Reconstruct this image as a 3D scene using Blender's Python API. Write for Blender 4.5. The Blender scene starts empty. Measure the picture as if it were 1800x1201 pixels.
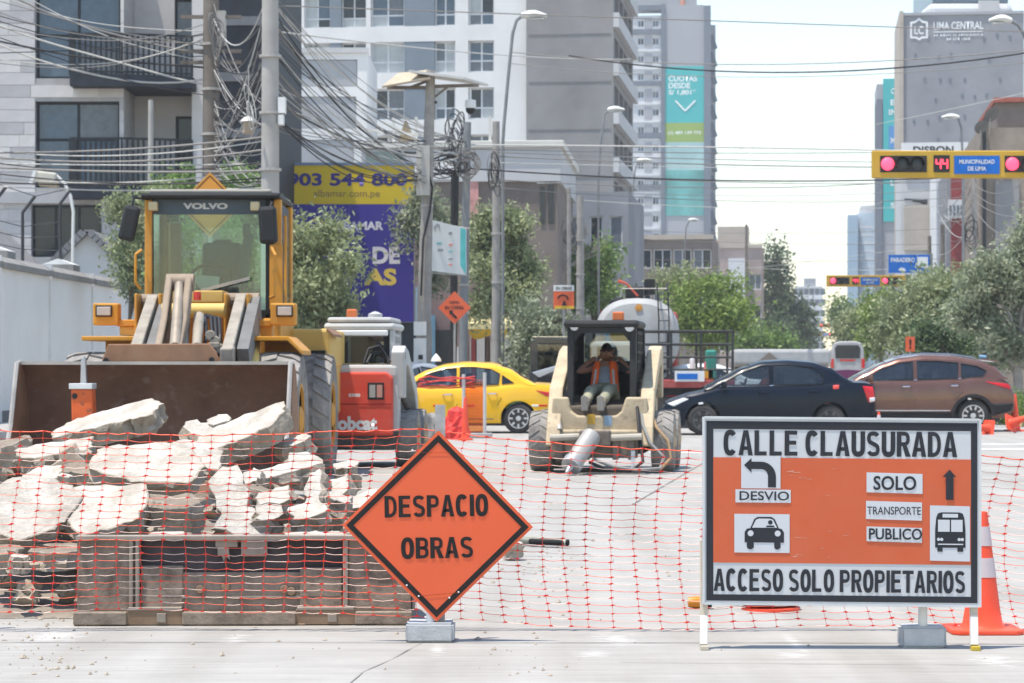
import bpy, bmesh, math, random
import numpy as np
from mathutils import Vector, Matrix, Euler, noise as mnoise
R = math.radians
rnd = random.Random(7)
SC = bpy.context.scene
COL = SC.collection

# ---------------------------------------------------------------- camera
# level telephoto view from 1.35 m above the street; +Y runs away from the camera
F, YH, HC, CX = 4250.0, 648.0, 1.35, 900.0       # focal length, eye level and centre in photo pixels
cam_d = bpy.data.cameras.new('camera')
cam_d.sensor_width = 36.0
cam_d.lens = 36.0 * F / 1800.0
cam_d.shift_y = (YH - 600.5) / 1800.0
cam_d.clip_start = 0.5
cam_d.clip_end = 6000.0
cam_d.dof.use_dof = True
cam_d.dof.focus_distance = 12.2
cam_d.dof.aperture_fstop = 9.0
cam = bpy.data.objects.new('camera', cam_d)
cam.location = (0, 0, HC)
cam.rotation_euler = (R(90), 0, 0)
COL.objects.link(cam)
SC.camera = cam

# ---------------------------------------------------------------- sky and sun (high midday sun, a little from the left)
SUN_DIR = Vector((-0.22, -0.13, 0.967)).normalized()       # towards the sun
sun_el = math.asin(SUN_DIR.z)
sun_az = math.atan2(SUN_DIR.x, SUN_DIR.y)
world = bpy.data.worlds.new('World')
SC.world = world
world.use_nodes = True
wn = world.node_tree.nodes
wl = world.node_tree.links
sky_n = wn.new('ShaderNodeTexSky')
sky_n.sky_type = 'NISHITA'
sky_n.sun_disc = False
sky_n.sun_elevation = sun_el
sky_n.sun_rotation = sun_az
sky_n.altitude = 0
sky_n.air_density = 1.3
sky_n.dust_density = 0.15
sky_n.ozone_density = 0.0
bg = wn.get('Background') or wn.new('ShaderNodeBackground')
bg.inputs['Strength'].default_value = 0.13
wl.new(sky_n.outputs[0], bg.inputs['Color'])
outw = wn.get('World Output') or wn.new('ShaderNodeOutputWorld')
wl.new(bg.outputs[0], outw.inputs['Surface'])
sun_l = bpy.data.lights.new('sun', 'SUN')
sun_l.energy = 3.7
sun_l.angle = R(0.53)
sun_l.color = (1.0, 0.935, 0.835)
sun = bpy.data.objects.new('sun', sun_l)
sun.location = (-20, -12, 90)
sun.rotation_euler = SUN_DIR.to_track_quat('Z', 'Y').to_euler()
COL.objects.link(sun)

SC.view_settings.view_transform = 'Standard'
SC.view_settings.look = 'None'
SC.view_settings.gamma = 1.0
SC.view_settings.use_curve_mapping = False
SC.view_settings.exposure = 0.88
SC.render.engine = 'CYCLES'
SC.cycles.use_denoising = True
SC.cycles.max_bounces = 6
SC.cycles.diffuse_bounces = 3
SC.cycles.glossy_bounces = 3
SC.cycles.transmission_bounces = 4
SC.cycles.transparent_max_bounces = 10
SC.cycles.volume_bounces = 0
SC.cycles.caustics_reflective = False
SC.cycles.caustics_refractive = False

def PX(px, D): return (px - CX) * D / F
def PZ(py, D): return HC + (YH - py) * D / F
def P(px, py, D): return Vector((PX(px, D), D, PZ(py, D)))
def GD(py): return F * HC / (py - YH)              # distance of a ground point seen at that height
# ---------------------------------------------------------------- mesh helpers
class MB:
    def __init__(s):
        s.v = []; s.f = []; s.m = []
    def add(s, vs, fs, m=0):
        b = len(s.v)
        s.v.extend([tuple(p) for p in vs])
        for f in fs:
            s.f.append(tuple(b + i for i in f)); s.m.append(m)
        return s
    def box(s, x0, x1, y0, y1, z0, z1, m=0):
        v = [(x0,y0,z0),(x1,y0,z0),(x1,y1,z0),(x0,y1,z0),(x0,y0,z1),(x1,y0,z1),(x1,y1,z1),(x0,y1,z1)]
        return s.add(v, [(0,3,2,1),(4,5,6,7),(0,1,5,4),(1,2,6,5),(2,3,7,6),(3,0,4,7)], m)
    def obox(s, c, size, rot=(0,0,0), m=0):
        Mx = Matrix.Translation(Vector(c)) @ Euler(rot).to_matrix().to_4x4()
        a, b, d = size[0]/2, size[1]/2, size[2]/2
        v = [(-a,-b,-d),(a,-b,-d),(a,b,-d),(-a,b,-d),(-a,-b,d),(a,-b,d),(a,b,d),(-a,b,d)]
        return s.add([Mx @ Vector(p) for p in v], [(0,3,2,1),(4,5,6,7),(0,1,5,4),(1,2,6,5),(2,3,7,6),(3,0,4,7)], m)
    def beam(s, p0, p1, w, h, m=0, up=(0,0,1)):
        p0 = Vector(p0); p1 = Vector(p1); d = (p1-p0).normalized()
        u = Vector(up); x = d.cross(u)
        if x.length < 1e-4: x = d.cross(Vector((1,0,0)))
        x.normalize(); u = x.cross(d).normalized()
        v = []
        for p in (p0, p1):
            for a, b in ((-1,-1),(1,-1),(1,1),(-1,1)):
                v.append(p + x*(a*w/2) + u*(b*h/2))
        return s.add(v, [(0,1,2,3),(7,6,5,4),(0,4,5,1),(1,5,6,2),(2,6,7,3),(3,7,4,0)], m)
    def cyl(s, p0, p1, r0, r1=None, n=12, m=0, cap=True):
        r1 = r0 if r1 is None else r1
        return s.tube([p0, p1], [r0, r1], n, m, cap)
    def tube(s, pts, r, n=6, m=0, cap=True):
        pts = [Vector(p) for p in pts]
        k = len(pts)
        rs = r if isinstance(r, (list, tuple)) else [r]*k
        b = len(s.v)
        d0 = (pts[1]-pts[0]).normalized()
        ref = Vector((0,0,1)) if abs(d0.z) < .9 else Vector((1,0,0))
        x = d0.cross(ref).normalized()
        for i, p in enumerate(pts):
            if i == 0: d = pts[1]-pts[0]
            elif i == k-1: d = pts[-1]-pts[-2]
            else: d = (pts[i+1]-pts[i]).normalized() + (pts[i]-pts[i-1]).normalized()
            d.normalize()
            x = (x - d*x.dot(d))
            if x.length < 1e-5: x = d.orthogonal()
            x.normalize(); y = d.cross(x)
            for j in range(n):
                a = 2*math.pi*j/n
                s.v.append(tuple(p + (x*math.cos(a) + y*math.sin(a))*rs[i]))
        for i in range(k-1):
            for j in range(n):
                j2 = (j+1) % n
                s.f.append((b+i*n+j, b+i*n+j2, b+(i+1)*n+j2, b+(i+1)*n+j)); s.m.append(m)
        if cap:
            s.f.append(tuple(b+j for j in range(n))[::-1]); s.m.append(m)
            s.f.append(tuple(b+(k-1)*n+j for j in range(n))); s.m.append(m)
        return s
    def prism(s, pts, plane, a, b, m=0):
        """closed 2-D outline extruded from a to b along the axis the plane leaves out"""
        def c(p, t):
            return {'xz': (p[0], t, p[1]), 'yz': (t, p[0], p[1]), 'xy': (p[0], p[1], t)}[plane]
        n = len(pts)
        vs = [c(p, a) for p in pts] + [c(p, b) for p in pts]
        fs = [tuple(range(n)), tuple(range(2*n-1, n-1, -1))]
        fs += [(i, (i+1) % n, n+(i+1) % n, n+i) for i in range(n)]
        return s.add(vs, fs, m)
    def poly(s, pts, m=0):
        return s.add(pts, [tuple(range(len(pts)))], m)
    def lathe(s, prof, c=(0,0,0), axis='z', n=20, m=0):
        b = len(s.v); c = Vector(c)
        for r, h in prof:
            for j in range(n):
                a = 2*math.pi*j/n
                u, w = r*math.cos(a), r*math.sin(a)
                p = {'z': (u, w, h), 'x': (h, u, w), 'y': (u, h, w)}[axis]
                s.v.append(tuple(c + Vector(p)))
        for i in range(len(prof)-1):
            for j in range(n):
                j2 = (j+1) % n
                s.f.append((b+i*n+j, b+i*n+j2, b+(i+1)*n+j2, b+(i+1)*n+j)); s.m.append(m)
        for i in (0, len(prof)-1):
            if prof[i][0] > 1e-4:
                s.f.append(tuple(b+i*n+j for j in range(n))); s.m.append(m)
        return s
    def grid(s, rows, m=0, close=False):
        """rows of equal length joined into quads"""
        b = len(s.v); k = len(rows[0])
        for r in rows: s.v.extend([tuple(p) for p in r])
        for i in range(len(rows)-1):
            for j in range(k if close else k-1):
                j2 = (j+1) % k
                s.f.append((b+i*k+j, b+i*k+j2, b+(i+1)*k+j2, b+(i+1)*k+j)); s.m.append(m)
        return s
    def build(s, name, mats, parent=None, bevel=0, smooth=False, loc=None, rot=None, seg=2, fix=True):
        me = mesh_from(s.v, s.f, name, mats, s.m, smooth, fix)
        o = bpy.data.objects.new(name, me)
        COL.objects.link(o)
        if parent is not None: o.parent = parent
        if loc is not None: o.location = loc
        if rot is not None: o.rotation_euler = rot
        if bevel:
            bv = o.modifiers.new('bevel', 'BEVEL'); bv.width = bevel; bv.segments = seg
            bv.limit_method = 'ANGLE'; bv.angle_limit = R(32)
        return o

def mesh_from(v, f, name, mats, mi=None, smooth=False, fix=True):
    me = bpy.data.meshes.new(name)
    me.from_pydata(v, [], f)
    if not isinstance(mats, (list, tuple)): mats = [mats]
    for m in mats: me.materials.append(m)
    if mi and len(mats) > 1: me.polygons.foreach_set('material_index', mi)
    if fix:
        bm = bmesh.new(); bm.from_mesh(me)
        bmesh.ops.recalc_face_normals(bm, faces=bm.faces)
        bm.to_mesh(me); bm.free()
    if smooth:
        me.polygons.foreach_set('use_smooth', [True]*len(me.polygons))
        me.set_sharp_from_angle(angle=R(smooth if smooth is not True else 38))
    me.update()
    return me

def link(name, me, parent=None, loc=(0,0,0), rot=(0,0,0), scale=None):
    o = bpy.data.objects.new(name, me); COL.objects.link(o)
    o.location = loc; o.rotation_euler = rot
    if scale: o.scale = scale
    if parent is not None: o.parent = parent
    return o

def tag(o, label=None, cat=None, group=None, kind=None):
    if label: o['label'] = label
    if cat: o['category'] = cat
    if group: o['group'] = group
    if kind: o['kind'] = kind
    return o

def thing(name, label, cat, loc=(0,0,0), rz=0.0, group=None):
    o = bpy.data.objects.new(name, None); COL.objects.link(o)
    o.empty_display_size = 0.2
    o.location = loc; o.rotation_euler = (0,0,rz)
    return tag(o, label, cat, group)

def dup(root, loc, rz=0.0, label=None, group=None, scale=None):
    r = root.copy(); COL.objects.link(r)
    r.location = loc; r.rotation_euler = (0,0,rz)
    if scale: r.scale = (scale,)*3
    if label: r['label'] = label
    if group: r['group'] = group
    for ch in list(root.children):
        c = ch.copy(); COL.objects.link(c); c.parent = r
        for g in list(ch.children):
            d = g.copy(); COL.objects.link(d); d.parent = c
    return r

# ---------------------------------------------------------------- materials
MATS = {}
def M(name, col=(.5,.5,.5), rough=.6, metal=0.0, var=.12, scale=3.0, bump=0.0, bscale=40.0, dust=0.0,
      dustcol=(.45,.41,.35), dscale=2.5, coat=0.0, spec=.22, speck=0.0, sscale=60.0, speckcol=(.12,.11,.10)):
    """procedural paint, metal, stone... with large mottling, optional dust patches, specks and relief"""
    if name in MATS: return MATS[name]
    m = bpy.data.materials.new(name); m.use_nodes = True
    nt = m.node_tree; N = nt.nodes; L = nt.links
    b = N['Principled BSDF']
    b.inputs['Roughness'].default_value = rough
    b.inputs['Metallic'].default_value = metal
    b.inputs['Coat Weight'].default_value = coat
    b.inputs['Specular IOR Level'].default_value = spec
    tc = N.new('ShaderNodeTexCoord')
    n1 = N.new('ShaderNodeTexNoise'); n1.inputs['Scale'].default_value = scale
    n1.inputs['Detail'].default_value = 6; n1.inputs['Roughness'].default_value = .62
    L.new(tc.outputs['Object'], n1.inputs['Vector'])
    r1 = N.new('ShaderNodeValToRGB')
    r1.color_ramp.elements[0].position = .3; r1.color_ramp.elements[1].position = .7
    r1.color_ramp.elements[0].color = tuple(max(0, c*(1-var)) for c in col) + (1,)
    r1.color_ramp.elements[1].color = tuple(min(1, c*(1+var)) for c in col) + (1,)
    L.new(n1.outputs['Fac'], r1.inputs['Fac'])
    out = r1.outputs['Color']
    def mixc(fac, a, colr):
        mx = N.new('ShaderNodeMix'); mx.data_type = 'RGBA'
        L.new(fac, mx.inputs[0]); L.new(a, mx.inputs[6]); mx.inputs[7].default_value = tuple(colr) + (1,)
        return mx.outputs[2]
    if speck:
        vn = N.new('ShaderNodeTexNoise'); vn.inputs['Scale'].default_value = sscale
        vn.inputs['Detail'].default_value = 3
        L.new(tc.outputs['Object'], vn.inputs['Vector'])
        rr = N.new('ShaderNodeValToRGB')
        rr.color_ramp.elements[0].position = .58; rr.color_ramp.elements[1].position = .7
        rr.color_ramp.elements[0].color = (0,0,0,1); rr.color_ramp.elements[1].color = (speck,)*3 + (1,)
        L.new(vn.outputs['Fac'], rr.inputs['Fac'])
        out = mixc(rr.outputs['Color'], out, speckcol)
    if dust:
        dn = N.new('ShaderNodeTexNoise'); dn.inputs['Scale'].default_value = dscale
        dn.inputs['Detail'].default_value = 8; dn.inputs['Roughness'].default_value = .7
        mp = N.new('ShaderNodeMapping'); mp.inputs['Location'].default_value = (3.7, 1.3, 8.1)
        L.new(tc.outputs['Object'], mp.inputs['Vector']); L.new(mp.outputs['Vector'], dn.inputs['Vector'])
        rr = N.new('ShaderNodeValToRGB')
        rr.color_ramp.elements[0].position = .40; rr.color_ramp.elements[1].position = .72
        rr.color_ramp.elements[0].color = (dust*.15,)*3 + (1,); rr.color_ramp.elements[1].color = (dust,)*3 + (1,)
        L.new(dn.outputs['Fac'], rr.inputs['Fac'])
        out = mixc(rr.outputs['Color'], out, dustcol)
        ra = N.new('ShaderNodeMapRange'); ra.inputs['To Min'].default_value = rough
        ra.inputs['To Max'].default_value = min(1, rough + .45*dust)
        L.new(rr.outputs['Color'], ra.inputs['Value']); L.new(ra.outputs['Result'], b.inputs['Roughness'])
    L.new(out, b.inputs['Base Color'])
    if bump:
        bn = N.new('ShaderNodeTexNoise'); bn.inputs['Scale'].default_value = bscale
        bn.inputs['Detail'].default_value = 5; bn.inputs['Roughness'].default_value = .65
        L.new(tc.outputs['Object'], bn.inputs['Vector'])
        bp = N.new('ShaderNodeBump'); bp.inputs['Strength'].default_value = bump
        bp.inputs['Distance'].default_value = .02
        L.new(bn.outputs['Fac'], bp.inputs['Height']); L.new(bp.outputs['Normal'], b.inputs['Normal'])
    MATS[name] = m
    return m

def glass(name, tint=(.35,.42,.42), refl=.08, rough=.02):
    """thin pane: tinted see-through with a mirror share that grows at grazing angles"""
    if name in MATS: return MATS[name]
    m = bpy.data.materials.new(name); m.use_nodes = True
    nt = m.node_tree; N = nt.nodes; L = nt.links
    N.remove(N['Principled BSDF'])
    t = N.new('ShaderNodeBsdfTransparent'); t.inputs['Color'].default_value = tuple(tint) + (1,)
    g = N.new('ShaderNodeBsdfGlossy'); g.inputs['Roughness'].default_value = rough
    fr = N.new('ShaderNodeFresnel'); fr.inputs['IOR'].default_value = 1.5
    ad = N.new('ShaderNodeMath'); ad.operation = 'ADD'; ad.inputs[1].default_value = refl
    L.new(fr.outputs[0], ad.inputs[0])
    mx = N.new('ShaderNodeMixShader'); L.new(ad.outputs[0], mx.inputs[0])
    L.new(t.outputs[0], mx.inputs[1]); L.new(g.outputs[0], mx.inputs[2])
    L.new(mx.outputs[0], N['Material Output'].inputs['Surface'])
    MATS[name] = m
    return m

def emit(name, col, strength):
    if name in MATS: return MATS[name]
    m = M(name, col, .4)
    b = m.node_tree.nodes['Principled BSDF']
    b.inputs['Emission Color'].default_value = tuple(col) + (1,)
    b.inputs['Emission Strength'].default_value = strength
    return m

def leafmat(name, c0, c1, c2, trans=.35):
    if name in MATS: return MATS[name]
    m = bpy.data.materials.new(name); m.use_nodes = True
    nt = m.node_tree; N = nt.nodes; L = nt.links
    b = N['Principled BSDF']; b.inputs['Roughness'].default_value = .55
    b.inputs['Specular IOR Level'].default_value = .35
    ge = N.new('ShaderNodeNewGeometry')
    r = N.new('ShaderNodeValToRGB')
    r.color_ramp.elements[0].color = tuple(c0)+(1,); r.color_ramp.elements[1].color = tuple(c2)+(1,)
    e = r.color_ramp.elements.new(.5); e.color = tuple(c1)+(1,)
    tc = N.new('ShaderNodeTexCoord'); nz = N.new('ShaderNodeTexNoise'); nz.inputs['Scale'].default_value = 1.6; nz.inputs['Detail'].default_value = 3
    L.new(tc.outputs['Object'], nz.inputs['Vector'])
    mr = N.new('ShaderNodeMapRange'); mr.inputs['From Min'].default_value = .33; mr.inputs['From Max'].default_value = .68
    mr.inputs['To Min'].default_value = -.42; mr.inputs['To Max'].default_value = .42; L.new(nz.outputs['Fac'], mr.inputs['Value'])
    ha = N.new('ShaderNodeMapRange'); ha.inputs['To Min'].default_value = .2; ha.inputs['To Max'].default_value = .8; L.new(ge.outputs['Random Per Island'], ha.inputs['Value'])
    su = N.new('ShaderNodeMath'); L.new(ha.outputs[0], su.inputs[0]); L.new(mr.outputs[0], su.inputs[1]); L.new(su.outputs[0], r.inputs['Fac'])
    L.new(r.outputs['Color'], b.inputs['Base Color'])
    tr = N.new('ShaderNodeBsdfTranslucent'); L.new(r.outputs['Color'], tr.inputs['Color'])
    mx = N.new('ShaderNodeMixShader'); mx.inputs[0].default_value = trans
    L.new(b.outputs[0], mx.inputs[1]); L.new(tr.outputs[0], mx.inputs[2])
    L.new(mx.outputs[0], N['Material Output'].inputs['Surface'])
    MATS[name] = m
    return m

# ---------------------------------------------------------------- lettering: real letter shapes, facing -Y
def letters(text, w, h, mat, parent, loc, bold=.0, rot=(0,0,0), name='lettering', depth=.002, spacing=1.0):
    cu = bpy.data.curves.new('lettering', 'FONT')
    cu.body = text; cu.size = 1.0; cu.offset = bold; cu.resolution_u = 4
    cu.align_x = 'CENTER'; cu.space_character = spacing
    if '\n' in text: cu.space_line = .95
    ob = bpy.data.objects.new('lettering_source', cu); COL.objects.link(ob)
    bpy.context.view_layer.update()
    dg = bpy.context.evaluated_depsgraph_get()
    me = bpy.data.meshes.new_from_object(ob.evaluated_get(dg))
    bpy.data.objects.remove(ob); bpy.data.curves.remove(cu)
    n = len(me.vertices)
    co = np.empty(n*3); me.vertices.foreach_get('co', co); co = co.reshape(-1,3)
    lo = co.min(0); hi = co.max(0); sz = hi-lo; ce = (lo+hi)/2
    sx = w/sz[0]; sy = h/sz[1] if h else sx
    out = np.zeros_like(co)
    out[:,0] = (co[:,0]-ce[0])*sx
    out[:,2] = (co[:,1]-ce[1])*sy
    out[:,1] = -depth
    me.vertices.foreach_set('co', out.ravel())
    me.materials.clear(); me.materials.append(mat); me.update()
    o = bpy.data.objects.new(name, me); COL.objects.link(o)
    o.parent = parent; o.location = loc; o.rotation_euler = rot
    return o

# heavy condensed sign capitals drawn as strokes of even weight (height 1)
def heavy_glyph(ch, t=.215):
    w = .64; out = []; h = t/2
    def rib(pts, k=t):
        P_ = [Vector(p) for p in pts]; L_, R_ = [], []
        for i, p in enumerate(P_):
            d = (P_[min(i+1, len(P_)-1)]-P_[max(i-1, 0)]).normalized(); n = Vector((-d.y, d.x))
            L_.append(p+n*k/2); R_.append(p-n*k/2)
        for i in range(len(P_)-1): out.append([L_[i], L_[i+1], R_[i+1], R_[i]])
    def arc(cx, cy, rx, ry, a0, a1, n=14):
        q = []
        for i in range(n+1):
            a = R(a0+(a1-a0)*i/n); c, s = math.cos(a), math.sin(a)
            q.append((cx+rx*math.copysign(abs(c)**.8, c), cy+ry*math.copysign(abs(s)**.8, s)))
        return q
    bar = lambda x=h: out.append([(x-h,0),(x+h,0),(x+h,1),(x-h,1)])
    hb = lambda y, x0=t, x1=w-.04: out.append([(x0,y-.08),(x1,y-.08),(x1,y+.08),(x0,y+.08)])
    if ch in 'OC':
        rib(arc(w/2, .5, w/2-h, .5-.085, *( (0,360) if ch == 'O' else (42,318) ), n=30))
    elif ch == 'D': bar(); rib([(t,.92)] + arc(t, .5, w-t-h, .42, 90, -90, 18) + [(t,.08)], .165)
    elif ch == 'U': rib([(h,1)] + arc(w/2, .33, w/2-h, .245, 180, 360, 16) + [(w-h,1)])
    elif ch == 'S': rib(arc(w/2, .725, w/2-h+.005, .19, 25, 250, 14)[:-1] + arc(w/2, .275, w/2-h+.005, .19, 75, -160, 14)[1:], .17)
    elif ch in 'PRB':
        bar(); rib([(t,.92)] + arc(w*.5, .71, w*.5-h, .21, 90, -90, 12) + [(t,.50)], .16)
        if ch == 'B': rib([(t,.50)] + arc(w*.5, .29, w*.5-h+.02, .21, 90, -90, 12) + [(t,.08)], .16)
        if ch == 'R': out.append([(w*.42,.44),(w*.42+t*.95,.44),(w+.03,0),(w-t*1.0,0)])
    elif ch == 'E': bar(); hb(.92, t, w-.05); hb(.52, t, w-.09); hb(.08, t, w-.03)
    elif ch == 'L': bar(); hb(.08, t, w-.06)
    elif ch == 'I': bar(); w = t
    elif ch == 'T': out.append([(w/2-h,0),(w/2+h,0),(w/2+h,.84),(w/2-h,.84)]); hb(.92, -.02, w+.02)
    elif ch == 'A':
        w = .68; m = w/2
        out.append([(0,0),(t*1.0,0),(m,.76),(m-t*.52,1),(m-t*.52,1)][:4]); out.append([(w,0),(m+t*.52,1),(m,.76),(w-t,0)]); out.append([(m-t*.52,1),(m,.76),(m+t*.52,1)])
        out.append([(m-.19,.21),(m+.19,.21),(m+.145,.36),(m-.145,.36)])
    return out, w
def heavy_letters(text, w, h, mat, parent, loc, rot=(0,0,0), gap=.075, space=.27):
    x = 0; polys = []
    for ch in text:
        if ch == ' ': x += space; continue
        g, adv = heavy_glyph(ch)
        polys += [[(p[0]+x, p[1]) for p in q] for q in g]; x += adv+gap
    tot = x-gap; mb = MB()
    for i, q in enumerate(polys): mb.poly([((p[0]/tot-.5)*w, -.0003*(i % 3), (p[1]-.5)*h) for p in q])
    o = mb.build('lettering', mat, parent, loc=loc, rot=rot, fix=False); o['kind'] = 'stuff'
    return o

# ---------------------------------------------------------------- stock materials
concrete = M('concrete', (.36,.35,.34), .9, var=.14, scale=1.2, bump=.25, bscale=12)
concrete_pole = M('concrete_pole', (.30,.28,.26), .9, var=.2, scale=3, bump=.2, bscale=20)
white_paint = M('white_paint', (.72,.72,.72), .5, var=.05, scale=4, dust=.25)
black_paint = M('black_paint', (.015,.016,.018), .5, var=.2, spec=.3)
black_rubber = M('black_rubber', (.03,.03,.03), .8, var=.3, scale=6, dust=.35, dustcol=(.25,.23,.2))
tyre_dusty = M('tyre_dusty', (.13,.122,.115), .85, var=.3, scale=5, bump=.2, bscale=25, dust=.9, dustcol=(.42,.39,.36), dscale=2.2)
tyre_car = M('tyre_car', (.022,.022,.024), .75, var=.2, dust=.12)
steel = M('steel', (.42,.42,.43), .4, .8, var=.15)
steel_dusty = M('steel_dusty', (.40,.38,.36), .6, .4, var=.2, dust=.4)
cable_black = M('cable_black', (.03,.03,.033), .6, var=.1)
cable_grey = M('cable_grey', (.20,.19,.18), .6, var=.1)
cable_light = M('cable_light', (.45,.44,.42), .6, var=.1)
dark_interior = M('dark_interior', (.018,.018,.02), .8, var=.2)
chrome = M('chrome', (.7,.7,.72), .15, 1.0, var=.03)
sign_orange = M('sign_orange', (.70,.12,.045), .45, var=.05, scale=5, dust=.08)
cone_orange = M('cone_orange', (.85,.075,.03), .5, var=.08, dust=.12)
# ---------------------------------------------------------------- the street
STREET = math.atan2(530.0, F)                      # the street runs 7 degrees to the right of the view
SD = Vector((math.sin(STREET), math.cos(STREET), 0)); SX = Vector((math.cos(STREET), -math.sin(STREET), 0))

def road_material():
    m = M('road_concrete', (.345,.331,.31), .9, var=.10, scale=.9, bump=.12, bscale=30, speck=.25, sscale=9, speckcol=(.30,.29,.275))
    nt = m.node_tree; N = nt.nodes; L = nt.links
    b = N['Principled BSDF']
    src = b.inputs['Base Color'].links[0].from_socket
    tc = [n for n in N if n.type == 'TEX_COORD'][0]
    # long brush-like streaks across the street and broad worn patches
    mp = N.new('ShaderNodeMapping'); mp.inputs['Scale'].default_value = (.6, 9.0, 1)
    n2 = N.new('ShaderNodeTexNoise'); n2.inputs['Scale'].default_value = 1.5; n2.inputs['Detail'].default_value = 7
    n2.inputs['Roughness'].default_value = .7
    L.new(tc.outputs['Object'], mp.inputs['Vector']); L.new(mp.outputs['Vector'], n2.inputs['Vector'])
    r2 = N.new('ShaderNodeValToRGB')
    r2.color_ramp.elements[0].position = .35; r2.color_ramp.elements[0].color = (.88,.875,.865,1)
    r2.color_ramp.elements[1].position = .68; r2.color_ramp.elements[1].color = (1.08,1.08,1.08,1)
    L.new(n2.outputs['Fac'], r2.inputs['Fac'])
    mx = N.new('ShaderNodeMix'); mx.data_type = 'RGBA'; mx.blend_type = 'MULTIPLY'; mx.inputs[0].default_value = 1
    mpt = N.new('ShaderNodeMapping'); mpt.inputs['Scale'].default_value = (2.6, .16, 1); mpt.inputs['Rotation'].default_value = (0, 0, .12)
    n6 = N.new('ShaderNodeTexNoise'); n6.inputs['Scale'].default_value = 1.0; n6.inputs['Detail'].default_value = 5
    L.new(tc.outputs['Object'], mpt.inputs['Vector']); L.new(mpt.outputs['Vector'], n6.inputs['Vector'])
    r6 = N.new('ShaderNodeValToRGB'); r6.color_ramp.elements[0].position = .36; r6.color_ramp.elements[0].color = (.89,.88,.865,1)
    r6.color_ramp.elements[1].position = .56; r6.color_ramp.elements[1].color = (1,1,1,1); L.new(n6.outputs['Fac'], r6.inputs['Fac'])
    m6 = N.new('ShaderNodeMix'); m6.data_type = 'RGBA'; m6.blend_type = 'MULTIPLY'; m6.inputs[0].default_value = 1
    L.new(src, m6.inputs[6]); L.new(r6.outputs['Color'], m6.inputs[7])
    L.new(m6.outputs[2], mx.inputs[6]); L.new(r2.outputs['Color'], mx.inputs[7])
    out = mx.outputs[2]
    # plaster dust dragged over the concrete: pale scuffs with ragged shapes
    n3 = N.new('ShaderNodeTexNoise'); n3.inputs['Scale'].default_value = 9.0; n3.inputs['Detail'].default_value = 8
    n3.inputs['Roughness'].default_value = .75
    mp3 = N.new('ShaderNodeMapping'); mp3.inputs['Scale'].default_value = (.7, 2.2, 1)
    L.new(tc.outputs['Object'], mp3.inputs['Vector']); L.new(mp3.outputs['Vector'], n3.inputs['Vector'])
    total = None
    for px, py, wpx, hpx in [(1085,1122,70,26),(1040,1150,50,12),(1400,1134,24,34),(1390,1152,56,10),(1745,1160,70,22),(95,1118,100,26),(415,1122,40,16),(770,1142,26,18)]:
        D = GD(py); dy = (GD(py-hpx)-GD(py+hpx))/2
        v = N.new('ShaderNodeMapping'); v.vector_type = 'TEXTURE'
        v.inputs['Location'].default_value = (PX(px, D), D, 0); v.inputs['Scale'].default_value = (wpx*D/F, dy, 1)
        L.new(tc.outputs['Object'], v.inputs['Vector'])
        ln = N.new('ShaderNodeVectorMath'); ln.operation = 'LENGTH'; L.new(v.outputs['Vector'], ln.inputs[0])
        mr = N.new('ShaderNodeMapRange'); mr.inputs['From Min'].default_value = 1.0; mr.inputs['From Max'].default_value = 0.0
        L.new(ln.outputs['Value'], mr.inputs['Value'])
        if total is None: total = mr.outputs[0]
        else:
            mm = N.new('ShaderNodeMath'); mm.operation = 'MAXIMUM'; L.new(total, mm.inputs[0]); L.new(mr.outputs[0], mm.inputs[1]); total = mm.outputs[0]
    ad = N.new('ShaderNodeMath'); ad.operation = 'MULTIPLY_ADD'; L.new(n3.outputs['Fac'], ad.inputs[0]); ad.inputs[1].default_value = 4.0; L.new(total, ad.inputs[2])
    m4 = N.new('ShaderNodeMapRange'); m4.inputs['From Min'].default_value = 2.45; m4.inputs['From Max'].default_value = 3.2; m4.inputs['To Max'].default_value = .55
    L.new(ad.outputs[0], m4.inputs['Value'])
    # only inside the scuffs
    mu = N.new('ShaderNodeMath'); mu.operation = 'MULTIPLY'; L.new(m4.outputs[0], mu.inputs[0])
    sm = N.new('ShaderNodeMapRange'); sm.inputs['From Max'].default_value = .35; L.new(total, sm.inputs['Value']); L.new(sm.outputs[0], mu.inputs[1])
    m5 = N.new('ShaderNodeMix'); m5.data_type = 'RGBA'; L.new(mu.outputs[0], m5.inputs[0]); L.new(out, m5.inputs[6]); m5.inputs[7].default_value = (.58,.575,.56,1)
    L.new(m5.outputs[2], b.inputs['Base Color'])
    return m
road_mat = road_material()
joint_mat = M('road_joint', (.15,.14,.13), .95, var=.4, scale=8)
paint_mat = M('road_paint', (.66,.65,.63), .8, var=.12, scale=3, dust=.35, dustcol=(.45,.44,.42))
pave_mat = M('pavement', (.33,.32,.31), .9, var=.15, scale=1.5, bump=.2, bscale=15)
kerb_yellow = M('kerb_yellow', (.62,.47,.16), .8, var=.2, scale=2, dust=.5)

road = MB().poly([(-900,-40,0),(900,-40,0),(900,1900,0),(-900,1900,0)]).build('road', road_mat, fix=False)
tag(road, kind='structure')

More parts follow.
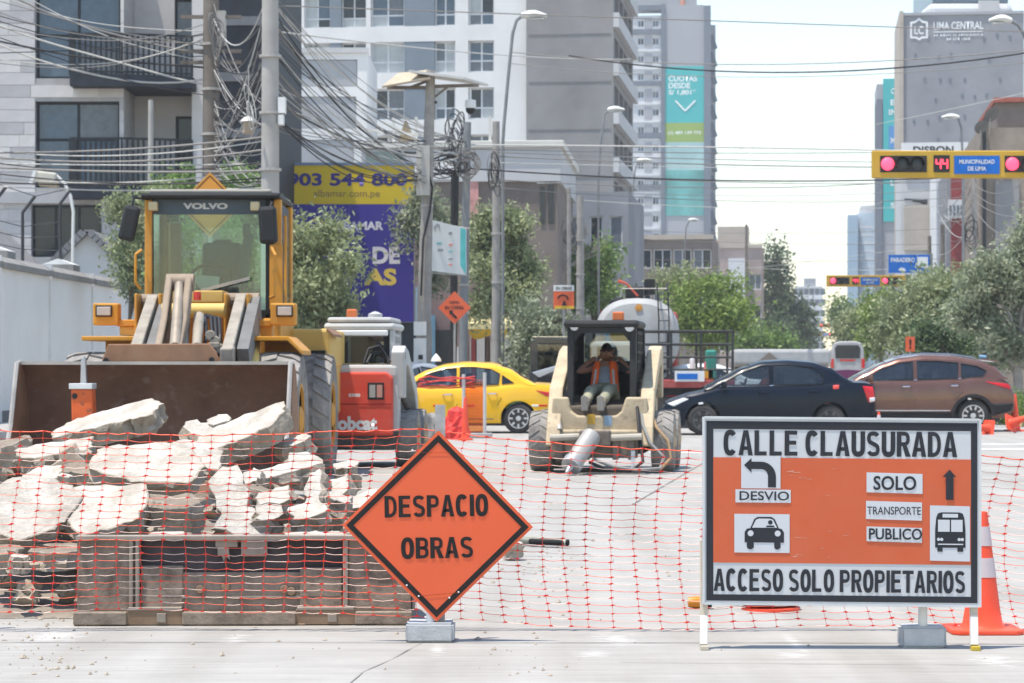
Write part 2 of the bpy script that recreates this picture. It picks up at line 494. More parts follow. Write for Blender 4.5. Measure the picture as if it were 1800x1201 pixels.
def strip(name, pts, w, z, mat, wob=.25, seed=1, parent=None):
    """thin flat line on the ground with uneven width"""
    rg = random.Random(seed); rows = []
    P_ = [Vector(p) for p in pts]; path = []
    for a, b in zip(P_[:-1], P_[1:]):
        k = max(2, int((b-a).length/.12))
        k = min(k, 160)
        for i in range(k): path.append(a.lerp(b, i/k))
    path.append(P_[-1])
    mb = MB(); rows = []
    for i, p in enumerate(path):
        d = (path[min(i+1, len(path)-1)] - path[max(i-1, 0)]); d.z = 0; d.normalize()
        nrm = Vector((-d.y, d.x, 0)); ww = w*(1 + wob*rg.uniform(-1, 1))/2
        off = nrm*(w*wob*rg.uniform(-.6, .6))
        rows.append([(p+off+nrm*ww).to_tuple()[:2] + (z,), (p+off-nrm*ww).to_tuple()[:2] + (z,)])
    mb.grid(rows)
    return mb.build(name, mat, parent, fix=False)

strip('road_joint', [(-9,11.86,0),(-2,11.9,0),(1.4,11.88,0),(5.2,11.66,0)], .013, .004, joint_mat, .5, 3, road)
strip('road_joint', [(-14,17.6,0),(9,17.2,0)], .014, .004, joint_mat, .5, 4, road)
strip('road_joint', [(-16,24.2,0),(13,23.6,0)], .016, .004, joint_mat, .5, 5, road)
strip('road_joint', [(-4,31.5,0),(14,30.6,0)], .02, .004, joint_mat, .5, 6, road)
strip('road_joint', [(1.2,24.0,0),(4.4,46,0)], .02, .004, joint_mat, .5, 8, road)
strip('road_crack', [(-.44,11.92,0),(-.50,11.55,0),(-.56,11.2,0),(-.66,10.75,0),(-.70,10.3,0),(-.8,9.6,0)], .005, .004, M('road_hairline', (.22,.21,.20), .95), .7, 9, road)
strip('road_crack', [(.5,11.1,0),(1.4,11.04,0),(2.6,10.98,0),(4,10.9,0)], .005, .004, M('road_scratch', (.30,.29,.28), .95), .7, 10, road)

# worn crossing stripes and lane marks at the junction
for i, (x0, x1, y0, y1) in enumerate([(6.0,11.0,40.2,40.7),(6.4,11.4,43.0,43.4),(2.2,5.2,38.6,39.0),(9.2,13.5,36.2,36.7)]):
    mb = MB().poly([(x0,y0,.004),(x1,y0-.3,.004),(x1,y1-.3,.004),(x0,y1,.004)])
    mb.build('road_marking', paint_mat, road, fix=False)

# pavements with kerbs beyond the junction and along the left wall
def pavement(name, corners, kerb_edges, z=.13, mat=pave_mat, kmat=kerb_yellow):
    mb = MB().prism([(c[0], c[1]) for c in corners], 'xy', -.05, z)
    o = mb.build(name, mat, bevel=.02); tag(o, kind='structure')
    for a, b in kerb_edges:
        a = Vector((a[0], a[1], .08)); b = Vector((b[0], b[1], .08))
        MB().beam(a, b, .16, .17).build('kerb', kmat, o, bevel=.02)
    return o
LK = Vector((-2.6, 62, 0)); RK = Vector((11.9, 56, 0))
pavement('pavement_left', [LK, LK+SD*520, LK+SD*520-SX*40, LK-SX*40], [(LK, LK+SD*90), (LK, LK-SX*20)])
pavement('pavement_right', [RK, RK+SX*40, RK+SX*40+SD*520, RK+SD*520], [(RK, RK+SD*90), (RK, RK+SX*10)])
pavement('pavement_wall', [(-12.0,30),(-9.9,30),(-9.6,56),(-11.5,56)], [((-9.9,30),(-9.6,56))], kmat=concrete)
# ---------------------------------------------------------------- buildings
def wall_with_holes(mb, O, U, Nn, W, H, holes, depth, m=0, mr=None):
    """flat wall from O along U (W wide, H high) with rectangular recesses; Nn points outwards"""
    O = Vector(O); U = Vector(U); Nn = Vector(Nn); Z = Vector((0,0,1))
    us = sorted({0.0, W, *[h[0] for h in holes], *[h[1] for h in holes]})
    vs = sorted({0.0, H, *[h[2] for h in holes], *[h[3] for h in holes]})
    us = [u for u in us if 0 <= u <= W]; vs = [v for v in vs if 0 <= v <= H]
    pt = lambda u, v, d=0: O + U*u + Z*v - Nn*d
    for i in range(len(us)-1):
        for j in range(len(vs)-1):
            cu, cv = (us[i]+us[i+1])/2, (vs[j]+vs[j+1])/2
            if any(h[0] < cu < h[1] and h[2] < cv < h[3] for h in holes): continue
            mb.poly([pt(us[i],vs[j]), pt(us[i+1],vs[j]), pt(us[i+1],vs[j+1]), pt(us[i],vs[j+1])], m)
    mr = m if mr is None else mr
    for a, b, c, d in holes:
        q = [(a,c),(b,c),(b,d),(a,d)]
        for k in range(4):
            p0, p1 = q[k], q[(k+1) % 4]
            mb.poly([pt(*p0), pt(*p1), pt(*p1, depth), pt(*p0, depth)], mr)
        mb.poly([pt(a,c,depth+.02), pt(b,c,depth+.02), pt(b,d,depth+.02), pt(a,d,depth+.02)], mr)
    return mb

WIN = {}
def window(root, O, U, Nn, rect, depth, fmat, pmats, cols=2, rows=1, fw=.05, name='window', split=None):
    """frame with mullions and one pane per light, set back in its opening"""
    a, b, c, d = rect; W, H = b-a, d-c
    key = (round(W,2), round(H,2), cols, rows, fmat.name, split)
    U = Vector(U); Nn = Vector(Nn)
    ang = math.atan2(U.y, U.x)
    loc = Vector(O) + U*a + Vector((0,0,c)) - Nn*(depth-.06)
    ys = [H*j/rows for j in range(rows+1)] if split is None else [0, H*split, H]
    xs = [W*i/cols for i in range(cols+1)]
    if key not in WIN:
        mb = MB()
        for x in xs:
            mb.box(min(max(x-fw/2,0),W-fw), min(max(x-fw/2,0),W-fw)+fw, 0, .05, 0, H)
        for y in ys:
            z = min(max(y-fw/2,0),H-fw); mb.box(0, W, .004, .046, z, z+fw)
        WIN[key] = (mesh_from(mb.v, mb.f, 'window_frame', fmat), {})
    fme, panes = WIN[key]
    fo = link(name, fme, root, loc, (0,0,ang))
    for i in range(len(xs)-1):
        for j in range(len(ys)-1):
            pm = pmats[rnd.randrange(len(pmats))]
            kk = (i, j, pm.name)
            if kk not in panes:
                mb = MB().box(xs[i]+fw*.4, xs[i+1]-fw*.4, .018, .026, ys[j]+fw*.4, ys[j+1]-fw*.4)
                panes[kk] = mesh_from(mb.v, mb.f, 'pane', pm)
            link('pane', panes[kk], fo)
    return fo

def shell(mb, W, Dp, H, skip=(), m=0, z0=0.0):
    """the box sides and roof other than those in skip"""
    q = {'front': [(0,0,z0),(W,0,z0),(W,0,H),(0,0,H)], 'right': [(W,0,z0),(W,Dp,z0),(W,Dp,H),(W,0,H)],
         'back': [(W,Dp,z0),(0,Dp,z0),(0,Dp,H),(W,Dp,H)], 'left': [(0,Dp,z0),(0,0,z0),(0,0,H),(0,Dp,H)],
         'roof': [(0,0,H),(W,0,H),(W,Dp,H),(0,Dp,H)]}
    for k, p in q.items():
        if k not in skip: mb.poly(p, m)
    return mb

pane_blue = M('pane_blue', (.07,.105,.15), .15, var=.15, spec=.5)
pane_dark = M('pane_dark', (.02,.026,.034), .15, var=.2, spec=.4)
pane_curtain = M('pane_curtain', (.38,.41,.42), .3, var=.15, scale=1.5, spec=.6)
pane_grey = M('pane_grey', (.12,.14,.165), .2, var=.2, spec=.4)
frame_black = M('frame_black', (.02,.024,.03), .5)
frame_white = M('frame_white', (.62,.63,.65), .5)
wall_white = M('wall_white', (.68,.675,.67), .85, var=.08, scale=.35, dust=.2, dustcol=(.42,.41,.40), dscale=.25)
wall_light = M('wall_light', (.50,.50,.51), .85, var=.08, scale=.4, dust=.2)
wall_conc = M('wall_concrete', (.235,.23,.23), .9, var=.22, scale=.25, dust=.35, dustcol=(.32,.31,.31), dscale=.12, bump=.2, bscale=2)
wall_grey = M('wall_grey', (.27,.275,.295), .9, var=.2, scale=.18, dust=.5, dustcol=(.19,.19,.205), dscale=.22)
wall_bluegrey = M('wall_bluegrey', (.17,.205,.245), .7, var=.1, scale=.5)
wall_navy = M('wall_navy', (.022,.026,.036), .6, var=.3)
wall_brown = M('wall_brown', (.19,.155,.135), .9, var=.25, scale=.5, dust=.4, dustcol=(.25,.22,.20), dscale=.5)
wall_tan = M('wall_tan', (.40,.35,.30), .9, var=.15, scale=.5, dust=.3)
wall_pink = M('wall_pink', (.36,.28,.26), .9, var=.15, scale=.4, dust=.3)

def brick_material(name, c1, c2, mortar, scale, bw=.5, rh=.25, ms=.02, bias=0):
    m = M(name, c1, .85, var=.1, scale=.6, bump=.1, bscale=8)
    nt = m.node_tree; N = nt.nodes; L = nt.links
    b = N['Principled BSDF']; tc = [n for n in N if n.type == 'TEX_COORD'][0]
    sp = N.new('ShaderNodeSeparateXYZ'); L.new(tc.outputs['Object'], sp.inputs[0])
    ad = N.new('ShaderNodeMath'); L.new(sp.outputs[0], ad.inputs[0]); L.new(sp.outputs[1], ad.inputs[1])
    cb = N.new('ShaderNodeCombineXYZ'); L.new(ad.outputs[0], cb.inputs[0]); L.new(sp.outputs[2], cb.inputs[1])
    bt = N.new('ShaderNodeTexBrick'); L.new(cb.outputs[0], bt.inputs['Vector'])
    bt.inputs['Scale'].default_value = scale; bt.inputs['Brick Width'].default_value = bw
    bt.inputs['Row Height'].default_value = rh; bt.inputs['Mortar Size'].default_value = ms
    bt.inputs['Bias'].default_value = bias
    bt.inputs['Color1'].default_value = tuple(c1)+(1,); bt.inputs['Color2'].default_value = tuple(c2)+(1,)
    bt.inputs['Mortar'].default_value = tuple(mortar)+(1,)
    src = b.inputs['Base Color'].links[0].from_socket
    mx = N.new('ShaderNodeMix'); mx.data_type = 'RGBA'; mx.inputs[0].default_value = .6
    L.new(src, mx.inputs[6]); L.new(bt.outputs['Color'], mx.inputs[7]); L.new(mx.outputs[2], b.inputs['Base Color'])
    return m
brick_far = brick_material('brick_far', (.24,.15,.12), (.19,.125,.10), (.22,.20,.18), 2.2)

# ---- stone-clad apartment house with black balconies, behind the wall on the left
D1 = 78.0; k1 = D1/F
def b1x(px): return (px + 160)*k1
def b1z(py): return PZ(py, D1)
stone_a = M('stone_a', (.50,.48,.48), .8, var=.10, scale=1.2)
stone_b = M('stone_b', (.40,.39,.40), .8, var=.12, scale=1.2)
stone_c = M('stone_c', (.56,.54,.53), .8, var=.10, scale=1.2)
mortar_m = M('stone_joint', (.36,.35,.35), .9)
root = thing('apartment_house', 'pale stone-clad apartment house with black balconies behind the white wall on the left', 'building', (PX(-160, D1), D1, 0))
WB1 = b1x(218); HB1 = b1z(-200)
holes = [(b1x(62), b1x(210), b1z(330), b1z(178)), (b1x(62), b1x(212), b1z(138), b1z(-22)), (b1x(55), b1x(178), b1z(452), b1z(360))]
mb = MB(); wall_with_holes(mb, (0,0,0), (1,0,0), (0,-1,0), WB1, HB1, holes, .35)
shell(mb, WB1, 12, HB1, skip=('front',))
mb.build('wall', mortar_m, root)
# cladding courses: each stone a thin slab of its own
crs = .40; rg = random.Random(11); zz = b1z(455)
smesh = {}
while zz < b1z(-30):
    x = b1x(-70) + rg.uniform(-.8, 0)
    while x < WB1 - .05:
        w = rg.choice([.55,.8,1.1,1.4]); x1 = min(x+w, WB1-.004)
        for a, b in ([(x, x1)]):
            cut = [(a, b)]
            for h in holes:
                if zz+crs > h[2] and zz < h[3]:
                    new = []
                    for p, q in cut:
                        if q <= h[0] or p >= h[1]: new.append((p, q))
                        else:
                            if p < h[0]-.03: new.append((p, h[0]))
                            if q > h[1]+.03: new.append((h[1], q))
                    cut = new
            for p, q in cut:
                if q-p < .06: continue
                m = rg.choices([stone_a, stone_b, stone_c], [5,2.2,3])[0]
                key = (round(q-p, 1), m.name)
                if key not in smesh:
                    bb = MB().box(.006, 1-.006, -.02, .01, .008, crs-.008)
                    smesh[key] = mesh_from(bb.v, bb.f, 'stone', m)
                link('stone', smesh[key], root, (p, -.002-rg.random()*.006, zz), (0,0,0), (q-p, 1, 1))
        x = x1
    zz += crs
for h, spl in ((holes[0], .56), (holes[1], .48)):
    window(root, (0,0,0), (1,0,0), (0,-1,0), h, .30, frame_black, [pane_blue, pane_blue, pane_grey], 2, 2, .09, split=spl)
window(root, (0,0,0), (1,0,0), (0,-1,0), holes[2], .30, frame_black, [pane_dark], 3, 1, .08)
# set-back wing with doors, then the dark stair tower
mb = MB(); W2 = b1x(352) - WB1
hb = [(b1x(292)-WB1, b1x(330)-WB1, b1z(330), b1z(192)), (b1x(290)-WB1, b1x(345)-WB1, b1z(135), b1z(-20))]
wall_with_holes(mb, (WB1, 2.2, 0), (1,0,0), (0,-1,0), W2, HB1, hb, .25)
mb.build('wing_wall', stone_a, root)
for h in hb: window(root, (WB1,2.2,0), (1,0,0), (0,-1,0), h, .2, frame_black, [pane_dark, pane_grey], 1, 2, .08, name='balcony_door')
xs0 = b1x(352)
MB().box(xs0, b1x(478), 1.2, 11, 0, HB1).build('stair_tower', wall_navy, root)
for py in (20, 120, 220, 300):
    MB().box(xs0-.02, b1x(470), 1.1, 1.2, b1z(py+16), b1z(py)).build('tower_ledge', M('ledge_grey', (.14,.145,.16), .7), root)
MB().box(b1x(330), b1x(352), 1.0, 2.3, 0, HB1).build('corner_pier', stone_c, root)
for py_top, py_bot, py_slab in ((65, 135, 156), (247, 330, 352)):
    slab = [(b1x(130), -.75), (b1x(225), -.75), (b1x(338), -.1), (b1x(338), 2.2), (WB1+.02, 2.2), (WB1+.02, -.03), (b1x(130), -.03)]
    MB().prism(slab, 'xy', b1z(py_slab), b1z(py_bot)).build('balcony_slab', wall_navy, root)
    rail = MB(); rail2 = MB()
    rail.beam((b1x(130),-.7,b1z(py_top)), (b1x(225),-.7,b1z(py_top)), .06, .07)
    rail.beam((b1x(225),-.7,b1z(py_top)), (b1x(338),-.05,b1z(py_top)), .06, .07)
    rail2.beam((b1x(130),-.7,b1z(py_bot-4)), (b1x(225),-.7,b1z(py_bot-4)), .06, .06)
    rail2.beam((b1x(225),-.7,b1z(py_bot-4)), (b1x(338),-.05,b1z(py_bot-4)), .06, .06)
    ro = rail.build('balcony_rail', frame_black, root); rail2.build('bottom_rail', frame_black, root)
    hgt = b1z(py_top) - b1z(py_bot)
    bb = MB().box(-.035, .035, -.025, .025, 0, hgt); bme = mesh_from(bb.v, bb.f, 'baluster', frame_black)
    for i in range(24):
        t = i/23.0; px = 130 + t*208
        y = -.7 if px < 225 else -.7 + (px-225)/113*.65
        link('baluster', bme, ro, (b1x(px), y, b1z(py_bot)))
MB().box(b1x(130), b1x(142), -.74, -.62, b1z(330), b1z(245)).build('rail_post', frame_black, root)
MB().box(b1x(128), b1x(140), -.74, -.62, b1z(137), b1z(60)).build('rail_post', frame_black, root)
MB().box(b1x(-60), b1x(218), -.16, -.03, b1z(358), b1z(338)).build('string_course', stone_b, root)

# ---- small white gabled house over the wall
D = 74.0
root = thing('gabled_house', 'small white gabled house with grey tiled verge behind the wall', 'house', (PX(155, D), D, 0))
k = D/F; hw = 66*k
zr, ze = PZ(408, D), PZ(470, D)
MB().prism([(-hw,0),(hw,0),(hw,ze),(0,zr),(-hw,ze)], 'xz', 0, 6).build('wall', wall_white, root)
roof_m = M('roof_slate', (.16,.165,.18), .8, var=.2, scale=3, dust=.3)
for sgn in (-1, 1):
    MB().beam((sgn*hw*1.12, 3, ze-.14), (0, 3, zr+.02), 6.4, .14, up=(0,0,1)).build('roof_slope', roof_m, root)
    for i in range(9):
        t = i/9
        MB().obox((sgn*hw*(1.1-t*1.08), -.24, ze-.06+(zr-ze+.12)*t), (.22,.14,.16), (0, sgn*-.7, 0)).build('verge_tile', roof_m, root)
root = thing('gabled_house', 'white gable end at the left picture edge behind the wall', 'house', (PX(-46, 70), 70, 0))
MB().prism([(-1.3,0),(1.3,0),(1.3,PZ(470,70)),(0,PZ(398,70)),(-1.3,PZ(470,70))], 'xz', 0, 4).build('wall', wall_white, root)
MB().beam((1.4,2,PZ(474,70)), (0,2,PZ(397,70)+.05), 4.3, .12).build('roof_slope', roof_m, root)
MB().beam((-1.4,2,PZ(474,70)), (0,2,PZ(397,70)+.05), 4.3, .12).build('roof_slope', roof_m, root)

# ---- white street wall with grey copings and pillars, left
Wd = Vector((.0235, 1, 0)).normalized(); W0 = Vector((-12.07, 57, 0))
root = thing('street_wall', 'long white rendered street wall with grey sloped copings along the left pavement', 'wall', W0 - Wd*28, -math.atan2(Wd.x, Wd.y))
wall_r = M('wall_render', (.80,.79,.785), .85, var=.05, scale=.5, dust=.3, dustcol=(.5,.48,.46), dscale=.5)
MB().box(-.22, 0, 0, 44.5, 0, 3.72).build('wall', wall_r, root)
MB().box(.0, .03, 0, 44.5, 0, .35).build('plinth', M('plinth_grey', (.20,.19,.19), .9), root)
cop = M('coping_grey', (.23,.225,.225), .85, var=.15, scale=2, dust=.3)
y = 0.2
while y < 44:
    MB().prism([(-.34,3.72),(.12,3.72),(.12,3.86),(-.11,4.02),(-.34,3.86)], 'xz', y, y+5.35).build('coping', cop, root, bevel=.01)
    MB().box(-.28, .06, y-.16, y+.0, 0, 4.02).build('joint_pier', wall_r, root)
    y += 5.55
for yy in (29.5, 37.3):
    c = MB().box(-.95, -.25, yy, yy+.7, 3.0, 4.02); c.build('pillar', wall_r, root)
    MB().box(-1.05, -.15, yy-.08, yy+.78, 4.02, 4.20).build('pillar_cap', cop, root, bevel=.02)
    MB().prism([(-1.05,4.2),(-.15,4.2),(-.6,4.36)], 'xz', yy-.08, yy+.78).build('pillar_cap', wall_r, root)
wire_m = M('fence_wire', (.05,.05,.055), .5)
posts = []
for i, yy in enumerate((27.6, 29.8, 33.0, 37.6)):
    zt = 5.35 if i != 3 else 5.9
    pt = [(-.6,yy,3.9),(-.6,yy,zt),(-.28,yy,zt+.42)]
    MB().tube(pt, .045, 6).build('barbed_wire_post', wire_m, root); posts.append(pt)
for j in range(4):
    a = []
    for pt in posts:
        b, t = Vector(pt[0]), Vector(pt[1]); q = b.lerp(t, .35+.2*j) if j < 3 else Vector(pt[2])
        a.append(q)
    MB().tube(a, .012, 4).build('barbed_wire', wire_m, root)

# ---- tall white apartment block and the bare concrete block beside it
D2 = 150.0; s2 = D2/F
rotb = -STREET
def corner(px, D): return Vector((PX(px, D), D, 0))
U2 = SX.copy()
def bpx(px, left_px): return (px-left_px)*s2/math.cos(STREET)
def bz(py, D=D2): return PZ(py, D)
Wc = bpx(1078, 925); cR = corner(1078, D2); cL = cR - U2*Wc
root = thing('concrete_block', 'bare grey concrete apartment block with ribbed window bands on its street side', 'building', cL, rotb)
Hc = bz(-190); Dc = 16.5
mb = MB(); holes = []
fl = 85*s2
for r in range(9):
    v0 = bz(372 + 85*1) - 0 + fl*(r-1)
    for c in range(4):
        u0 = 1.0 + c*3.75
        if v0 > 1.5 and v0 + fl*.66 < Hc-.3: holes.append((u0, u0+3.15, v0, v0+fl*.66))
shell(mb, Wc, Dc, Hc, skip=('right',))
wall_with_holes(mb, (Wc,0,0), (0,1,0), (1,0,0), Dc, Hc, holes, .45)
mb.build('wall', wall_conc, root)
for h in holes: window(root, (Wc,0,0), (0,1,0), (1,0,0), h, .42, frame_white, [pane_dark, pane_blue], 2, 1, .1)
for r in range(10):
    v = bz(372+85) - .55 + fl*(r-1)
    if v > 1 and v < Hc-1: MB().box(Wc+.004, Wc+.35, 0, Dc, v, v+fl*.34-.12).build('floor_band', wall_light, root)
for r in range(7):
    v = bz(60 + 84*r)
    if v > 1: MB().box(.15, Wc-.15, -.03, -.004, v, v+.06).build('pour_joint', M('pour_joint', (.19,.185,.185), .9), root)

Wa = bpx(925, 470); aL = cL - U2*Wa - SD*(-.6)
root = thing('apartment_block', 'tall white apartment block with grey-blue window panels behind the billboard', 'building', aL, rotb)
Ha = bz(-190); mb = MB(); holes = []; panels = []
for r in range(-3, 5):
    t, b = 65 + 83.5*r, 121 + 83.5*r
    if bz(b) < 2: continue
    if t < -160: continue
    for (x0, x1) in ((525,637),(645,797),(820,866)):
        holes.append((bpx(x0,470), bpx(x1,470), bz(b), bz(t)))
wall_with_holes(mb, (0,0,0), (1,0,0), (0,-1,0), Wa, Ha, holes, .5)
shell(mb, Wa, 14, Ha, skip=('front',))
mb.build('wall', wall_white, root)
for h in holes:
    w = h[1]-h[0]; O = (0,0,0); U = (1,0,0); Nn = (0,-1,0)
    pm = [pane_grey, pane_blue, pane_dark, pane_curtain]
    if w > 5:       # window, bluish panel, window
        a = h[0]+(h[1]-h[0])*.40; b = h[0]+(h[1]-h[0])*.755
        window(root, O, U, Nn, (h[0], a, h[2], h[3]), .4, frame_white, pm, 2, 2, .1, split=.37)
        window(root, O, U, Nn, (b, h[1], h[2], h[3]), .4, frame_white, pm, 2, 2, .1, split=.37)
        MB().box(a, b, .02, .42, h[2], h[3]).build('facade_panel', wall_bluegrey, root)
    elif w > 3:
        a = h[0]+w*.42; b = h[0]+w*.6
        window(root, O, U, Nn, (h[0], a, h[2], h[3]), .4, frame_white, pm, 2, 2, .08, split=.3)
        window(root, O, U, Nn, (b, h[1], h[2], h[3]), .4, frame_white, pm, 2, 2, .08, split=.3)
        MB().box(a, b, .02, .42, h[2], h[3]).build('facade_panel', wall_bluegrey, root)
    else:
        window(root, O, U, Nn, h, .4, frame_white, pm, 2, 2, .1, split=.37)

# ---- pale stepped block in front of it (grey panels), left of the solar-roofed pole
D3 = 118.0; s3 = D3/F
root = thing('stepped_block', 'pale rendered block with two grey recessed panels above the yellow billboard', 'building', corner(488, D3), 0)
W3 = (645-488)*s3; H3 = PZ(88, D3); mb = MB()
hs = [((512-488)*s3, (628-488)*s3, PZ(152,D3), PZ(105,D3)), ((508-488)*s3, (626-488)*s3, PZ(226,D3), PZ(170,D3)), ((500-488)*s3, (622-488)*s3, PZ(300,D3), PZ(246,D3))]
wall_with_holes(mb, (0,0,0), (1,0,0), (0,-1,0), W3, H3, hs, .25)
shell(mb, W3, 9, H3, skip=('front',)); mb.build('wall', wall_white, root)
for h in hs: MB().box(h[0]+.03, h[1]-.03, .05, .22, h[2]+.03, h[3]-.03).build('grey_panel', M('panel_grey', (.36,.37,.39), .85, var=.1, scale=.4), root)
MB().box(-.1, W3+.1, -.12, -.004, H3-.15, H3+.1).build('parapet_cap', wall_light, root)

# ---- low roof terrace building with cream parapet and brown brick side
D4 = 108.0; s4 = D4/F
root = thing('terrace_building', 'low building with cream roof parapet and bare brown wall behind the street trees', 'building', corner(640, D4), -STREET*.6)
W4 = (980-640)*s4; H4 = PZ(250, D4)
mb = MB(); shell(mb, W4, 14, H4-1.8); mb.build('wall', wall_brown, root)
cream = M('wall_cream', (.60,.585,.54), .8, var=.08, scale=.5)
MB().box(-.1, W4+.15, -.15, 14, H4-1.8, H4-.3).build('parapet', wall_light, root)
MB().box(-.2, W4+.3, -.3, 14.1, H4-.3, H4+.0).build('parapet_cap', cream, root, bevel=.03)
MB().box(W4*.22, W4*.47, -.2, -.16, H4-1.7, H4-.45).build('terrace_panel', wall_white, root)
MB().box(.1, W4*.2, -.2, -.16, H4-1.2, H4-.45).build('terrace_panel', M('terrace_green', (.24,.30,.26), .7), root)
for i, px in enumerate((690, 730, 860)):
    MB().box((px-640)*s4, (px-640)*s4+.12, -.1, .02, H4, H4+1.1).build('terrace_post', cream, root)
MB().beam(((640-640)*s4, .4, H4+.6), ((775-640)*s4, .2, H4+.2), .3, .1).build('terrace_beam', cream, root)
MB().beam(((672-640)*s4, .3, H4+.9), ((790-640)*s4, .1, H4-.6), .3, .12).build('terrace_beam', cream, root)
MB().prism([((693-640)*s4,H4+.1),((722-640)*s4,H4+.1),((707-640)*s4,H4+1.1)], 'xz', 1.2, 2.2).build('roof_vent', M('thatch', (.28,.22,.14), .9, var=.2), root)
h4 = [( (950-640)*s4, (958-640)*s4, PZ(395,D4), PZ(330,D4)), ((964-640)*s4, (974-640)*s4, PZ(395,D4), PZ(325,D4))]
for h in h4: MB().box(h[0], h[1], -.05, -.01, h[2], h[3]).build('window', pane_dark, root)
MB().box((945-640)*s4, W4+.1, -.12, -.06, PZ(325,D4), H4-1.85).build('facade_panel', wall_white, root)
MB().box((823-640)*s4, (842-640)*s4, -.1, -.03, PZ(390,D4), PZ(295,D4)).build('mural', M('mural_pink', (.55,.28,.26), .8, var=.5, scale=.6), root)
# ---- dark low house below, right of it
root = thing('grey_house', 'narrow grey house with vertical windows beside the bare branches', 'building', corner(985, 128), -STREET)
W5 = 3.6; H5 = PZ(338, 128); mb = MB()
hs = [(.5+1.05*i, 1.2+1.05*i, PZ(440,128)+3.0*j, PZ(440,128)+3.0*j+1.8) for i in range(3) for j in range(1)]
wall_with_holes(mb, (0,0,0), (1,0,0), (0,-1,0), W5, H5, hs, .25); shell(mb, W5, 12, H5, skip=('front',))
mb.build('wall', wall_grey, root)
for h in hs: window(root, (0,0,0), (1,0,0), (0,-1,0), h, .2, frame_white, [pane_dark, pane_grey], 1, 1, .08)
# ---- banner tower
DT = 390.0; sT = DT/F
def tz(py): return PZ(py, DT)
tower_white = M('tower_white', (.55,.56,.58), .8, var=.06, scale=.1)
tower_slate = M('tower_slate', (.155,.175,.21), .8, var=.1, scale=.1)
tower_grey = M('tower_grey', (.34,.345,.37), .8, var=.06, scale=.1)
TL = corner(1108, DT)
root = thing('banner_tower', 'tall grey and white residential tower carrying a turquoise advertising banner', 'building', TL, -STREET*.5)
def tx(px): return (px-1108)*sT
HT = tz(10)
mb = MB(); holes = []
rowp = 31.2
ys = []
for r in range(14):
    py = 36 + rowp*r
    for (a, b) in ((1121,1132),(1147,1158)):
        holes.append((tx(a), tx(b), tz(py+12), tz(py)))
wall_with_holes(mb, (0,0,0), (1,0,0), (0,-1,0), tx(1162), HT-1.6, holes, .3)
mb.poly([(0,0,HT-1.6),(tx(1162),0,HT-1.6),(tx(1162),14,HT-1.6),(0,14,HT-1.6)]); mb.poly([(0,0,0),(0,14,0),(0,14,HT-1.6),(0,0,HT-1.6)])
mb.build('wall', tower_white, root)
for h in holes: window(root, (0,0,0), (1,0,0), (0,-1,0), h, .26, frame_white, [pane_grey, pane_dark, pane_blue], 2, 1, .1)
for r in range(14):
    py = 36 + rowp*r
    MB().box(tx(1133), tx(1146), -.08, -.004, tz(py+18), tz(py-4)).build('spandrel', tower_grey, root)
    MB().box(tx(1110), tx(1160), -.2, -.004, tz(py+24), tz(py+21)).build('sill_band', frame_white, root)
for py in (10, 52, 143, 234, 325, 416):
    MB().box(tx(1108)-.1, tx(1162), -.35, -.004, tz(py+9), tz(py)).build('slate_band', tower_slate, root)
MB().box(tx(1162), tx(1169), -.5, 14, 0, tz(8)).build('slate_fin', tower_slate, root)
MB().box(tx(1169), tx(1237), -.2, 14, 0, tz(10)).build('blank_wall', tower_grey, root)
MB().box(tx(1237), tx(1249), -.6, 14, 0, tz(12)).build('slate_fin', tower_slate, root)
MB().box(tx(1249), tx(1258), 2.0, 14, 0, tz(42)).build('side_stack', tower_grey, root)
for r in range(13): MB().beam((tx(1249.5), 1.9, tz(60+31*r)), (tx(1257.5), 1.9, tz(85+31*r)), .1, .8).build('stair_flight', tower_slate, root)
MB().box(tx(1113), tx(1225), 2, 9, tz(10), tz(-10)).build('plant_room', tower_grey, root)
MB().cyl((tx(1200), 1.5, tz(10)), (tx(1200), 1.5, tz(-2)), .4, n=8).build('roof_tank', M('roof_orange', (.55,.24,.16), .8), root)
teal = M('banner_teal', (.05,.42,.42), .6, var=.06, scale=.1)
olive = M('banner_green', (.27,.38,.09), .6, var=.05, scale=.2)
bn = thing('advert_banner', 'tall turquoise and green advertising banner hanging on the grey tower', 'banner', TL, -STREET*.5)
def bpart(name, x0, x1, y0, y1, mat, d=-.32): return MB().box(tx(x0), tx(x1), d, d+.1, tz(y1), tz(y0)).build(name, mat, bn)
bpart('turquoise_field', 1168, 1240, 118, 217, teal)
bpart('green_field', 1168, 1240, 217, 251, olive)
bpart('blue_field', 1168, 1240, 251, 300, M('banner_paleblue', (.34,.52,.52), .6, var=.2, scale=.2))
bpart('picture_field', 1168, 1240, 300, 380, M('banner_picture', (.12,.36,.34), .6, var=.5, scale=.15))
wb = M('banner_white', (.75,.78,.78), .6)
for i, t in enumerate(('CUOTAS', 'DESDE', 'S/ 1,801*')):
    wpx = (50, 38, 48)[i]
    letters(t, wpx*sT, 10*sT, wb, bn, (tx(1175+wpx/2), -.33, tz(139.5+12.2*i)), .03)
letters('(1) 489 139 772', 58*sT, 7*sT, wb, bn, (tx(1203), -.33, tz(235)), .02)
ch = MB().beam((tx(1187), -.36, tz(178)), (tx(1204), -.36, tz(196)), .06, 3*sT).beam((tx(1204), -.365, tz(196)), (tx(1222), -.365, tz(178)), .06, 3*sT)
ch.build('chevron', wb, bn)

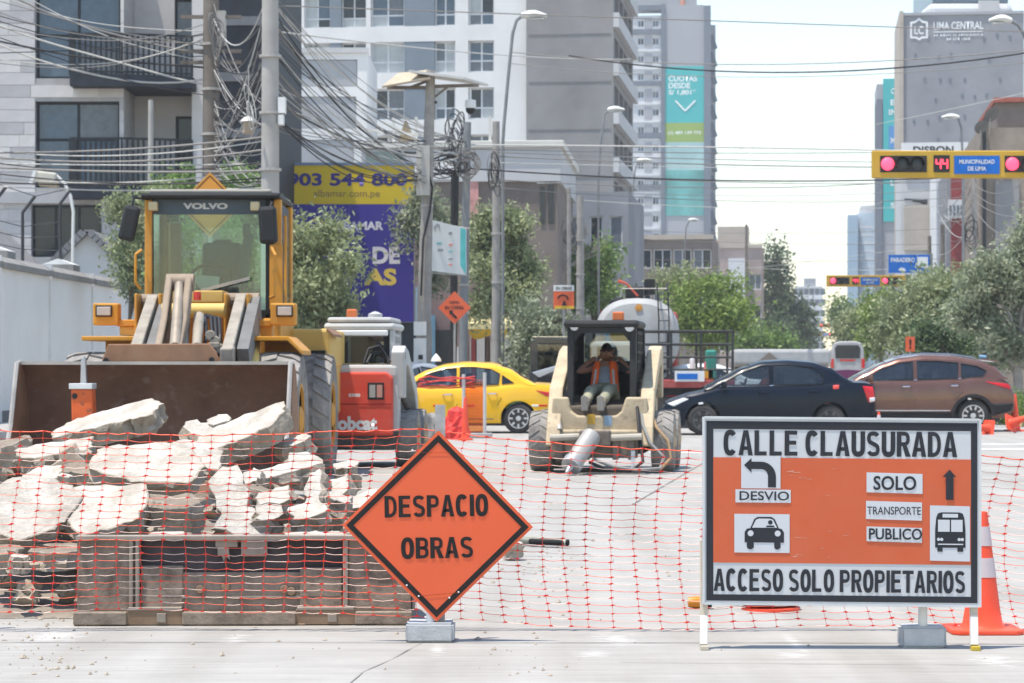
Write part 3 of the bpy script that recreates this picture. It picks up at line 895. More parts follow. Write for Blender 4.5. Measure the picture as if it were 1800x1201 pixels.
# ---- low houses at the foot of the tower
def plain_house(label, px0, px1, pyt, D, mat, rz=-STREET, dep=12, wins=None, group=None, cap=None, pm=None):
    L0 = corner(px0, D); W = (px1-px0)*D/F; H = PZ(pyt, D)
    r = thing('town_house', label, 'building', L0, rz, group)
    mb = MB(); hs = []
    if wins:
        nx, nz, ww, wh, zb, pit = wins
        for i in range(nx):
            for j in range(nz):
                u = W*(i+.5)/nx - ww/2; v = zb + j*pit
                if v+wh < H-.4: hs.append((u, u+ww, v, v+wh))
    wall_with_holes(mb, (0,0,0), (1,0,0), (0,-1,0), W, H, hs, .25)
    shell(mb, W, dep, H, skip=('front',)); mb.build('wall', mat, r)
    for h in hs: window(r, (0,0,0), (1,0,0), (0,-1,0), h, .2, frame_white, pm or [pane_dark, pane_grey], 2, 1, .08)
    MB().box(-.1, W+.1, -.18, -.004, H-.25, H+.12).build('parapet_cap', cap or mat, r)
    return r
plain_house('brown brick house with flat roof at the foot of the banner tower', 1112, 1252, 416, 190, wall_brown, wins=(4,2,1.4,1.5,6.2,3.0), cap=wall_tan)
r = plain_house('pinkish apartment house with white bay right of the brown brick house', 1252, 1338, 432, 235, wall_pink, wins=(4,4,1.2,1.5,3.0,3.0), cap=wall_tan)
MB().box(1.6, 3.4, -1.2, -.02, 4.5, 12.0).build('bay', tower_white, r); MB().box(.5, 3.5, .5, 3.5, PZ(432,235), PZ(398,235)).build('roof_room', wall_tan, r)
MB().box(1.2, 4.6, -1.6, -.02, 4.2, 5.6).build('balcony', wall_white, r)
plain_house('pale house with terracotta roof room beyond the pinkish apartments', 1254, 1312, 425, 250, M('wall_terracotta', (.42,.27,.19), .9, var=.1), wins=(3,3,1.2,1.4,4,3))
plain_house('far white office block closing the end of the street', 1398, 1446, 504, 720, tower_white, wins=(5,7,3,2.0,4,3.2), pm=[pane_grey, pane_blue])
plain_house('slim far tower on the office block at the street end', 1413, 1434, 490, 735, tower_grey, dep=8)
plain_house('far low block behind the left street trees', 1330, 1400, 560, 480, wall_light, wins=(6,3,2,1.6,4,3.2))
plain_house('narrow dark brown house left of the pink apartments', 1215, 1256, 424, 205, wall_tan, wins=(2,3,1.0,1.4,5,3))

# ---- right side: grey party wall of the university tower
DL = 235.0; sL = DL/F
root = thing('university_tower', 'tall blank grey tower with white crest and lettering high on its wall', 'building', corner(1584, DL), -STREET)
def lx(px): return (px-1580)*sL
def lz(py): return PZ(py, DL)
mb = MB(); shell(mb, lx(1792), 16, lz(24)); mb.build('wall', wall_grey, root)
MB().box(lx(1577), lx(1584), -.25, 15, 0, lz(20)).build('edge_fin', wall_tan, root)
MB().box(lx(1584), lx(1792), -.15, -.004, lz(28), lz(23)).build('parapet_cap', tower_grey, root)
for j in range(6):
    for i in range(9):
        if rnd.random() < .55:
            x = lx(1600+i*21+rnd.uniform(-5,5)); z = lz(70+j*36+rnd.uniform(-6,6))
            MB().box(x, x+.25, -.05, .0, z, z+.35).build('putlog_patch', tower_slate, root)
ww = M('lettering_white', (.74,.75,.77), .6)
letters('LIMA CENTRAL', lx(1722)-lx(1636), 14*sL, ww, root, (lx(1679), -.06, lz(47)), .02)
MB().box(lx(1636), lx(1722), -.06, -.01, lz(58.5), lz(57)).build('rule', ww, root)
for (pa, pb, py) in ((1637,1720,63.5),(1659,1699,70.5)):
    px = pa
    while px < pb:
        w = rnd.uniform(1.2, 3.0); MB().box(lx(px), lx(px+w), -.06, -.02, lz(py+1.8), lz(py-1.8)).build('small_print', ww, root); px += w+rnd.choice([1.6,2.2,4.5])
cx, cz, w, h = lx(1611), lz(53), 15.5*sL, 18*sL
out = [(-w,h*.75),(-w*.5,h*.85),(0,h*1.15),(w*.5,h*.85),(w,h*.75),(w,-h*.85),(w*.4,-h*.85),(0,-h*1.05),(-w*.4,-h*.85),(-w,-h*.85)]
mb = MB()
for i in range(len(out)):
    a, b = out[i], out[(i+1) % len(out)]
    ia, ib = (a[0]*.78, a[1]*.78), (b[0]*.78, b[1]*.78)
    mb.poly([(cx+a[0],-.06,cz+a[1]),(cx+b[0],-.06,cz+b[1]),(cx+ib[0],-.06,cz+ib[1]),(cx+ia[0],-.06,cz+ia[1])])
mb.build('crest', ww, root, fix=False)
letters('LC', w*1.05, h*.8, ww, root, (cx, -.06, cz-.05), .02)
r2 = thing('glass_top_tower', 'white rounded tower with greenish glass just above the grey lettered tower', 'building', corner(1632, 300), 0)
kk = 300/F
MB().box(0, (1782-1632)*kk, 0, 16, 0, PZ(4,300)).build('wall', tower_white, r2, bevel=.8)
MB().box(.6, (1782-1632)*kk-.6, .5, 15, PZ(4,300), PZ(-40,300)).build('glass_storey', pane_blue, r2)
MB().box((1720-1632)*kk, (1755-1632)*kk, -.5, .2, PZ(26,300), PZ(2,300)).build('plant_box', wall_light, r2)
# white shop sign and white lower storeys below the grey tower
root = thing('lower_annex', 'white annex with black lettered roof sign below the grey tower', 'building', corner(1584, 200), -STREET)
k2 = 200/F
def ax(px): return (px-1584)*k2
def az(py): return PZ(py, 200)
MB().box(ax(1584), ax(1700), .5, 14, 0, az(280)).build('wall', wall_light, root)
MB().box(ax(1590), ax(1634), .2, .5, az(440), az(360)).build('lower_panel', wall_tan, root)
MB().box(ax(1634), ax(1645), -.3, .5, 0, az(315)).build('white_pier', wall_white, root)
MB().box(ax(1645), ax(1665), .1, .5, 0, az(300)).build('white_panel', tower_white, root)
MB().box(ax(1584), ax(1700), .05, .3, az(275), az(251)).build('sign_board', wall_white, root)
letters('DISBON', ax(1676)-ax(1606), 13*k2, black_paint, root, (ax(1640), .04, az(264)), .03)
for i in range(3): MB().beam((ax(1590+14*i), .45, az(350+i*3)), (ax(1630), .45, az(352+i*4)), .1, .12).build('awning_rail', frame_black, root)

# turquoise banner building and blue glass tower further along
root = thing('banner_building', 'slim grey building with turquoise banner left of the grey lettered tower', 'building', corner(1541, 330), -STREET)
k3 = 330/F
MB().box(0, (1580-1541)*k3, 0, 12, 0, PZ(148,330)).build('wall', tower_grey, root)
MB().box(0, .7, -.4, 10, 0, PZ(175,330)).build('dark_fin', tower_slate, root)
MB().box((1552-1541)*k3, (1577-1541)*k3, -.25, -.02, PZ(390,330), PZ(139,330)).build('banner_panel', teal, root)
MB().box((1562-1541)*k3, (1576-1541)*k3, -.27, -.255, PZ(262,330), PZ(222,330)).build('banner_blue_patch', M('banner_blue', (.08,.26,.55), .6), root)
for (t, py, w) in (('C', 161, 6), ('E', 181, 8), ('IN', 198, 14), ('M', 248, 7), ('L', 322, 8), ('S', 362, 8)):
    letters(t, w*k3, 10*k3, wb, root, (.0+(1569-1541)*k3, -.28, PZ(py,330)), .03)
root = thing('glass_tower', 'hazy blue glass tower with curved top at the right of the street end', 'building', corner(1490, 520), -STREET)
k4 = 520/F
blue_glass = M('blue_glass_wall', (.22,.32,.42), .25, var=.1, scale=.05, spec=.8)
MB().box(0, 18*k4, 0, 14, 0, PZ(378,520)).build('wing', blue_glass, root)
cyl = MB().cyl((36*k4, 8, 0), (36*k4, 8, PZ(372,520)), 19*k4, n=28); cyl.build('drum', M('glass_pale', (.42,.50,.56), .3, var=.1, scale=.05), root, smooth=True)
MB().cyl((36*k4, 8, PZ(372,520)), (36*k4, 8, PZ(358,520)), 16*k4, 12*k4, n=28).build('crown', tower_grey, root, smooth=True)
for j in range(9):
    MB().cyl((36*k4, 8, PZ(395+14*j,520)), (36*k4, 8, PZ(399+14*j,520)), 19.3*k4, n=28).build('floor_band', tower_white, root)

# brown and tan houses on the right edge
def bk(px, D): return PX(px, D)
root = thing('corner_house', 'brown concrete corner house with satellite dishes at the right picture edge', 'building', corner(1722, 120), -STREET)
k5 = 120/F
def rx(px): return (px-1722)*k5
def rz_(py): return PZ(py, 120)
MB().box(rx(1722), rx(1840), 0, 12, 0, rz_(225)).build('wall', M('wall_old_brown', (.26,.21,.17), .9, var=.3, scale=.5, dust=.4, dustcol=(.36,.32,.28)), root)
MB().box(rx(1752), rx(1860), .8, 12, rz_(225), rz_(178)).build('upper_storey', wall_brown, root)
MB().box(rx(1748), rx(1860), .5, 12, rz_(178), rz_(170)).build('roof_slab', M('roof_red', (.33,.10,.07), .8, var=.2), root)
for (a, b, c, d) in ((1762,1782,310,280),(1732,1742,440,330)):
    window(root, (0,0,0), (1,0,0), (0,-1,0), (rx(a), rx(b), rz_(c), rz_(d)), .07, frame_black, [pane_dark], 1, 1, .06)
MB().box(rx(1748), rx(1790), -.12, -.004, rz_(450), rz_(320)).build('wall_panel', wall_conc, root)
MB().box(rx(1726), rx(1732), -.5, -.1, 0, rz_(220)).build('downpipe_pier', frame_black, root)
def dish(px, py, D, r, tilt, label):
    t = thing('satellite_dish', label, 'satellite dish', P(px, py, D))
    prof = [(0.02,0),(r*.5,.04*r),(r*.8,.12*r),(r,.22*r)]
    o = MB().lathe(prof, (0,0,0), 'z', 18).build('reflector', M('dish_grey', (.13,.125,.12), .7, var=.2), t, smooth=True, rot=tilt)
    MB().cyl((0,0,0), (0,.3,-1.0), .03, n=6).build('mast', steel_dusty, t)
dish(1741, 200, 119.3, .42, (R(132), R(-35), 0), 'upper satellite dish on the brown corner house')
dish(1724, 222, 119.3, .38, (R(128), R(-25), 0), 'lower satellite dish on the brown corner house')
root = thing('striped_house', 'narrow grey and dark red house between the white annex and brown corner house', 'building', corner(1664, 150), -STREET)
k6 = 150/F
red_strip = M('strip_red', (.22,.04,.04), .7, var=.2)
MB().box(0, (1728-1664)*k6, .4, 10, 0, PZ(300,150)).build('wall', wall_grey, root)
MB().box((1672-1664)*k6, (1690-1664)*k6, .1, .4, 0, PZ(310,150)).build('red_panel', red_strip, root)
MB().box((1700-1664)*k6, (1706-1664)*k6, .1, .4, 0, PZ(312,150)).build('red_panel', red_strip, root)
MB().box((1666-1664)*k6, (1694-1664)*k6, -.5, .1, PZ(384,150), PZ(352,150)).build('bay_window', wall_light, root)
for i in range(4): MB().box((1668+6.4*i-1664)*k6, (1672+6.4*i-1664)*k6, -.53, -.5, PZ(380,150), PZ(362,150)).build('window', pane_grey, root)
MB().box((1712-1664)*k6, (1724-1664)*k6, .15, .4, 0, PZ(330,150)).build('pale_panel', wall_light, root)

# ---- billboard of the estate agent
DB = 86.0; sB = DB/F
BBx = lambda px: (px-490)*sB
root = thing('billboard', 'large yellow and purple property billboard behind the wheel loader', 'billboard', corner(490, DB), 0)
bz_ = lambda py: PZ(py, DB)
yel = M('board_yellow', (.62,.44,.02), .5, var=.06, scale=.3)
pur = M('board_purple', (.045,.03,.26), .5, var=.10, scale=.3)
MB().box(BBx(489), BBx(728), .08, .35, bz_(567), bz_(288)).build('back_frame', steel_dusty, root)
MB().box(BBx(490), BBx(727), 0, .08, bz_(359), bz_(291)).build('yellow_panel', yel, root)
MB().box(BBx(490), BBx(727), 0, .08, bz_(566), bz_(359.4)).build('purple_panel', pur, root)
MB().box(BBx(488), BBx(742), -.04, .3, bz_(291), bz_(286)).build('top_rail', M('rail_blue', (.18,.24,.34), .6), root)
MB().box(BBx(480), BBx(730), .4, 1.2, 0, bz_(566)).build('support_wall', M('board_base', (.045,.05,.062), .8), root)
for px in (520, 610, 700): MB().box(BBx(px), BBx(px+5), .35, .4, 0, bz_(300)).build('post', steel_dusty, root)
purL = M('board_purple_text', (.035,.025,.2), .5); yl = M('board_yellow_text', (.72,.52,.10), .5); wt = M('board_white_text', (.70,.66,.70), .5)
letters('903 544 800', BBx(716)-BBx(505), 23*sB, purL, root, (BBx(610.5), -.004, bz_(316)), .035)
letters('albamar.com.pe', BBx(668)-BBx(551), 16*sB, M('board_brown_text', (.24,.15,.05), .5), root, (BBx(609.5), -.004, bz_(342)), .005)
letters('ALBAMAR', BBx(674)-BBx(578), 15*sB, wt, root, (BBx(626), -.004, bz_(397)), .04)
letters('DE', BBx(703)-BBx(655), 30*sB, wt, root, (BBx(679), -.004, bz_(449)), .045)
letters('AS', BBx(697)-BBx(640), 30*sB, yl, root, (BBx(668.5), -.004, bz_(487)), .045)
mb = MB()
for i in range(20):
    a, b = 2*math.pi*i/20, 2*math.pi*(i+1)/20
    q = lambda r, t: (BBx(557)+r*math.cos(t), -.006, bz_(400)+r*math.sin(t))
    mb.poly([q(.33,a), q(.33,b), q(.25,b), q(.25,a)])
mb.build('logo_ring', yl, root, fix=False)
MB().prism([(BBx(552),bz_(407)),(BBx(562),bz_(407)),(BBx(557),bz_(391))], 'xz', -.012, -.004).build('logo_roof', yl, root)
MB().poly([(BBx(592),-.006,bz_(540)),(BBx(612),-.006,bz_(536)),(BBx(628),-.006,bz_(522)),(BBx(618),-.006,bz_(548)),(BBx(600),-.006,bz_(556))]).build('yellow_stroke', yl, root, fix=False)

# ---- shop row with awning behind the taxi
root = thing('shop_row', 'row of small shops with pinkish wall and pale blue doors behind the taxi', 'building', corner(728, 92), 0)
k7 = 92/F
sx_ = lambda px: (px-728)*k7
sz_ = lambda py: PZ(py, 92)
MB().box(0, sx_(930), .3, 8, 0, sz_(420)).build('wall', M('shop_wall', (.27,.19,.18), .9, var=.35, scale=.5), root)
MB().box(sx_(730), sx_(742), -.1, .3, 0, sz_(505)).build('blue_pier', M('pier_blue', (.30,.42,.52), .7), root)
MB().box(sx_(755), sx_(765), -.1, .3, 0, sz_(555)).build('blue_door', M('door_blue', (.16,.30,.42), .6), root)
MB().box(sx_(766), sx_(792), .05, .3, 0, sz_(580)).build('doorway', pane_dark, root)
for i, (a, b, t, c) in enumerate(((792,806,610,wall_white),(838,852,585,wall_light),(862,876,600,wall_white),(886,900,590,wall_light),(828,836,590,red_strip),(854,860,592,M('shop_dark', (.08,.05,.04), .7)),(878,884,592,M('shop_dark', (.08,.05,.04), .7)))):
    MB().box(sx_(a), sx_(b), -.05, .3, .1, sz_(t)).build('shop_panel', c, root)
r2 = thing('shop_awning', 'cream and yellow shop awning behind the taxi roof', 'awning', P(866, 575, 91))
mb = MB(); rows = []
for i in range(9):
    t = i/8; x = (-42 + 84*t)*k7
    e = .28*math.sin(math.pi*min(1, max(0, (t-.6)/.4))) if t > .6 else 0
    rows.append([(x, 0, .42-.35*max(0, t-.7)), (x, -.5, .34-.35*max(0,t-.7)), (x, -1.0, .12-.25*max(0,t-.7)), (x, -1.02, -.1)])
mb.grid(rows); mb.build('canopy', M('awning_cream', (.55,.47,.25), .8, var=.1), r2, smooth=True)
mb = MB(); rows = []
for i in range(9):
    x = (-40 + 80*i/8)*k7; rows.append([(x, -.98, -.1), (x, -.9, -.38-.1*math.sin(i*1.1))])
mb.grid(rows); mb.build('valance', M('awning_yellow', (.55,.33,.02), .7, var=.2), r2)
for px in (828, 902): MB().cyl(((px-866)*k7, -.9, -.2), ((px-866)*k7, -.9, -PZ(575,91)), .03, n=6).build('awning_post', steel_dusty, r2)
# ---------------------------------------------------------------- trees
bark = M('bark', (.16,.13,.10), .95, var=.3, scale=5, bump=.4, bscale=15)
bark_pale = M('bark_pale', (.27,.245,.22), .95, var=.25, scale=4)
LEAF = {
 'olive': leafmat('leaf_olive', (0.128,0.155,0.074), (0.270,0.311,0.155), (0.459,0.499,0.297)),
 'green': leafmat('leaf_green', (0.074,0.135,0.041), (0.162,0.257,0.068), (0.297,0.405,0.121)),
 'bright': leafmat('leaf_bright', (.10,.165,.035), (.20,.285,.065), (.34,.42,.13)),
 'dark': leafmat('leaf_dark', (0.041,0.074,0.034), (0.081,0.128,0.054), (0.135,0.189,0.081)),
 'silver': leafmat('leaf_silver', (0.135,0.162,0.101), (0.257,0.290,0.189), (0.459,0.486,0.338)),
}
def leaf_cloud(lobes, n, size, rs, droop=.0, flat=.0, aspect=.42):
    """n small pointed leaves spread near the surface and inside of ellipsoid lobes, in twig clusters"""
    sub = []
    for l in lobes:
        for _ in range(5):
            o = rs.uniform(-.72, .72, 3); k = rs.uniform(.38, .62)
            sub.append((l[0]+o[0]*l[3], l[1]+o[1]*l[4], l[2]+o[2]*l[5], l[3]*k, l[4]*k, l[5]*k))
    lobes = sub
    vol = np.array([l[3]*l[4]*l[5] for l in lobes])**(2/3); vol = vol/vol.sum()
    per = 10
    nt = max(1, n//per)
    idx = rs.choice(len(lobes), nt, p=vol)
    L = np.array([l[:6] for l in lobes])[idx]
    d = rs.normal(size=(nt,3)); d /= np.linalg.norm(d, axis=1, keepdims=True)
    rad = rs.uniform(.35, 1.0, nt)**.45 * (1 + .24*rs.normal(size=nt))
    tw = L[:,:3] + d*L[:,3:6]*rad[:,None]
    c = np.repeat(tw, per, axis=0) + rs.normal(size=(nt*per,3))*size*1.35*np.array([1,1,.8])
    c[:,2] -= droop*np.abs(rs.normal(size=len(c)))*size*3
    m = len(c)
    a = rs.normal(size=(m,3)); a[:,2] -= droop*1.6; a /= np.linalg.norm(a, axis=1, keepdims=True)
    b = rs.normal(size=(m,3)); b -= a*(a*b).sum(1)[:,None]; b /= np.linalg.norm(b, axis=1, keepdims=True)
    s = size*rs.uniform(.35, 1.45, m)[:,None]
    v = np.empty((m,4,3))
    v[:,0] = c - a*s*.5; v[:,1] = c + b*s*aspect*.5; v[:,2] = c + a*s*.5; v[:,3] = c - b*s*aspect*.5
    return v.reshape(-1,3)

def quads_mesh(v, name, mat):
    n = len(v)//4
    me = bpy.data.meshes.new(name)
    me.vertices.add(n*4); me.vertices.foreach_set('co', v.astype(np.float32).ravel())
    me.loops.add(n*4); me.loops.foreach_set('vertex_index', np.arange(n*4, dtype=np.int32))
    me.polygons.add(n); me.polygons.foreach_set('loop_start', np.arange(0, n*4, 4, dtype=np.int32))
    me.materials.append(mat); me.update(calc_edges=True)
    return me

def tree(label, base, lobes, leaf, n, size, seed, trunk_r=.14, droop=0.0, group=None, name='street_tree', bk=None, lean=(0,0), aspect=.42):
    """base on the ground; lobes (x,y,z,rx,ry,rz) relative to the base"""
    rs = np.random.RandomState(seed); rg = random.Random(seed)
    r = thing(name, label, 'tree', base, 0, group)
    zl = min(l[2]-l[5]*.4 for l in lobes); ax = sum(l[0] for l in lobes)/len(lobes); ay = sum(l[1] for l in lobes)/len(lobes)
    fork = Vector((ax*.35+lean[0], ay*.35+lean[1], max(.6, zl*.8)))
    mb = MB()
    pts = [Vector((0,0,0)), fork*.35+Vector((rg.uniform(-.06,.06),0,0)), fork*.7+Vector((rg.uniform(-.08,.08),0,0)), fork]
    mb.tube(pts, [trunk_r*1.25, trunk_r, trunk_r*.9, trunk_r*.8], 8)
    mb.build('trunk', bk or bark, r, smooth=True)
    mb = MB()
    for l in lobes:
        e = Vector((l[0], l[1], l[2]+l[5]*.3)); q = fork.lerp(e, .5) + Vector((rg.uniform(-.3,.3), rg.uniform(-.3,.3), rg.uniform(0,.3)))
        mb.tube([fork-Vector((0,0,.1)), q, e], [trunk_r*.6, trunk_r*.35, trunk_r*.12], 6)
        for _ in range(4):
            t = Vector((l[0]+l[3]*rg.uniform(-.8,.8), l[1]+l[4]*rg.uniform(-.8,.8), l[2]+l[5]*rg.uniform(-.3,.9)))
            mb.tube([q.lerp(e, rg.uniform(.2,.9)), q.lerp(t, .6)+Vector((0,0,.1)), t], [trunk_r*.25, trunk_r*.15, trunk_r*.05], 5)
    mb.build('branches', bk or bark, r)
    o = link('crown', quads_mesh(leaf_cloud(lobes, n, size, rs, droop, aspect=aspect), 'crown', LEAF[leaf]), r)
    return r

def ptree(label, D, trunk_px, lobes_px, leaf, n, size, seed, **kw):
    """lobes given by where they stand: (px, py, rx, ry in photo pixels, depth offset m) at distance D"""
    base = Vector((PX(trunk_px, D), D, 0)); lb = []
    for px, py, rx, ry, dy in lobes_px:
        Dd = D+dy; k = Dd/F
        lb.append((PX(px, Dd)-base.x, dy, PZ(py, Dd), rx*k, max(rx, ry)*k*.9, ry*k))
    return tree(label, base, lb, leaf, n, size, seed, **kw)

# left of and behind the wheel loader
ptree('slender green vine tree left of the loader cab, over the wall', 66, 222, [(215,345,26,30,0),(235,390,25,30,.3),(225,445,28,36,0),(240,500,18,40,.2),(270,340,28,22,.5)], 'olive', 5200, .14, 1, trunk_r=.06, droop=.3, name='vine_tree')
ptree('light green tree tips rising above the loader roof', 70, 400, [(300,330,42,20,0),(405,305,34,24,.4),(430,330,30,24,0),(345,320,40,18,.6),(440,360,30,30,1)], 'green', 4200, .15, 2, trunk_r=.09)
ptree('dense olive tree between the loader cab and billboard', 58, 560, [(540,420,44,40,0),(585,405,34,30,.4),(530,490,42,50,0),(585,470,44,42,-.4),(555,540,54,44,0),(505,400,20,40,.5),(590,530,30,36,.3)], 'olive', 11000, .15, 3, trunk_r=.10, droop=.2)
ptree('dark leafy shrub behind the seats of the loader cab', 62, 372, [(340,440,50,50,0),(400,430,50,60,.5),(430,480,46,50,0),(330,500,50,40,.5)], 'green', 6500, .15, 4, trunk_r=.09)
ptree('thin pale tree behind the solar-roofed pole', 84.0, 752, [(745,365,36,34,0),(780,380,30,38,.3),(725,410,24,34,-.4),(760,440,30,44,0),(770,500,18,30,.4)], 'silver', 6000, .19, 5, trunk_r=.10, bk=bark_pale)
ptree('rounded grey-green tree right of the lamp posts above the taxi', 80, 868, [(880,410,50,38,0),(905,450,40,40,.5),(855,455,36,46,0),(890,500,52,44,-.6),(925,480,26,34,.3),(850,520,30,34,.4),(870,380,30,20,0)], 'olive', 14000, .18, 6, trunk_r=.16, bk=bark_pale, droop=.2)
ptree('weeping grey-green tree left of the tan skid steer cab', 72, 955, [(955,560,50,36,0),(925,590,34,44,.3),(985,570,34,40,0),(950,610,50,40,-.4),(990,620,30,36,.4),(930,640,30,26,.3)], 'silver', 11000, .16, 7, trunk_r=.09, droop=.6)
ptree('leafy green tree between the grey house and the tank truck', 118, 1045, [(1040,460,46,38,0),(1070,490,34,40,.5),(1020,500,34,42,0),(1055,530,46,34,-.6)], 'green', 8000, .24, 8, trunk_r=.16)
ptree('bright green tree right of the tank truck', 100, 1235, [(1225,510,36,36,0),(1270,525,42,40,.4),(1240,560,56,40,0),(1290,560,28,36,.4),(1205,555,24,36,-.5),(1255,590,50,26,0)], 'bright', 10000, .20, 9, trunk_r=.14)
ptree('small olive tree behind the bright green tree', 125, 1190, [(1180,510,26,34,0),(1205,490,26,26,.5),(1190,560,34,36,0)], 'olive', 4200, .24, 10, trunk_r=.12)
ptree('low green tree beyond the white trailer', 150, 1330, [(1310,590,34,26,0),(1345,600,40,24,0),(1380,606,30,18,0)], 'green', 4200, .26, 11, trunk_r=.12)
# far tall conifer-like tree and the avenue trees
ptree('tall dark tree rising alone above the left side of the street end', 260, 1385, [(1362,440,14,24,0),(1365,480,25,34,0),(1375,520,32,36,.5),(1390,555,38,34,0),(1350,545,22,40,0),(1405,585,30,28,0)], 'dark', 9000, .5, 12, trunk_r=.3)
for i, (px, py, D, sd) in enumerate([(1352,585,230,13),(1402,596,320,14),(1418,606,420,15)]):
    ptree(['green avenue tree left of the far traffic signals', 'hazy avenue tree under the tall dark tree', 'farthest hazy avenue tree on the left kerb'][i], D, px, [(px,py,24-5*i,22-5*i,0),(px-14,py+12,20-4*i,18-4*i,0)], 'dark', 2200, .5, sd, trunk_r=.2)
# right kerb
ptree('big silvery olive tree at the right picture edge', 66, 1792, [(1780,470,60,50,0),(1812,410,40,50,.4),(1740,520,52,50,-.3),(1790,560,60,46,.4),(1730,575,44,40,0),(1825,500,40,60,0),(1765,610,46,26,.3),(1700,540,30,36,.4),(1840,590,40,40,0)], 'silver', 21000, .15, 21, trunk_r=.15, droop=.25, bk=bark_pale)
ptree('olive street tree second from the right edge', 78, 1690, [(1690,500,46,36,0),(1650,520,40,40,.4),(1680,560,52,44,-.4),(1630,560,34,40,.2),(1660,600,46,30,.2),(1715,490,26,30,.3)], 'olive', 14000, .17, 22, trunk_r=.13, droop=.25)
ptree('olive street tree below the blue bus stop sign', 100, 1600, [(1600,520,38,36,0),(1625,500,30,28,.4),(1580,550,36,36,0),(1610,580,42,36,-.4),(1570,600,32,30,.3)], 'olive', 9500, .20, 23, trunk_r=.13)
ptree('bright green street tree right of the minibus', 122, 1555, [(1545,540,28,24,0),(1525,560,28,28,.3),(1550,590,36,34,0),(1520,600,26,28,.4)], 'bright', 6500, .23, 24, trunk_r=.13)
ptree('yellowish street tree above the minibus roof', 150, 1502, [(1500,560,24,20,0),(1485,580,22,20,0),(1510,590,26,24,0),(1530,535,16,14,0)], 'olive', 4200, .27, 25, trunk_r=.13)
ptree('hazy street tree right of the far signals', 260, 1480, [(1478,540,14,18,0),(1470,560,14,18,0),(1486,570,18,16,0)], 'green', 2200, .45, 26, trunk_r=.16)
ptree('dark bushy tree behind the brown car roof', 74, 1660, [(1640,600,34,26,0),(1680,610,40,24,.3),(1620,620,24,18,0)], 'dark', 4800, .17, 27, trunk_r=.1)
# bushes
def bush(label, px, py, D, w, h, leaf, seed, n=1600, size=.09, name='bush'):
    k = D/F; r = thing(name, label, 'bush', (PX(px, D), D, .0))
    lobes = [(0,0,h*.5*k,w*.5*k,w*.4*k,h*.5*k), (-w*.28*k,0,h*.4*k,w*.3*k,w*.3*k,h*.42*k), (w*.28*k,0,h*.38*k,w*.3*k,w*.3*k,h*.4*k)]
    MB().tube([(0,0,0),(0.02,0,h*.4*k)], [.03,.02], 6).build('stem', bark, r)
    link('crown', quads_mesh(leaf_cloud(lobes, n, size, np.random.RandomState(seed)), 'crown', LEAF[leaf]), r)
bush('yellowish hedge on the right kerb beside the leaning cone', 1775, 740, 58, 44, 60, 'bright', 31, 2600)
bush('low green hedge at the right picture edge behind the cones', 1806, 730, 60, 50, 66, 'green', 32, 2600)
bush('pale flowering bush behind the taxi windscreen', 776, 640, 86, 26, 48, 'silver', 33, 1500, .12)
bush('green shrub between taxi rear and black pickup', 915, 650, 66, 40, 60, 'green', 34, 2000, .12)
bush('leafy shrub left of the black pickup cab', 945, 650, 64, 36, 72, 'olive', 35, 1800, .12)
# bare branches in front of the grey house
r = thing('bare_tree', 'leafless pale tree in front of the narrow grey house', 'tree', (PX(985, 112), 112, 0))
mb = MB(); rg = random.Random(5)
mb.tube([(0,0,0),(.1,0,3.5),(-.05,0,6)], [.2,.15,.1], 8); mb.build('trunk', bark_pale, r)
mb = MB()
def twig(p, d, l, rr, lev):
    q = p + d*l; mid = p + d*l*.5 + Vector((rg.uniform(-.1,.1), rg.uniform(-.1,.1), rg.uniform(-.05,.1)))*l*.5
    mb.tube([p, mid, q], [rr, rr*.8, rr*.55], 5)
    if lev:
        for _ in range(3):
            nd = (d + Vector((rg.uniform(-.8,.8), rg.uniform(-.5,.5), rg.uniform(-.4,.6)))).normalized()
            twig(p.lerp(q, rg.uniform(.4,1)), nd, l*rg.uniform(.55,.8), rr*.55, lev-1)
for a in (-.9, -.35, .25, .8): twig(Vector((0,0,5.2+abs(a)*.5)), Vector((a, rg.uniform(-.3,.3), .8)).normalized(), 1.5, .06, 3)
mb.build('branches', bark_pale, r)
# ---------------------------------------------------------------- poles
def pole(label, px, py_top, D, r0, r1, mat, px_base=None, name='utility_pole', bands=0, extra=None):
    b = Vector((PX(px_base if px_base is not None else px, D), D, 0)); t = P(px, py_top, D) - b
    r = thing(name, label, 'pole', b)
    mb = MB().tube([(0,0,-.1), t*.5, t], [r0, (r0+r1)/2, r1], 14)
    mb.build('shaft', mat, r, smooth=True)
    for i in range(bands):
        q = t*(.45+.5*i/max(1, bands))
        MB().cyl(q-Vector((0,0,.03)), q+Vector((0,0,.03)), r1*1.25+.02, n=14).build('steel_band', steel_dusty, r)
    return r, t
pole_brown = M('pole_brown', (.165,.14,.12), .9, var=.2, scale=3, dust=.3, dustcol=(.22,.20,.18))
pole_pale = M('pole_pale', (.36,.345,.33), .85, var=.12, scale=2, dust=.2)
pole_steel = M('pole_steel', (.22,.225,.23), .6, .3, var=.15)
rA, tA = pole('brown utility pole carrying many cables left of the pale pole', 371, -40, 56, .22, .18, pole_brown, bands=5)
rB, tB = pole('thick pale concrete utility pole right above the loader', 475, -40, 53, .22, .18, pole_pale, bands=4)
rC, tC = pole('leaning concrete pole with a solar-panel roof above the taxi', 757, 124, 60, .21, .115, concrete_pole, 740, bands=3)
rD, tD = pole('grey round lamp pole right of the solar-roofed pole', 822, 215, 66, .13, .10, pole_steel, 812, bands=1)
rE, tE = pole('cable-hung pole with a tall lamp arm above the round tree', 872, 214, 72, .14, .11, concrete_pole, bands=3)
pole('dark slim post with meter box between the two grey poles', 800, 300, 68, .09, .12, black_paint, 796, name='steel_post')
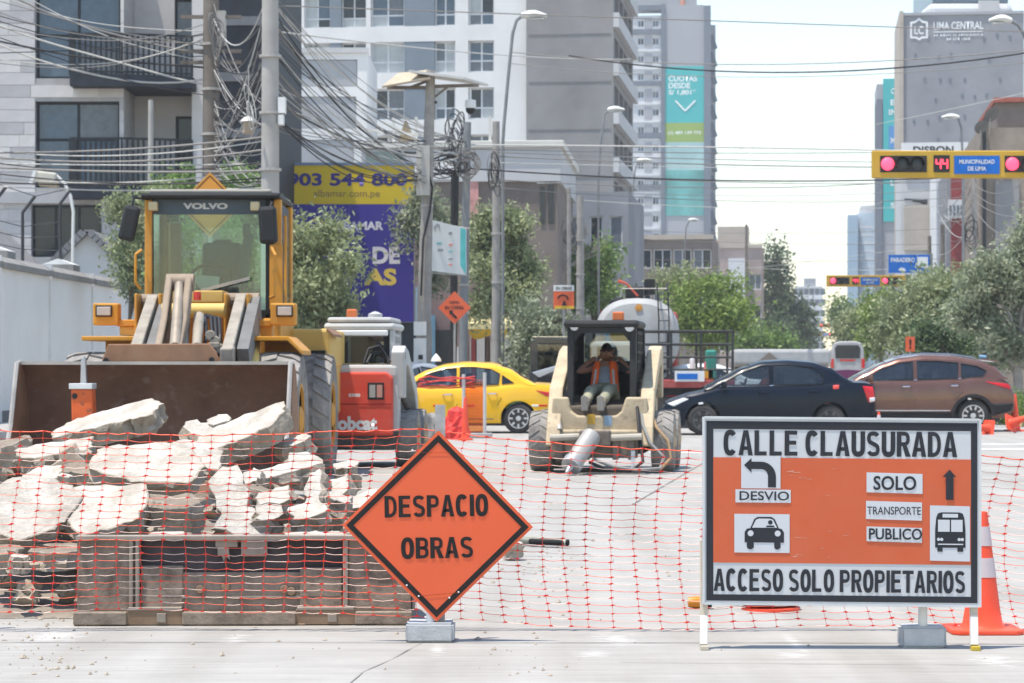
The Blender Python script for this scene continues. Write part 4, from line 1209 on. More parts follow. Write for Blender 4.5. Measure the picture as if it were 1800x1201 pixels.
pole('pale spiked thin post in front of the balconies', 265, 176, 70, .13, .07, pole_pale, name='thin_post')
pole('grey concrete pole among bare branches', 1020, 345, 104, .2, .15, concrete_pole, bands=3)
pole('thin grey lamp pole beside the concrete block', 1000, 330, 98, .10, .08, concrete_pole)
pole('dark slim pole by the banner tower base', 1108, 400, 140, .16, .12, concrete_pole)
pole('dark utility pole in front of the white annex', 1657, 395, 120, .14, .10, pole_brown, bands=2)
pole('slim dark pole left of the brown corner house', 1634, 415, 126, .12, .09, pole_brown)
pole('utility pole hung with cables at the striped house', 1712, 300, 112, .14, .10, concrete_pole, bands=3)
pole('far bare pole left of the tall dark tree', 1312, 395, 190, .16, .10, pole_brown)
pole('grey steel lamp post behind the taxi roof', 870, 470, 82, .16, .12, concrete_pole)
# things on those poles
MB().box(.16, .34, -.12, .12, PZ(80,56), PZ(20,56)).build('junction_box', steel_dusty, rA)
MB().box(-.34, -.18, -.12, .1, PZ(330,56), PZ(250,56)).build('junction_box', wall_light, rA)
for z in (PZ(30,56), PZ(90,56), PZ(110,56)): MB().beam((-.7, 0, z), (.7, 0, z), .08, .08).build('cross_arm', pole_brown, rA)
MB().box(.18, .34, -.15, .15, PZ(200,53), PZ(172,53)).build('white_box', white_paint, rB)
MB().box(.18, .30, -.15, .15, PZ(220,53), PZ(203,53)).build('white_box', white_paint, rB)
# solar roof
k = 60/F
roofp = M('roof_panel', (.60,.585,.55), .6, var=.08, scale=2); roofu = M('roof_panel_tan', (.42,.35,.26), .8, var=.1)
def cpt(px, py, dy=0): return P(px, py, 60+dy) - Vector((PX(740,60), 60, 0))
MB().poly([cpt(672,155,-.5), cpt(700,132,.5), cpt(752,126,.5), cpt(757,140,-.5)]).build('solar_panel', roofu, rC, fix=False).modifiers.new('t','SOLIDIFY').thickness = .05
MB().poly([cpt(718,127,-.5), cpt(757,138,.9), cpt(858,152,.9), cpt(815,140,-.5)]).build('solar_panel', roofp, rC, fix=False).modifiers.new('t','SOLIDIFY').thickness = .06
MB().beam(cpt(680,154), cpt(762,154), .06, .08).beam(cpt(724,153), cpt(757,140), .05, .07).beam(cpt(762,152), cpt(842,150), .06, .08).beam(cpt(757,176), cpt(788,152), .05, .05).build('roof_frame', pole_brown, rC)
MB().cyl(cpt(750,180), cpt(768,180), .035, n=8).build('clamp', black_paint, rC)
MB().tube([cpt(812,150), cpt(826,152), cpt(827,162), cpt(827,176)], .03, 6).build('camera_arm', white_paint, rC)
MB().lathe([(.02,.1),(.13,.08),(.14,-.05),(.12,-.12)], cpt(827,182), 'z', 14).lathe([(.12,-.12),(.11,-.2),(.05,-.27)], cpt(827,182), 'z', 14, m=1).build('dome_camera', [white_paint, black_paint], rC, smooth=True)
MB().box(*sorted((cpt(733,0).x, cpt(756,0).x)), -.35, -.2, cpt(0,345).z, cpt(0,258).z).build('steel_cabinet', M('cabinet_grey', (.42,.41,.39), .7, dust=.3), rC)
MB().tube([cpt(752,300,-.2), cpt(760,330,-.2), cpt(756,370,-.2), cpt(744,420,-.22), cpt(740,520,-.25)], .03, 6).build('pole_cable', cable_black, rC)
for (py0, py1) in ((595,640),(566,590)):
    MB().box(cpt(728,0).x, cpt(750,0).x, -.26, -.22, cpt(0,py1).z, cpt(0,py0).z).build('paper_notice', white_paint, rC)
MB().box(cpt(736,0).x, cpt(744,0).x, -.27, -.262, cpt(0,632).z, cpt(0,624).z).build('notice_print', black_paint, rC)

# small clinic sign hung between poles
root = thing('hanging_banner', 'white and turquoise hanging clinic banner right of the leaning pole', 'banner', P(787, 435, 61.5))
k = 61.5/F
def hb(px, py): return Vector(((px-787)*k, 0, (435-py)*k))
MB().poly([hb(756,386)+Vector((0,0,0)), hb(819,401)+Vector((0,.3,0)), hb(819,483)+Vector((0,.3,0)), hb(755,476)]).build('panel', M('banner_paper', (.66,.67,.66), .7, var=.05), root, fix=False).modifiers.new('t','SOLIDIFY').thickness = .03
MB().poly([hb(804,398)+Vector((0,.2,0)), hb(818.5,402)+Vector((0,.26,0)), hb(818.5,482)+Vector((0,.26,0)), hb(804,458)+Vector((0,.2,0))]).build('turquoise_edge', M('turq', (.12,.50,.50), .6), root, fix=False)
for i, (px, py, w, h) in enumerate(((791,410,8,5),(791,430,9,4),(791,442,8,3),(791,455,8,3),(791,465,7,3),(770,428,13,4),(772,440,14,4))):
    c = hb(px, py) + Vector((0, -.05+.0048*(px-755), 0)); MB().box(c.x-w*k/2, c.x+w*k/2, c.y, c.y+.02, c.z-h*k/2, c.z+h*k/2).build('print_line', M('print_grey%d' % (i % 3), [(.25,.26,.28),(.6,.25,.22),(.2,.45,.48)][i % 3], .7), root)
q = [hb(763,400), hb(768,393), hb(773,395), hb(775,412), hb(772,402), hb(768,398), hb(765,410)]
MB().poly([p+Vector((0,-.03,0)) for p in q]).build('logo', M('print_grey0', (.25,.26,.28), .7), root, fix=False)
for py in (389, 479): MB().tube([hb(750,py), hb(825,py+(12 if py < 400 else 5))+Vector((0,.35,0))], .018, 5).build('hanger_rod', steel_dusty, root)

# ---------------------------------------------------------------- street lamps
lamp_white = M('lamp_white', (.66,.66,.64), .4, var=.04); lamp_lens = M('lamp_lens', (.45,.45,.42), .2)
def lamp_head(mb, p, L, d=1, r=.12):
    """cobra head, pointing along +x*d from p"""
    rows = []
    for i in range(7):
        t = i/6; w = r*(.35+.65*math.sin(math.pi*min(1, .15+t*.9)))
        row = []
        for j in range(10):
            a = 2*math.pi*j/10
            row.append((p.x+d*L*t, p.y+w*math.cos(a), p.z+.05*math.sin(math.pi*t)+w*.62*math.sin(a)))
        rows.append(row)
    mb.grid(rows, 0, True); mb.poly(rows[0]); mb.poly(rows[-1])
def street_lamp(label, D, arm_px, head_px, Lpx, d, r=.12, pole_px=None, mat=pole_steel):
    base = Vector((PX(arm_px[0][0], D), D, 0)); rt = thing('street_lamp', label, 'street lamp', base)
    pts = [P(px, py, D)-base for px, py in arm_px]
    if pole_px: pts = [Vector((0,0,0))] + pts
    MB().tube(pts, .05, 8).build('arm', mat, rt, smooth=True)
    h = P(*head_px, D)-base
    mb = MB(); lamp_head(mb, h, Lpx*D/F, d, r); mb.build('lamp_head', lamp_white, rt, smooth=True)
    MB().obox(h+Vector((d*Lpx*D/F*.6, 0, -r*.5)), (Lpx*D/F*.5, r*1.2, .05)).build('lens', lamp_lens, rt)
    return rt
street_lamp('street lamp with long curved arm against the white apartment block', 73, [(884,250),(886,218),(893,140),(901,60),(908,36),(918,28)], (916,28), 46, 1, .2, True)
street_lamp('middle street lamp against the bare concrete block', 110, [(1052,320),(1056,250),(1063,200),(1070,194)], (1068,193), 30, 1, .2, True)
street_lamp('small far street lamp in front of the banner tower', 150, [(1112,340),(1116,300),(1122,284)], (1120,282), 26, 1, .2, True)
street_lamp('smallest street lamp below the turquoise banner', 175, [(1204,430),(1206,400),(1212,387)], (1210,387), 18, 1, .18, True)
street_lamp('street lamp reaching in from the right edge beside the grey tower', 62, [(1830,130),(1800,60),(1790,44),(1776,36)], (1778,36), 40, -1, .16, True)
street_lamp('street lamp above the countdown signal on the right', 100, [(1693,300),(1690,225),(1684,207)], (1686,206), 31, -1, .16, True)
street_lamp('far street lamp left of the tall dark tree', 210, [(1262,470),(1258,440),(1250,424)], (1252,424), 22, -1, .2, True)
# lamp with boxy double head over the wall
base = Vector((PX(128, 68.5), 68.5, 0)); rt = thing('flood_lamp', 'boxy cream flood lamp on a bent arm above the white wall', 'street lamp', base)
q = lambda px, py: P(px, py, 68.5)-base
MB().tube([Vector((0,0,0)), q(128,430), q(129,372), q(124,345), q(113,322), q(98,308)], .045, 8).build('arm', lamp_white, rt, smooth=True)
cream_l = M('lamp_cream', (.52,.49,.42), .5, var=.08)
MB().obox(q(80,311), (40*68.5/F,.35,17*68.5/F), (0,.12,0)).build('lamp_head', cream_l, rt, bevel=.05)
MB().obox(q(86,323), (36*68.5/F,.28,12*68.5/F), (0,.1,0)).build('lamp_bowl', M('lamp_amber', (.35,.29,.2), .3), rt, bevel=.05)
MB().obox(q(60,312), (6*68.5/F,.38,26*68.5/F), (0,.35,0)).build('lamp_flap', white_paint, rt)

# ---------------------------------------------------------------- traffic signals with countdown
sig_yellow = M('signal_yellow', (.55,.33,.03), .5, var=.06, dust=.1); sig_black = M('signal_black', (.03,.03,.032), .5)
sig_blue = M('signal_blue', (.01,.13,.48), .4); red_on = emit('signal_red_on', (1.0,.06,.12), 1.3)
lens_off = M('signal_lens_off', (.05,.055,.055), .3); digit_red = emit('digit_red', (1.0,.05,.09), 1.5)
def make_signal(label, px, py, D, scale=1.0):
    rt = thing('traffic_signal', label, 'traffic signal', P(px, py, D))
    k = 55.0/F*scale                       # local unit: one pixel at 55 m; origin = lower left corner of the housing
    x = lambda p: (p-1533)*k
    z = lambda p: (313-p)*k
    MB().box(x(1533), x(1868), 0, .14, z(313), z(265)).build('housing', sig_yellow, rt, bevel=.02)
    for x0 in (1547, 1766):
        bx = MB().box(x(x0), x(x0+82), -.015, -.002, z(303), z(274)).build('lamp_panel', sig_black, rt)
        for i, dx in enumerate((13, 38, 64)):
            c = (x(x0+dx), -.02, z(288.5))
            MB().lathe([(11.5*k,0),(11.5*k,-.02),(10*k,-.05),(6*k,-.075),(.001,-.085)], c, 'y', 20).build('lamp', red_on if i == 0 else lens_off, rt, smooth=True)
            if i:
                vis = MB(); rows = []
                for j in range(13):
                    a = math.pi*(-.08+1.16*j/12); rows.append([(c[0]+12.3*k*math.cos(a), -.01, c[2]+12.3*k*math.sin(a)), (c[0]+12.3*k*math.cos(a), -.16, c[2]+12*k*math.sin(a))])
                vis.grid(rows).build('visor', sig_black, rt, fix=False)
    MB().box(x(1641), x(1669), -.015, -.002, z(303), z(273)).build('countdown_panel', sig_black, rt)
    # digits 44, drawn as segments
    mb = MB()
    for cx in (1649.5, 1661):
        for a, b in (((-4,-8),(-4,0)),((-4,0),(4,0)),((4,-8),(4,0)),((4,0),(4,9))):
            mb.beam((x(cx+a[0]), -.02, z(288+a[1])), (x(cx+b[0]), -.02, z(288+b[1])), 2.4*k, .012, up=(0,1,0))
    mb.build('countdown_digits', digit_red, rt)
    pl = MB().box(x(1677), x(1757), -.02, -.002, z(306), z(274)).build('name_plate', sig_blue, rt)
    letters('MUNICIPALIDAD', 62*k, 7.5*k, white_paint, rt, (x(1717), -.021, z(284.5)), .02)
    letters('DE LIMA', 32*k, 7.5*k, white_paint, rt, (x(1717), -.021, z(296.5)), .02)
    MB().cyl((x(1560), .2, z(289)), (x(1960), .2, z(275)), .06, .09, n=10).build('mast_arm', pole_steel, rt, smooth=True)
    return rt, k, x, z
rt, k, x_, z_ = make_signal('near overhead traffic signal with red lights and countdown 44 at top right', 1533, 313, 55)
MB().cyl((x_(1955), .2, -PZ(313,55)), (x_(1955), .2, z_(262)), .13, .1, n=12).build('mast', pole_steel, rt, smooth=True)
rt, k, x_, z_ = make_signal('middle overhead traffic signal with red lights above the street trees', 1453, 504, 132)
MB().cyl((x_(1880), .2, -PZ(504,132)), (x_(1880), .2, z_(262)), .13, .1, n=12).build('mast', pole_steel, rt, smooth=True)
rt, k, x_, z_ = make_signal('far upper traffic signal near the vanishing point', 1440, 576, 380)
MB().cyl((x_(1880), .2, -PZ(576,380)), (x_(1880), .2, z_(262)), .13, .1, n=12).build('mast', pole_steel, rt, smooth=True)
rt, k, x_, z_ = make_signal('far lower traffic signal near the vanishing point', 1427, 591, 420)
MB().cyl((x_(1880), .2, -PZ(591,420)), (x_(1880), .2, z_(262)), .13, .1, n=12).build('mast', pole_steel, rt, smooth=True)

# blue bus stop sign
rt = thing('bus_stop_sign', 'blue overhead bus stop sign behind the right-hand trees', 'sign', P(1562, 480, 104))
k = 104/F
MB().box(0, 72*k, 0, .06, 0, 32*k).build('panel', sig_blue, rt)
MB().box(51*k, 69*k, -.012, -.002, 9*k, 28*k).build('pictogram_field', white_paint, rt)
MB().box(55*k, 65*k, -.02, -.013, 12*k, 17*k).build('pictogram', M('pictogram_green', (.12,.22,.12), .6), rt)
letters('PARADERO', 42*k, 8*k, white_paint, rt, (25*k, -.004, 23*k), .03)
MB().prism([(20*k,9*k),(27*k,9*k),(31*k,4*k),(24*k,2*k),(17*k,5*k)], 'xz', -.01, -.002).build('bus_mark', white_paint, rt)
MB().box(50*k, 50.6*k, -.008, -.001, 0, 32*k).build('divider', white_paint, rt)
MB().cyl((75*k, .1, -PZ(480,104)), (75*k, .1, 34*k), .08, n=10).build('post', pole_steel, rt)
MB().cyl((2*k, .1, 16*k), (75*k, .1, 16*k), .05, n=8).build('arm', pole_steel, rt)

# ---------------------------------------------------------------- small orange signs
def diamond(root, c, half, mat, bmat, edge=.82, wid=.07, th=.006, tilt=0.0):
    """diamond plate facing -Y with a dark inset border"""
    cs, sn = math.cos(tilt), math.sin(tilt)
    def q(u, v): return (c[0]+u*cs-v*sn, c[2]+u*sn+v*cs)
    mb = MB().prism([q(0,half), q(half,0), q(0,-half), q(-half,0)], 'xz', c[1], c[1]+th)
    pl = mb.build('plate', mat, root)
    o, i = half*edge, half*(edge-wid); y = c[1]-.002; mb = MB()
    O = [q(0,o), q(o,0), q(0,-o), q(-o,0)]; I = [q(0,i), q(i,0), q(0,-i), q(-i,0)]
    for a in range(4):
        b = (a+1) % 4
        mb.poly([(O[a][0],y,O[a][1]), (O[b][0],y,O[b][1]), (I[b][0],y,I[b][1]), (I[a][0],y,I[a][1])])
    mb.build('border', bmat, root, fix=False)
    return pl
D = 59.0; k = D/F
rt = thing('diversion_sign', 'small orange diamond arrow sign fixed to the grey pole above the taxi', 'sign', P(799, 541, D))
diamond(rt, (0,0,0), 29*k, sign_orange, sign_orange, .9, .03, .012)
letters('DESVIO', 17*k, 5*k, black_paint, rt, (0, -.006, 9*k), .03)
letters('EN CARRIL', 34*k, 6*k, black_paint, rt, (0, -.006, 0), .03)
MB().prism([(-9*k,-4*k),(-2*k,-6*k),(-4*k,-8.5*k),(5*k,-17*k),(2.5*k,-20*k),(-6.5*k,-11*k),(-8.5*k,-13*k)], 'xz', -.014, -.004).build('arrow', black_paint, rt)
MB().beam((0,.04,0), (.35,.5,-.1), .05, .05).build('bracket', steel_dusty, rt)
MB().cyl((0,.05,-PZ(541,D)), (0,.05,.1), .03, n=8).build('post', steel_dusty, rt)
D = 67.0; k = D/F
rt = thing('works_sign', 'orange and white roadworks sign on a post left of the tan skid steer', 'sign', P(991, 517, D))
MB().box(-18*k, 18*k, 0, .03, -26*k, 0*k+5*k).build('orange_panel', sign_orange, rt)
MB().box(-18*k, 18*k, -.004, .03, 5*k, 15.5*k).build('white_panel', white_paint, rt)
letters('EN OBRAS', 28*k, 6*k, black_paint, rt, (0, -.008, 10*k), .02)
mb = MB().prism([(-12*k,-8*k),(-9*k,-3*k),(-2*k,0),(6*k,-3*k),(9*k,-10*k),(6*k,-10*k),(4*k,-5*k),(-1*k,-3*k),(-7*k,-5*k),(-9*k,-9*k)], 'xz', -.02, -.004); mb.build('arrow_arc', black_paint, rt)
mb = MB().prism([(-4*k,-20*k),(5*k,-20*k),(1*k,-11*k)], 'xz', -.02, -.004); mb.build('pictogram', black_paint, rt)
MB().box(-16*k, 18*k, -.01, -.004, -26*k, -21*k).build('yellow_strip', M('strip_yellow', (.65,.42,.04), .5), rt)
MB().cyl((0,.06,-PZ(517,D)), (0,.06,.15), .035, n=8).build('post', steel_dusty, rt)
D = 70.0; k = D/F
rt = thing('works_sign', 'small orange exclamation sign among the right-hand trees', 'sign', P(1600, 605, D))
MB().box(-8*k, 8*k, 0, .03, -13*k, 13*k).build('panel', sign_orange, rt)
MB().prism([(-2*k,8*k),(2*k,8*k),(1*k,-3*k),(-1*k,-3*k)], 'xz', -.012, -.002).box(-1.6*k, 1.6*k, -.012, -.002, -8*k, -5*k).build('exclamation_mark', black_paint, rt)
MB().cyl((0,.05,-PZ(605,D)), (0,.05,0), .03, n=8).build('post', steel_dusty, rt)
# diamond sign standing behind the loader cab
D = 36.5; k = D/F
rt = thing('warning_sign', 'amber diamond warning sign on a post just behind the loader cab', 'sign', (PX(369, D), D, 0))
amber = M('sign_amber', (.60,.27,.05), .5, var=.05)
diamond(rt, (0,0,PZ(360,D)), 57*k, amber, M('sign_dark_amber', (.16,.07,.02), .6), .92, .06, .01)
MB().cyl((0,.05,0), (0,.05,PZ(340,D)), .03, n=8).build('post', steel_dusty, rt)

# ---------------------------------------------------------------- overhead cables
NCAB = [0]
def cable(p0, p1, sag, r, mat, n=14, wob=0.0, label=None, group=None):
    p0 = Vector(p0); p1 = Vector(p1); pts = []
    rg = random.Random(NCAB[0]); ph = rg.uniform(0, 6)
    for i in range(n+1):
        t = i/n; q = p0.lerp(p1, t); q.z -= sag*4*t*(1-t) + wob*math.sin(t*9+ph); pts.append(q)
    o = MB().tube(pts, r, 5, cap=False).build('overhead_cable', mat)
    NCAB[0] += 1
    tag(o, label, 'cable', group)
    return o
ORD = ['topmost','second','third','fourth','fifth','sixth','seventh','eighth','ninth','tenth','eleventh','twelfth','thirteenth','fourteenth','fifteenth','sixteenth','seventeenth','eighteenth','nineteenth','twentieth','twenty-first','twenty-second','twenty-third','twenty-fourth','twenty-fifth','lowest']
def rank(vals, v): return ORD[sorted(vals).index(v)]
rg = random.Random(3)
g1 = 'cables from the left edge to the brown pole'
c1 = [(8,72),(14,60),(30,150),(36,40),(48,170),(-20,55),(-40,95),(100,58),(98,62),(110,66),(70,120),(-60,110),(-6,84),(22,100),(55,138)]
for i, (y0, y1) in enumerate(c1):
    cable(P(-60, y0-8, 54+rg.uniform(-1,1)), P(371, y1, 56), .25+rg.uniform(-.15,.3), .011+.012*(i % 4 == 2), [cable_grey, cable_black, cable_light][i % 3], wob=.02, label='slack cable to the brown pole, %s from the top at the left picture edge' % rank([c[0] for c in c1], y0), group=g1)
g2 = 'level cables crossing the balconies'
c2 = [(262,246),(272,262),(280,284),(286,288),(292,300),(318,312),(325,330),(268,240),(300,318),(308,296)]
for i, (y0, y1) in enumerate(c2):
    cable(P(-50, y0, 55+rg.uniform(-1,1)), P(475, y1, 53), .12+rg.uniform(-.1,.15), .016+.008*(i % 3 == 1), [cable_light, cable_grey, cable_black][i % 3], label='near-level thin cable across the balconies, %s from the top at the left edge' % rank([c[0] for c in c2], y0), group=g2)
g3 = 'cables tangled between the two left poles'
for i in range(38):
    a = P(371, rg.uniform(-30, 300), 56); b = P(475, rg.uniform(-30, 320), 53)
    cable(a, b, rg.uniform(.1, 1.1), rg.choice([.008,.011,.016]), rg.choice([cable_black, cable_grey, cable_grey, cable_light]), label='tangled cable strung between the brown pole and the pale pole', group=g3)
g4 = 'cables sloping from the pale pole to the poles above the taxi'
for i in range(38):
    y0 = -14 + 6.6*i + rg.uniform(-6, 6)
    tgt = rg.choice([(752,262,60),(752,300,60),(800,250,66),(820,262,66),(760,330,60),(745,320,60)])
    cable(P(477, y0, 53), P(tgt[0], tgt[1]+rg.uniform(-16,16), tgt[2]), rg.uniform(.15, .8), rg.choice([.008,.010,.015]), rg.choice([cable_black, cable_grey, cable_grey, cable_light]), label='cable sloping down right from the pale pole towards the solar-roofed pole', group=g4)
for (y0, y1, sg, r) in ((35,300,.9,.022),(175,262,.5,.026),(205,300,.6,.022)):
    cable(P(480, y0, 53), P(800, y1, 66), sg, r, cable_black, label='thick black cable bundle sloping from the pale pole to the grey poles', group='thick cable bundles')
g5 = 'long cables crossing the sky'
c5 = [
    (480,10,53,1860,58,62,.0,.014,cable_grey),(480,55,53,1110,104,110,.2,.02,cable_light),(1000,98,70,1860,84,60,.55,.022,cable_black),
    (900,92,70,1860,82,60,.40,.014,cable_grey),(900,112,70,1860,104,60,.42,.010,cable_grey),
    (820,255,66,1860,272,70,-.05,.022,cable_light),(820,262,66,1860,262,70,.12,.012,cable_grey),(872,268,72,1700,285,112,.1,.018,cable_grey),
    (872,275,72,1860,292,80,.15,.020,cable_grey),(872,286,72,1700,300,112,.05,.014,cable_light),(820,296,66,1860,300,80,.35,.022,cable_black),
    (872,300,72,1700,318,112,.25,.016,cable_grey),(872,316,72,1700,308,112,.4,.018,cable_grey),(1000,335,98,1712,330,112,.3,.014,cable_grey),
    (872,330,72,1712,345,112,.35,.014,cable_grey),(1020,352,104,1657,362,120,.25,.014,cable_light),(1108,405,140,1657,402,120,.2,.014,cable_grey),
    (1300,262,90,1860,150,80,.1,.010,cable_light),(1108,420,140,1657,430,120,.1,.014,cable_grey),(1312,430,190,1560,352,120,.1,.012,cable_light),
    (1108,455,140,1657,455,120,.15,.014,cable_grey),(1312,470,190,1640,470,126,.2,.014,cable_light),(1220,478,175,1640,430,126,.2,.014,cable_light)]
midy = [c[1]+(c[4]-c[1])*(1420-c[0])/(c[3]-c[0])+c[6]*3+i*.001 for i, c in enumerate(c5)]
for ci, (x0,y0,D0,x1,y1,D1,sg,r,mt) in enumerate(c5):
    cable(P(x0,y0,D0), P(x1,y1,D1), sg, r, mt, 20, label='long thin cable over the street, %s from the top against the white sky' % rank(midy, midy[ci]), group=g5)
g6 = 'cables hanging at the right-hand houses'
for i in range(10):
    cable(P(1712, 300+12*i, 112), P(1657+rg.uniform(-10,10), 395+rg.uniform(-60,60), 120), rg.uniform(.2,.9), .016, rg.choice([cable_black, cable_grey, cable_light]), label='sagging cable beside the striped house on the right', group=g6)
for i in range(5):
    cable(P(1712, 310+14*i, 112), P(1800, 290+30*i, 100), rg.uniform(.2,.6), .018, cable_grey, label='sagging cable beside the striped house on the right', group=g6)
# coils of spare cable hung on the poles
def coil(label, px, py, D, w, h, n, seed, mat=cable_black):
    rt = thing('cable_coil', label, 'cable coil', P(px, py, D)); rg = random.Random(seed); k = D/F
    for i in range(n):
        cx, cz = rg.uniform(-.2,.2)*w*k, rg.uniform(-.25,.25)*h*k; a, b = w*k*rg.uniform(.25,.5), h*k*rg.uniform(.25,.5); dy = rg.uniform(-.18,-.05)
        th = rg.uniform(-.3,.3); pts = []
        for j in range(19):
            t = 2*math.pi*j/18; u, v = a*math.cos(t), b*math.sin(t)
            pts.append((cx+u*math.cos(th)-v*math.sin(th), dy+.05*math.sin(t*2), cz+u*math.sin(th)+v*math.cos(th)))
        MB().tube(pts, rg.uniform(.010,.018), 5, cap=False).build('loop', rg.choice([mat, mat, cable_grey]), rt)
    MB().cyl((0,0,h*k*.35), (0,.1,h*k*.35), .03, n=6).build('hook', steel_dusty, rt)
coil('tall black cable coil on the dark post above the billboard', 802, 240, 67.6, 32, 80, 12, 1)
coil('black cable tangle where the grey poles meet the cables', 790, 290, 65.6, 60, 40, 14, 2)
coil('cable tangle on the grey lamp pole', 825, 290, 65.5, 40, 46, 10, 3, cable_grey)
coil('cable coil on the pole with the long lamp arm', 868, 300, 71.5, 20, 70, 8, 4)
coil('cable coil hanging on the pale pole', 440, 190, 52.6, 14, 70, 3, 5, cable_light)
coil('black cable tangle on the pole among bare branches', 1002, 410, 103, 26, 50, 9, 6)
coil('black cable coil at the banner tower base pole', 1096, 410, 139, 30, 40, 8, 7)
coil('cable tangle on the pole at the striped house', 1706, 410, 111.5, 24, 50, 9, 8)
coil('cable clump high on the brown pole', 383, 70, 55.6, 24, 70, 7, 9, cable_grey)
for (px, py) in ((437,225),):
    rt = thing('hanging_lantern', 'small tan box hanging between the two left poles', 'lantern', P(px, py, 54))
    MB().obox((0,0,0), (.24,.2,.28), (0,.1,.3)).build('box', M('box_tan', (.42,.33,.25), .7), rt, bevel=.02)
    MB().lathe([(.2,0),(.12,.08),(.03,.12)], (0,0,.14), 'z', 12).build('cap', white_paint, rt)
    MB().cyl((0,0,.2), (0,0,1.4), .012, n=5).build('cord', cable_light, rt)
# ---------------------------------------------------------------- cars (front towards -x, near side towards -y)
def pieces(mb):
    """the connected pieces of a builder, each as a builder of its own"""
    key = {}; par = list(range(len(mb.v)))
    def find(a):
        while par[a] != a: par[a] = par[par[a]]; a = par[a]
        return a
    for i, v in enumerate(mb.v):
        k = (round(v[0],3), round(v[1],3), round(v[2],3))
        if k in key: par[find(i)] = find(key[k])
        else: key[k] = i
    for f in mb.f:
        for i in f[1:]: par[find(i)] = find(f[0])
    out = {}
    for f in mb.f:
        o = out.setdefault(find(f[0]), MB()); o.poly([mb.v[i] for i in f])
    return list(out.values())
def interp(tab, x):
    if x <= tab[0][0]: return tab[0][1]
    for (a, b), (c, d) in zip(tab[:-1], tab[1:]):
        if x <= c:
            t = (x-a)/(c-a) if c > a else 0
            t2 = t*t*(3-2*t)
            return b+(d-b)*(t*.5+t2*.5)
    return tab[-1][1]

def interp_y(t):
    tab = [(0,.955),(.12,.985),(.36,.998),(.60,1.0),(.80,.985),(.93,.955),(1,.915)]
    for (a, b), (c, d) in zip(tab[:-1], tab[1:]):
        if t <= c: return b+(d-b)*max(0, (t-a))/(c-a)
    return tab[-1][1]

def wheel(root, c, R_, w, side, spokes=7, rim_mat=None, name='wheel', hub=None, dish=.6):
    """tyre with rounded shoulders and a spoked rim; side -1 faces the camera"""
    o = MB().lathe([(R_*.66,-w/2+.01),(R_*.80,-w/2),(R_*.94,-w/2+.02),(R_,-w/2+.05),(R_,w/2-.05),(R_*.94,w/2-.02),(R_*.80,w/2),(R_*.66,w/2-.01)], (0,0,0), 'y', 36).build(name, tyre_car, root, smooth=True, loc=c)
    rm = rim_mat or chrome
    y = side*(w/2-.025)
    MB().lathe([(R_*.68,y),(R_*.68,y+side*.012),(R_*.61,y+side*.012),(R_*.60,y-side*.06),(.001,y-side*.07)], (0,0,0), 'y', 32).build('rim', [M('rim_dark', (.05,.05,.055), .5)], o, smooth=30)
    mb = MB()
    mb.lathe([(R_*.68,y-side*.03),(R_*.68,y+side*.016),(R_*.615,y+side*.016),(R_*.60,y-side*.03)], (0,0,0), 'y', 32)
    for i in range(spokes):
        a = 2*math.pi*i/spokes
        p0 = Vector((math.cos(a)*R_*.12, y+side*.002, math.sin(a)*R_*.12)); p1 = Vector((math.cos(a)*R_*.62, y+side*.008, math.sin(a)*R_*.62))
        mb.beam(p0, p1, .05 if spokes < 8 else .038, .02, up=(0,1,0))
    mb.lathe([(R_*.17,y-side*.02),(R_*.17,y+side*.02),(.001,y+side*.024)], (0,0,0), 'y', 16)
    mb.build('spokes', rm, o)
    return o

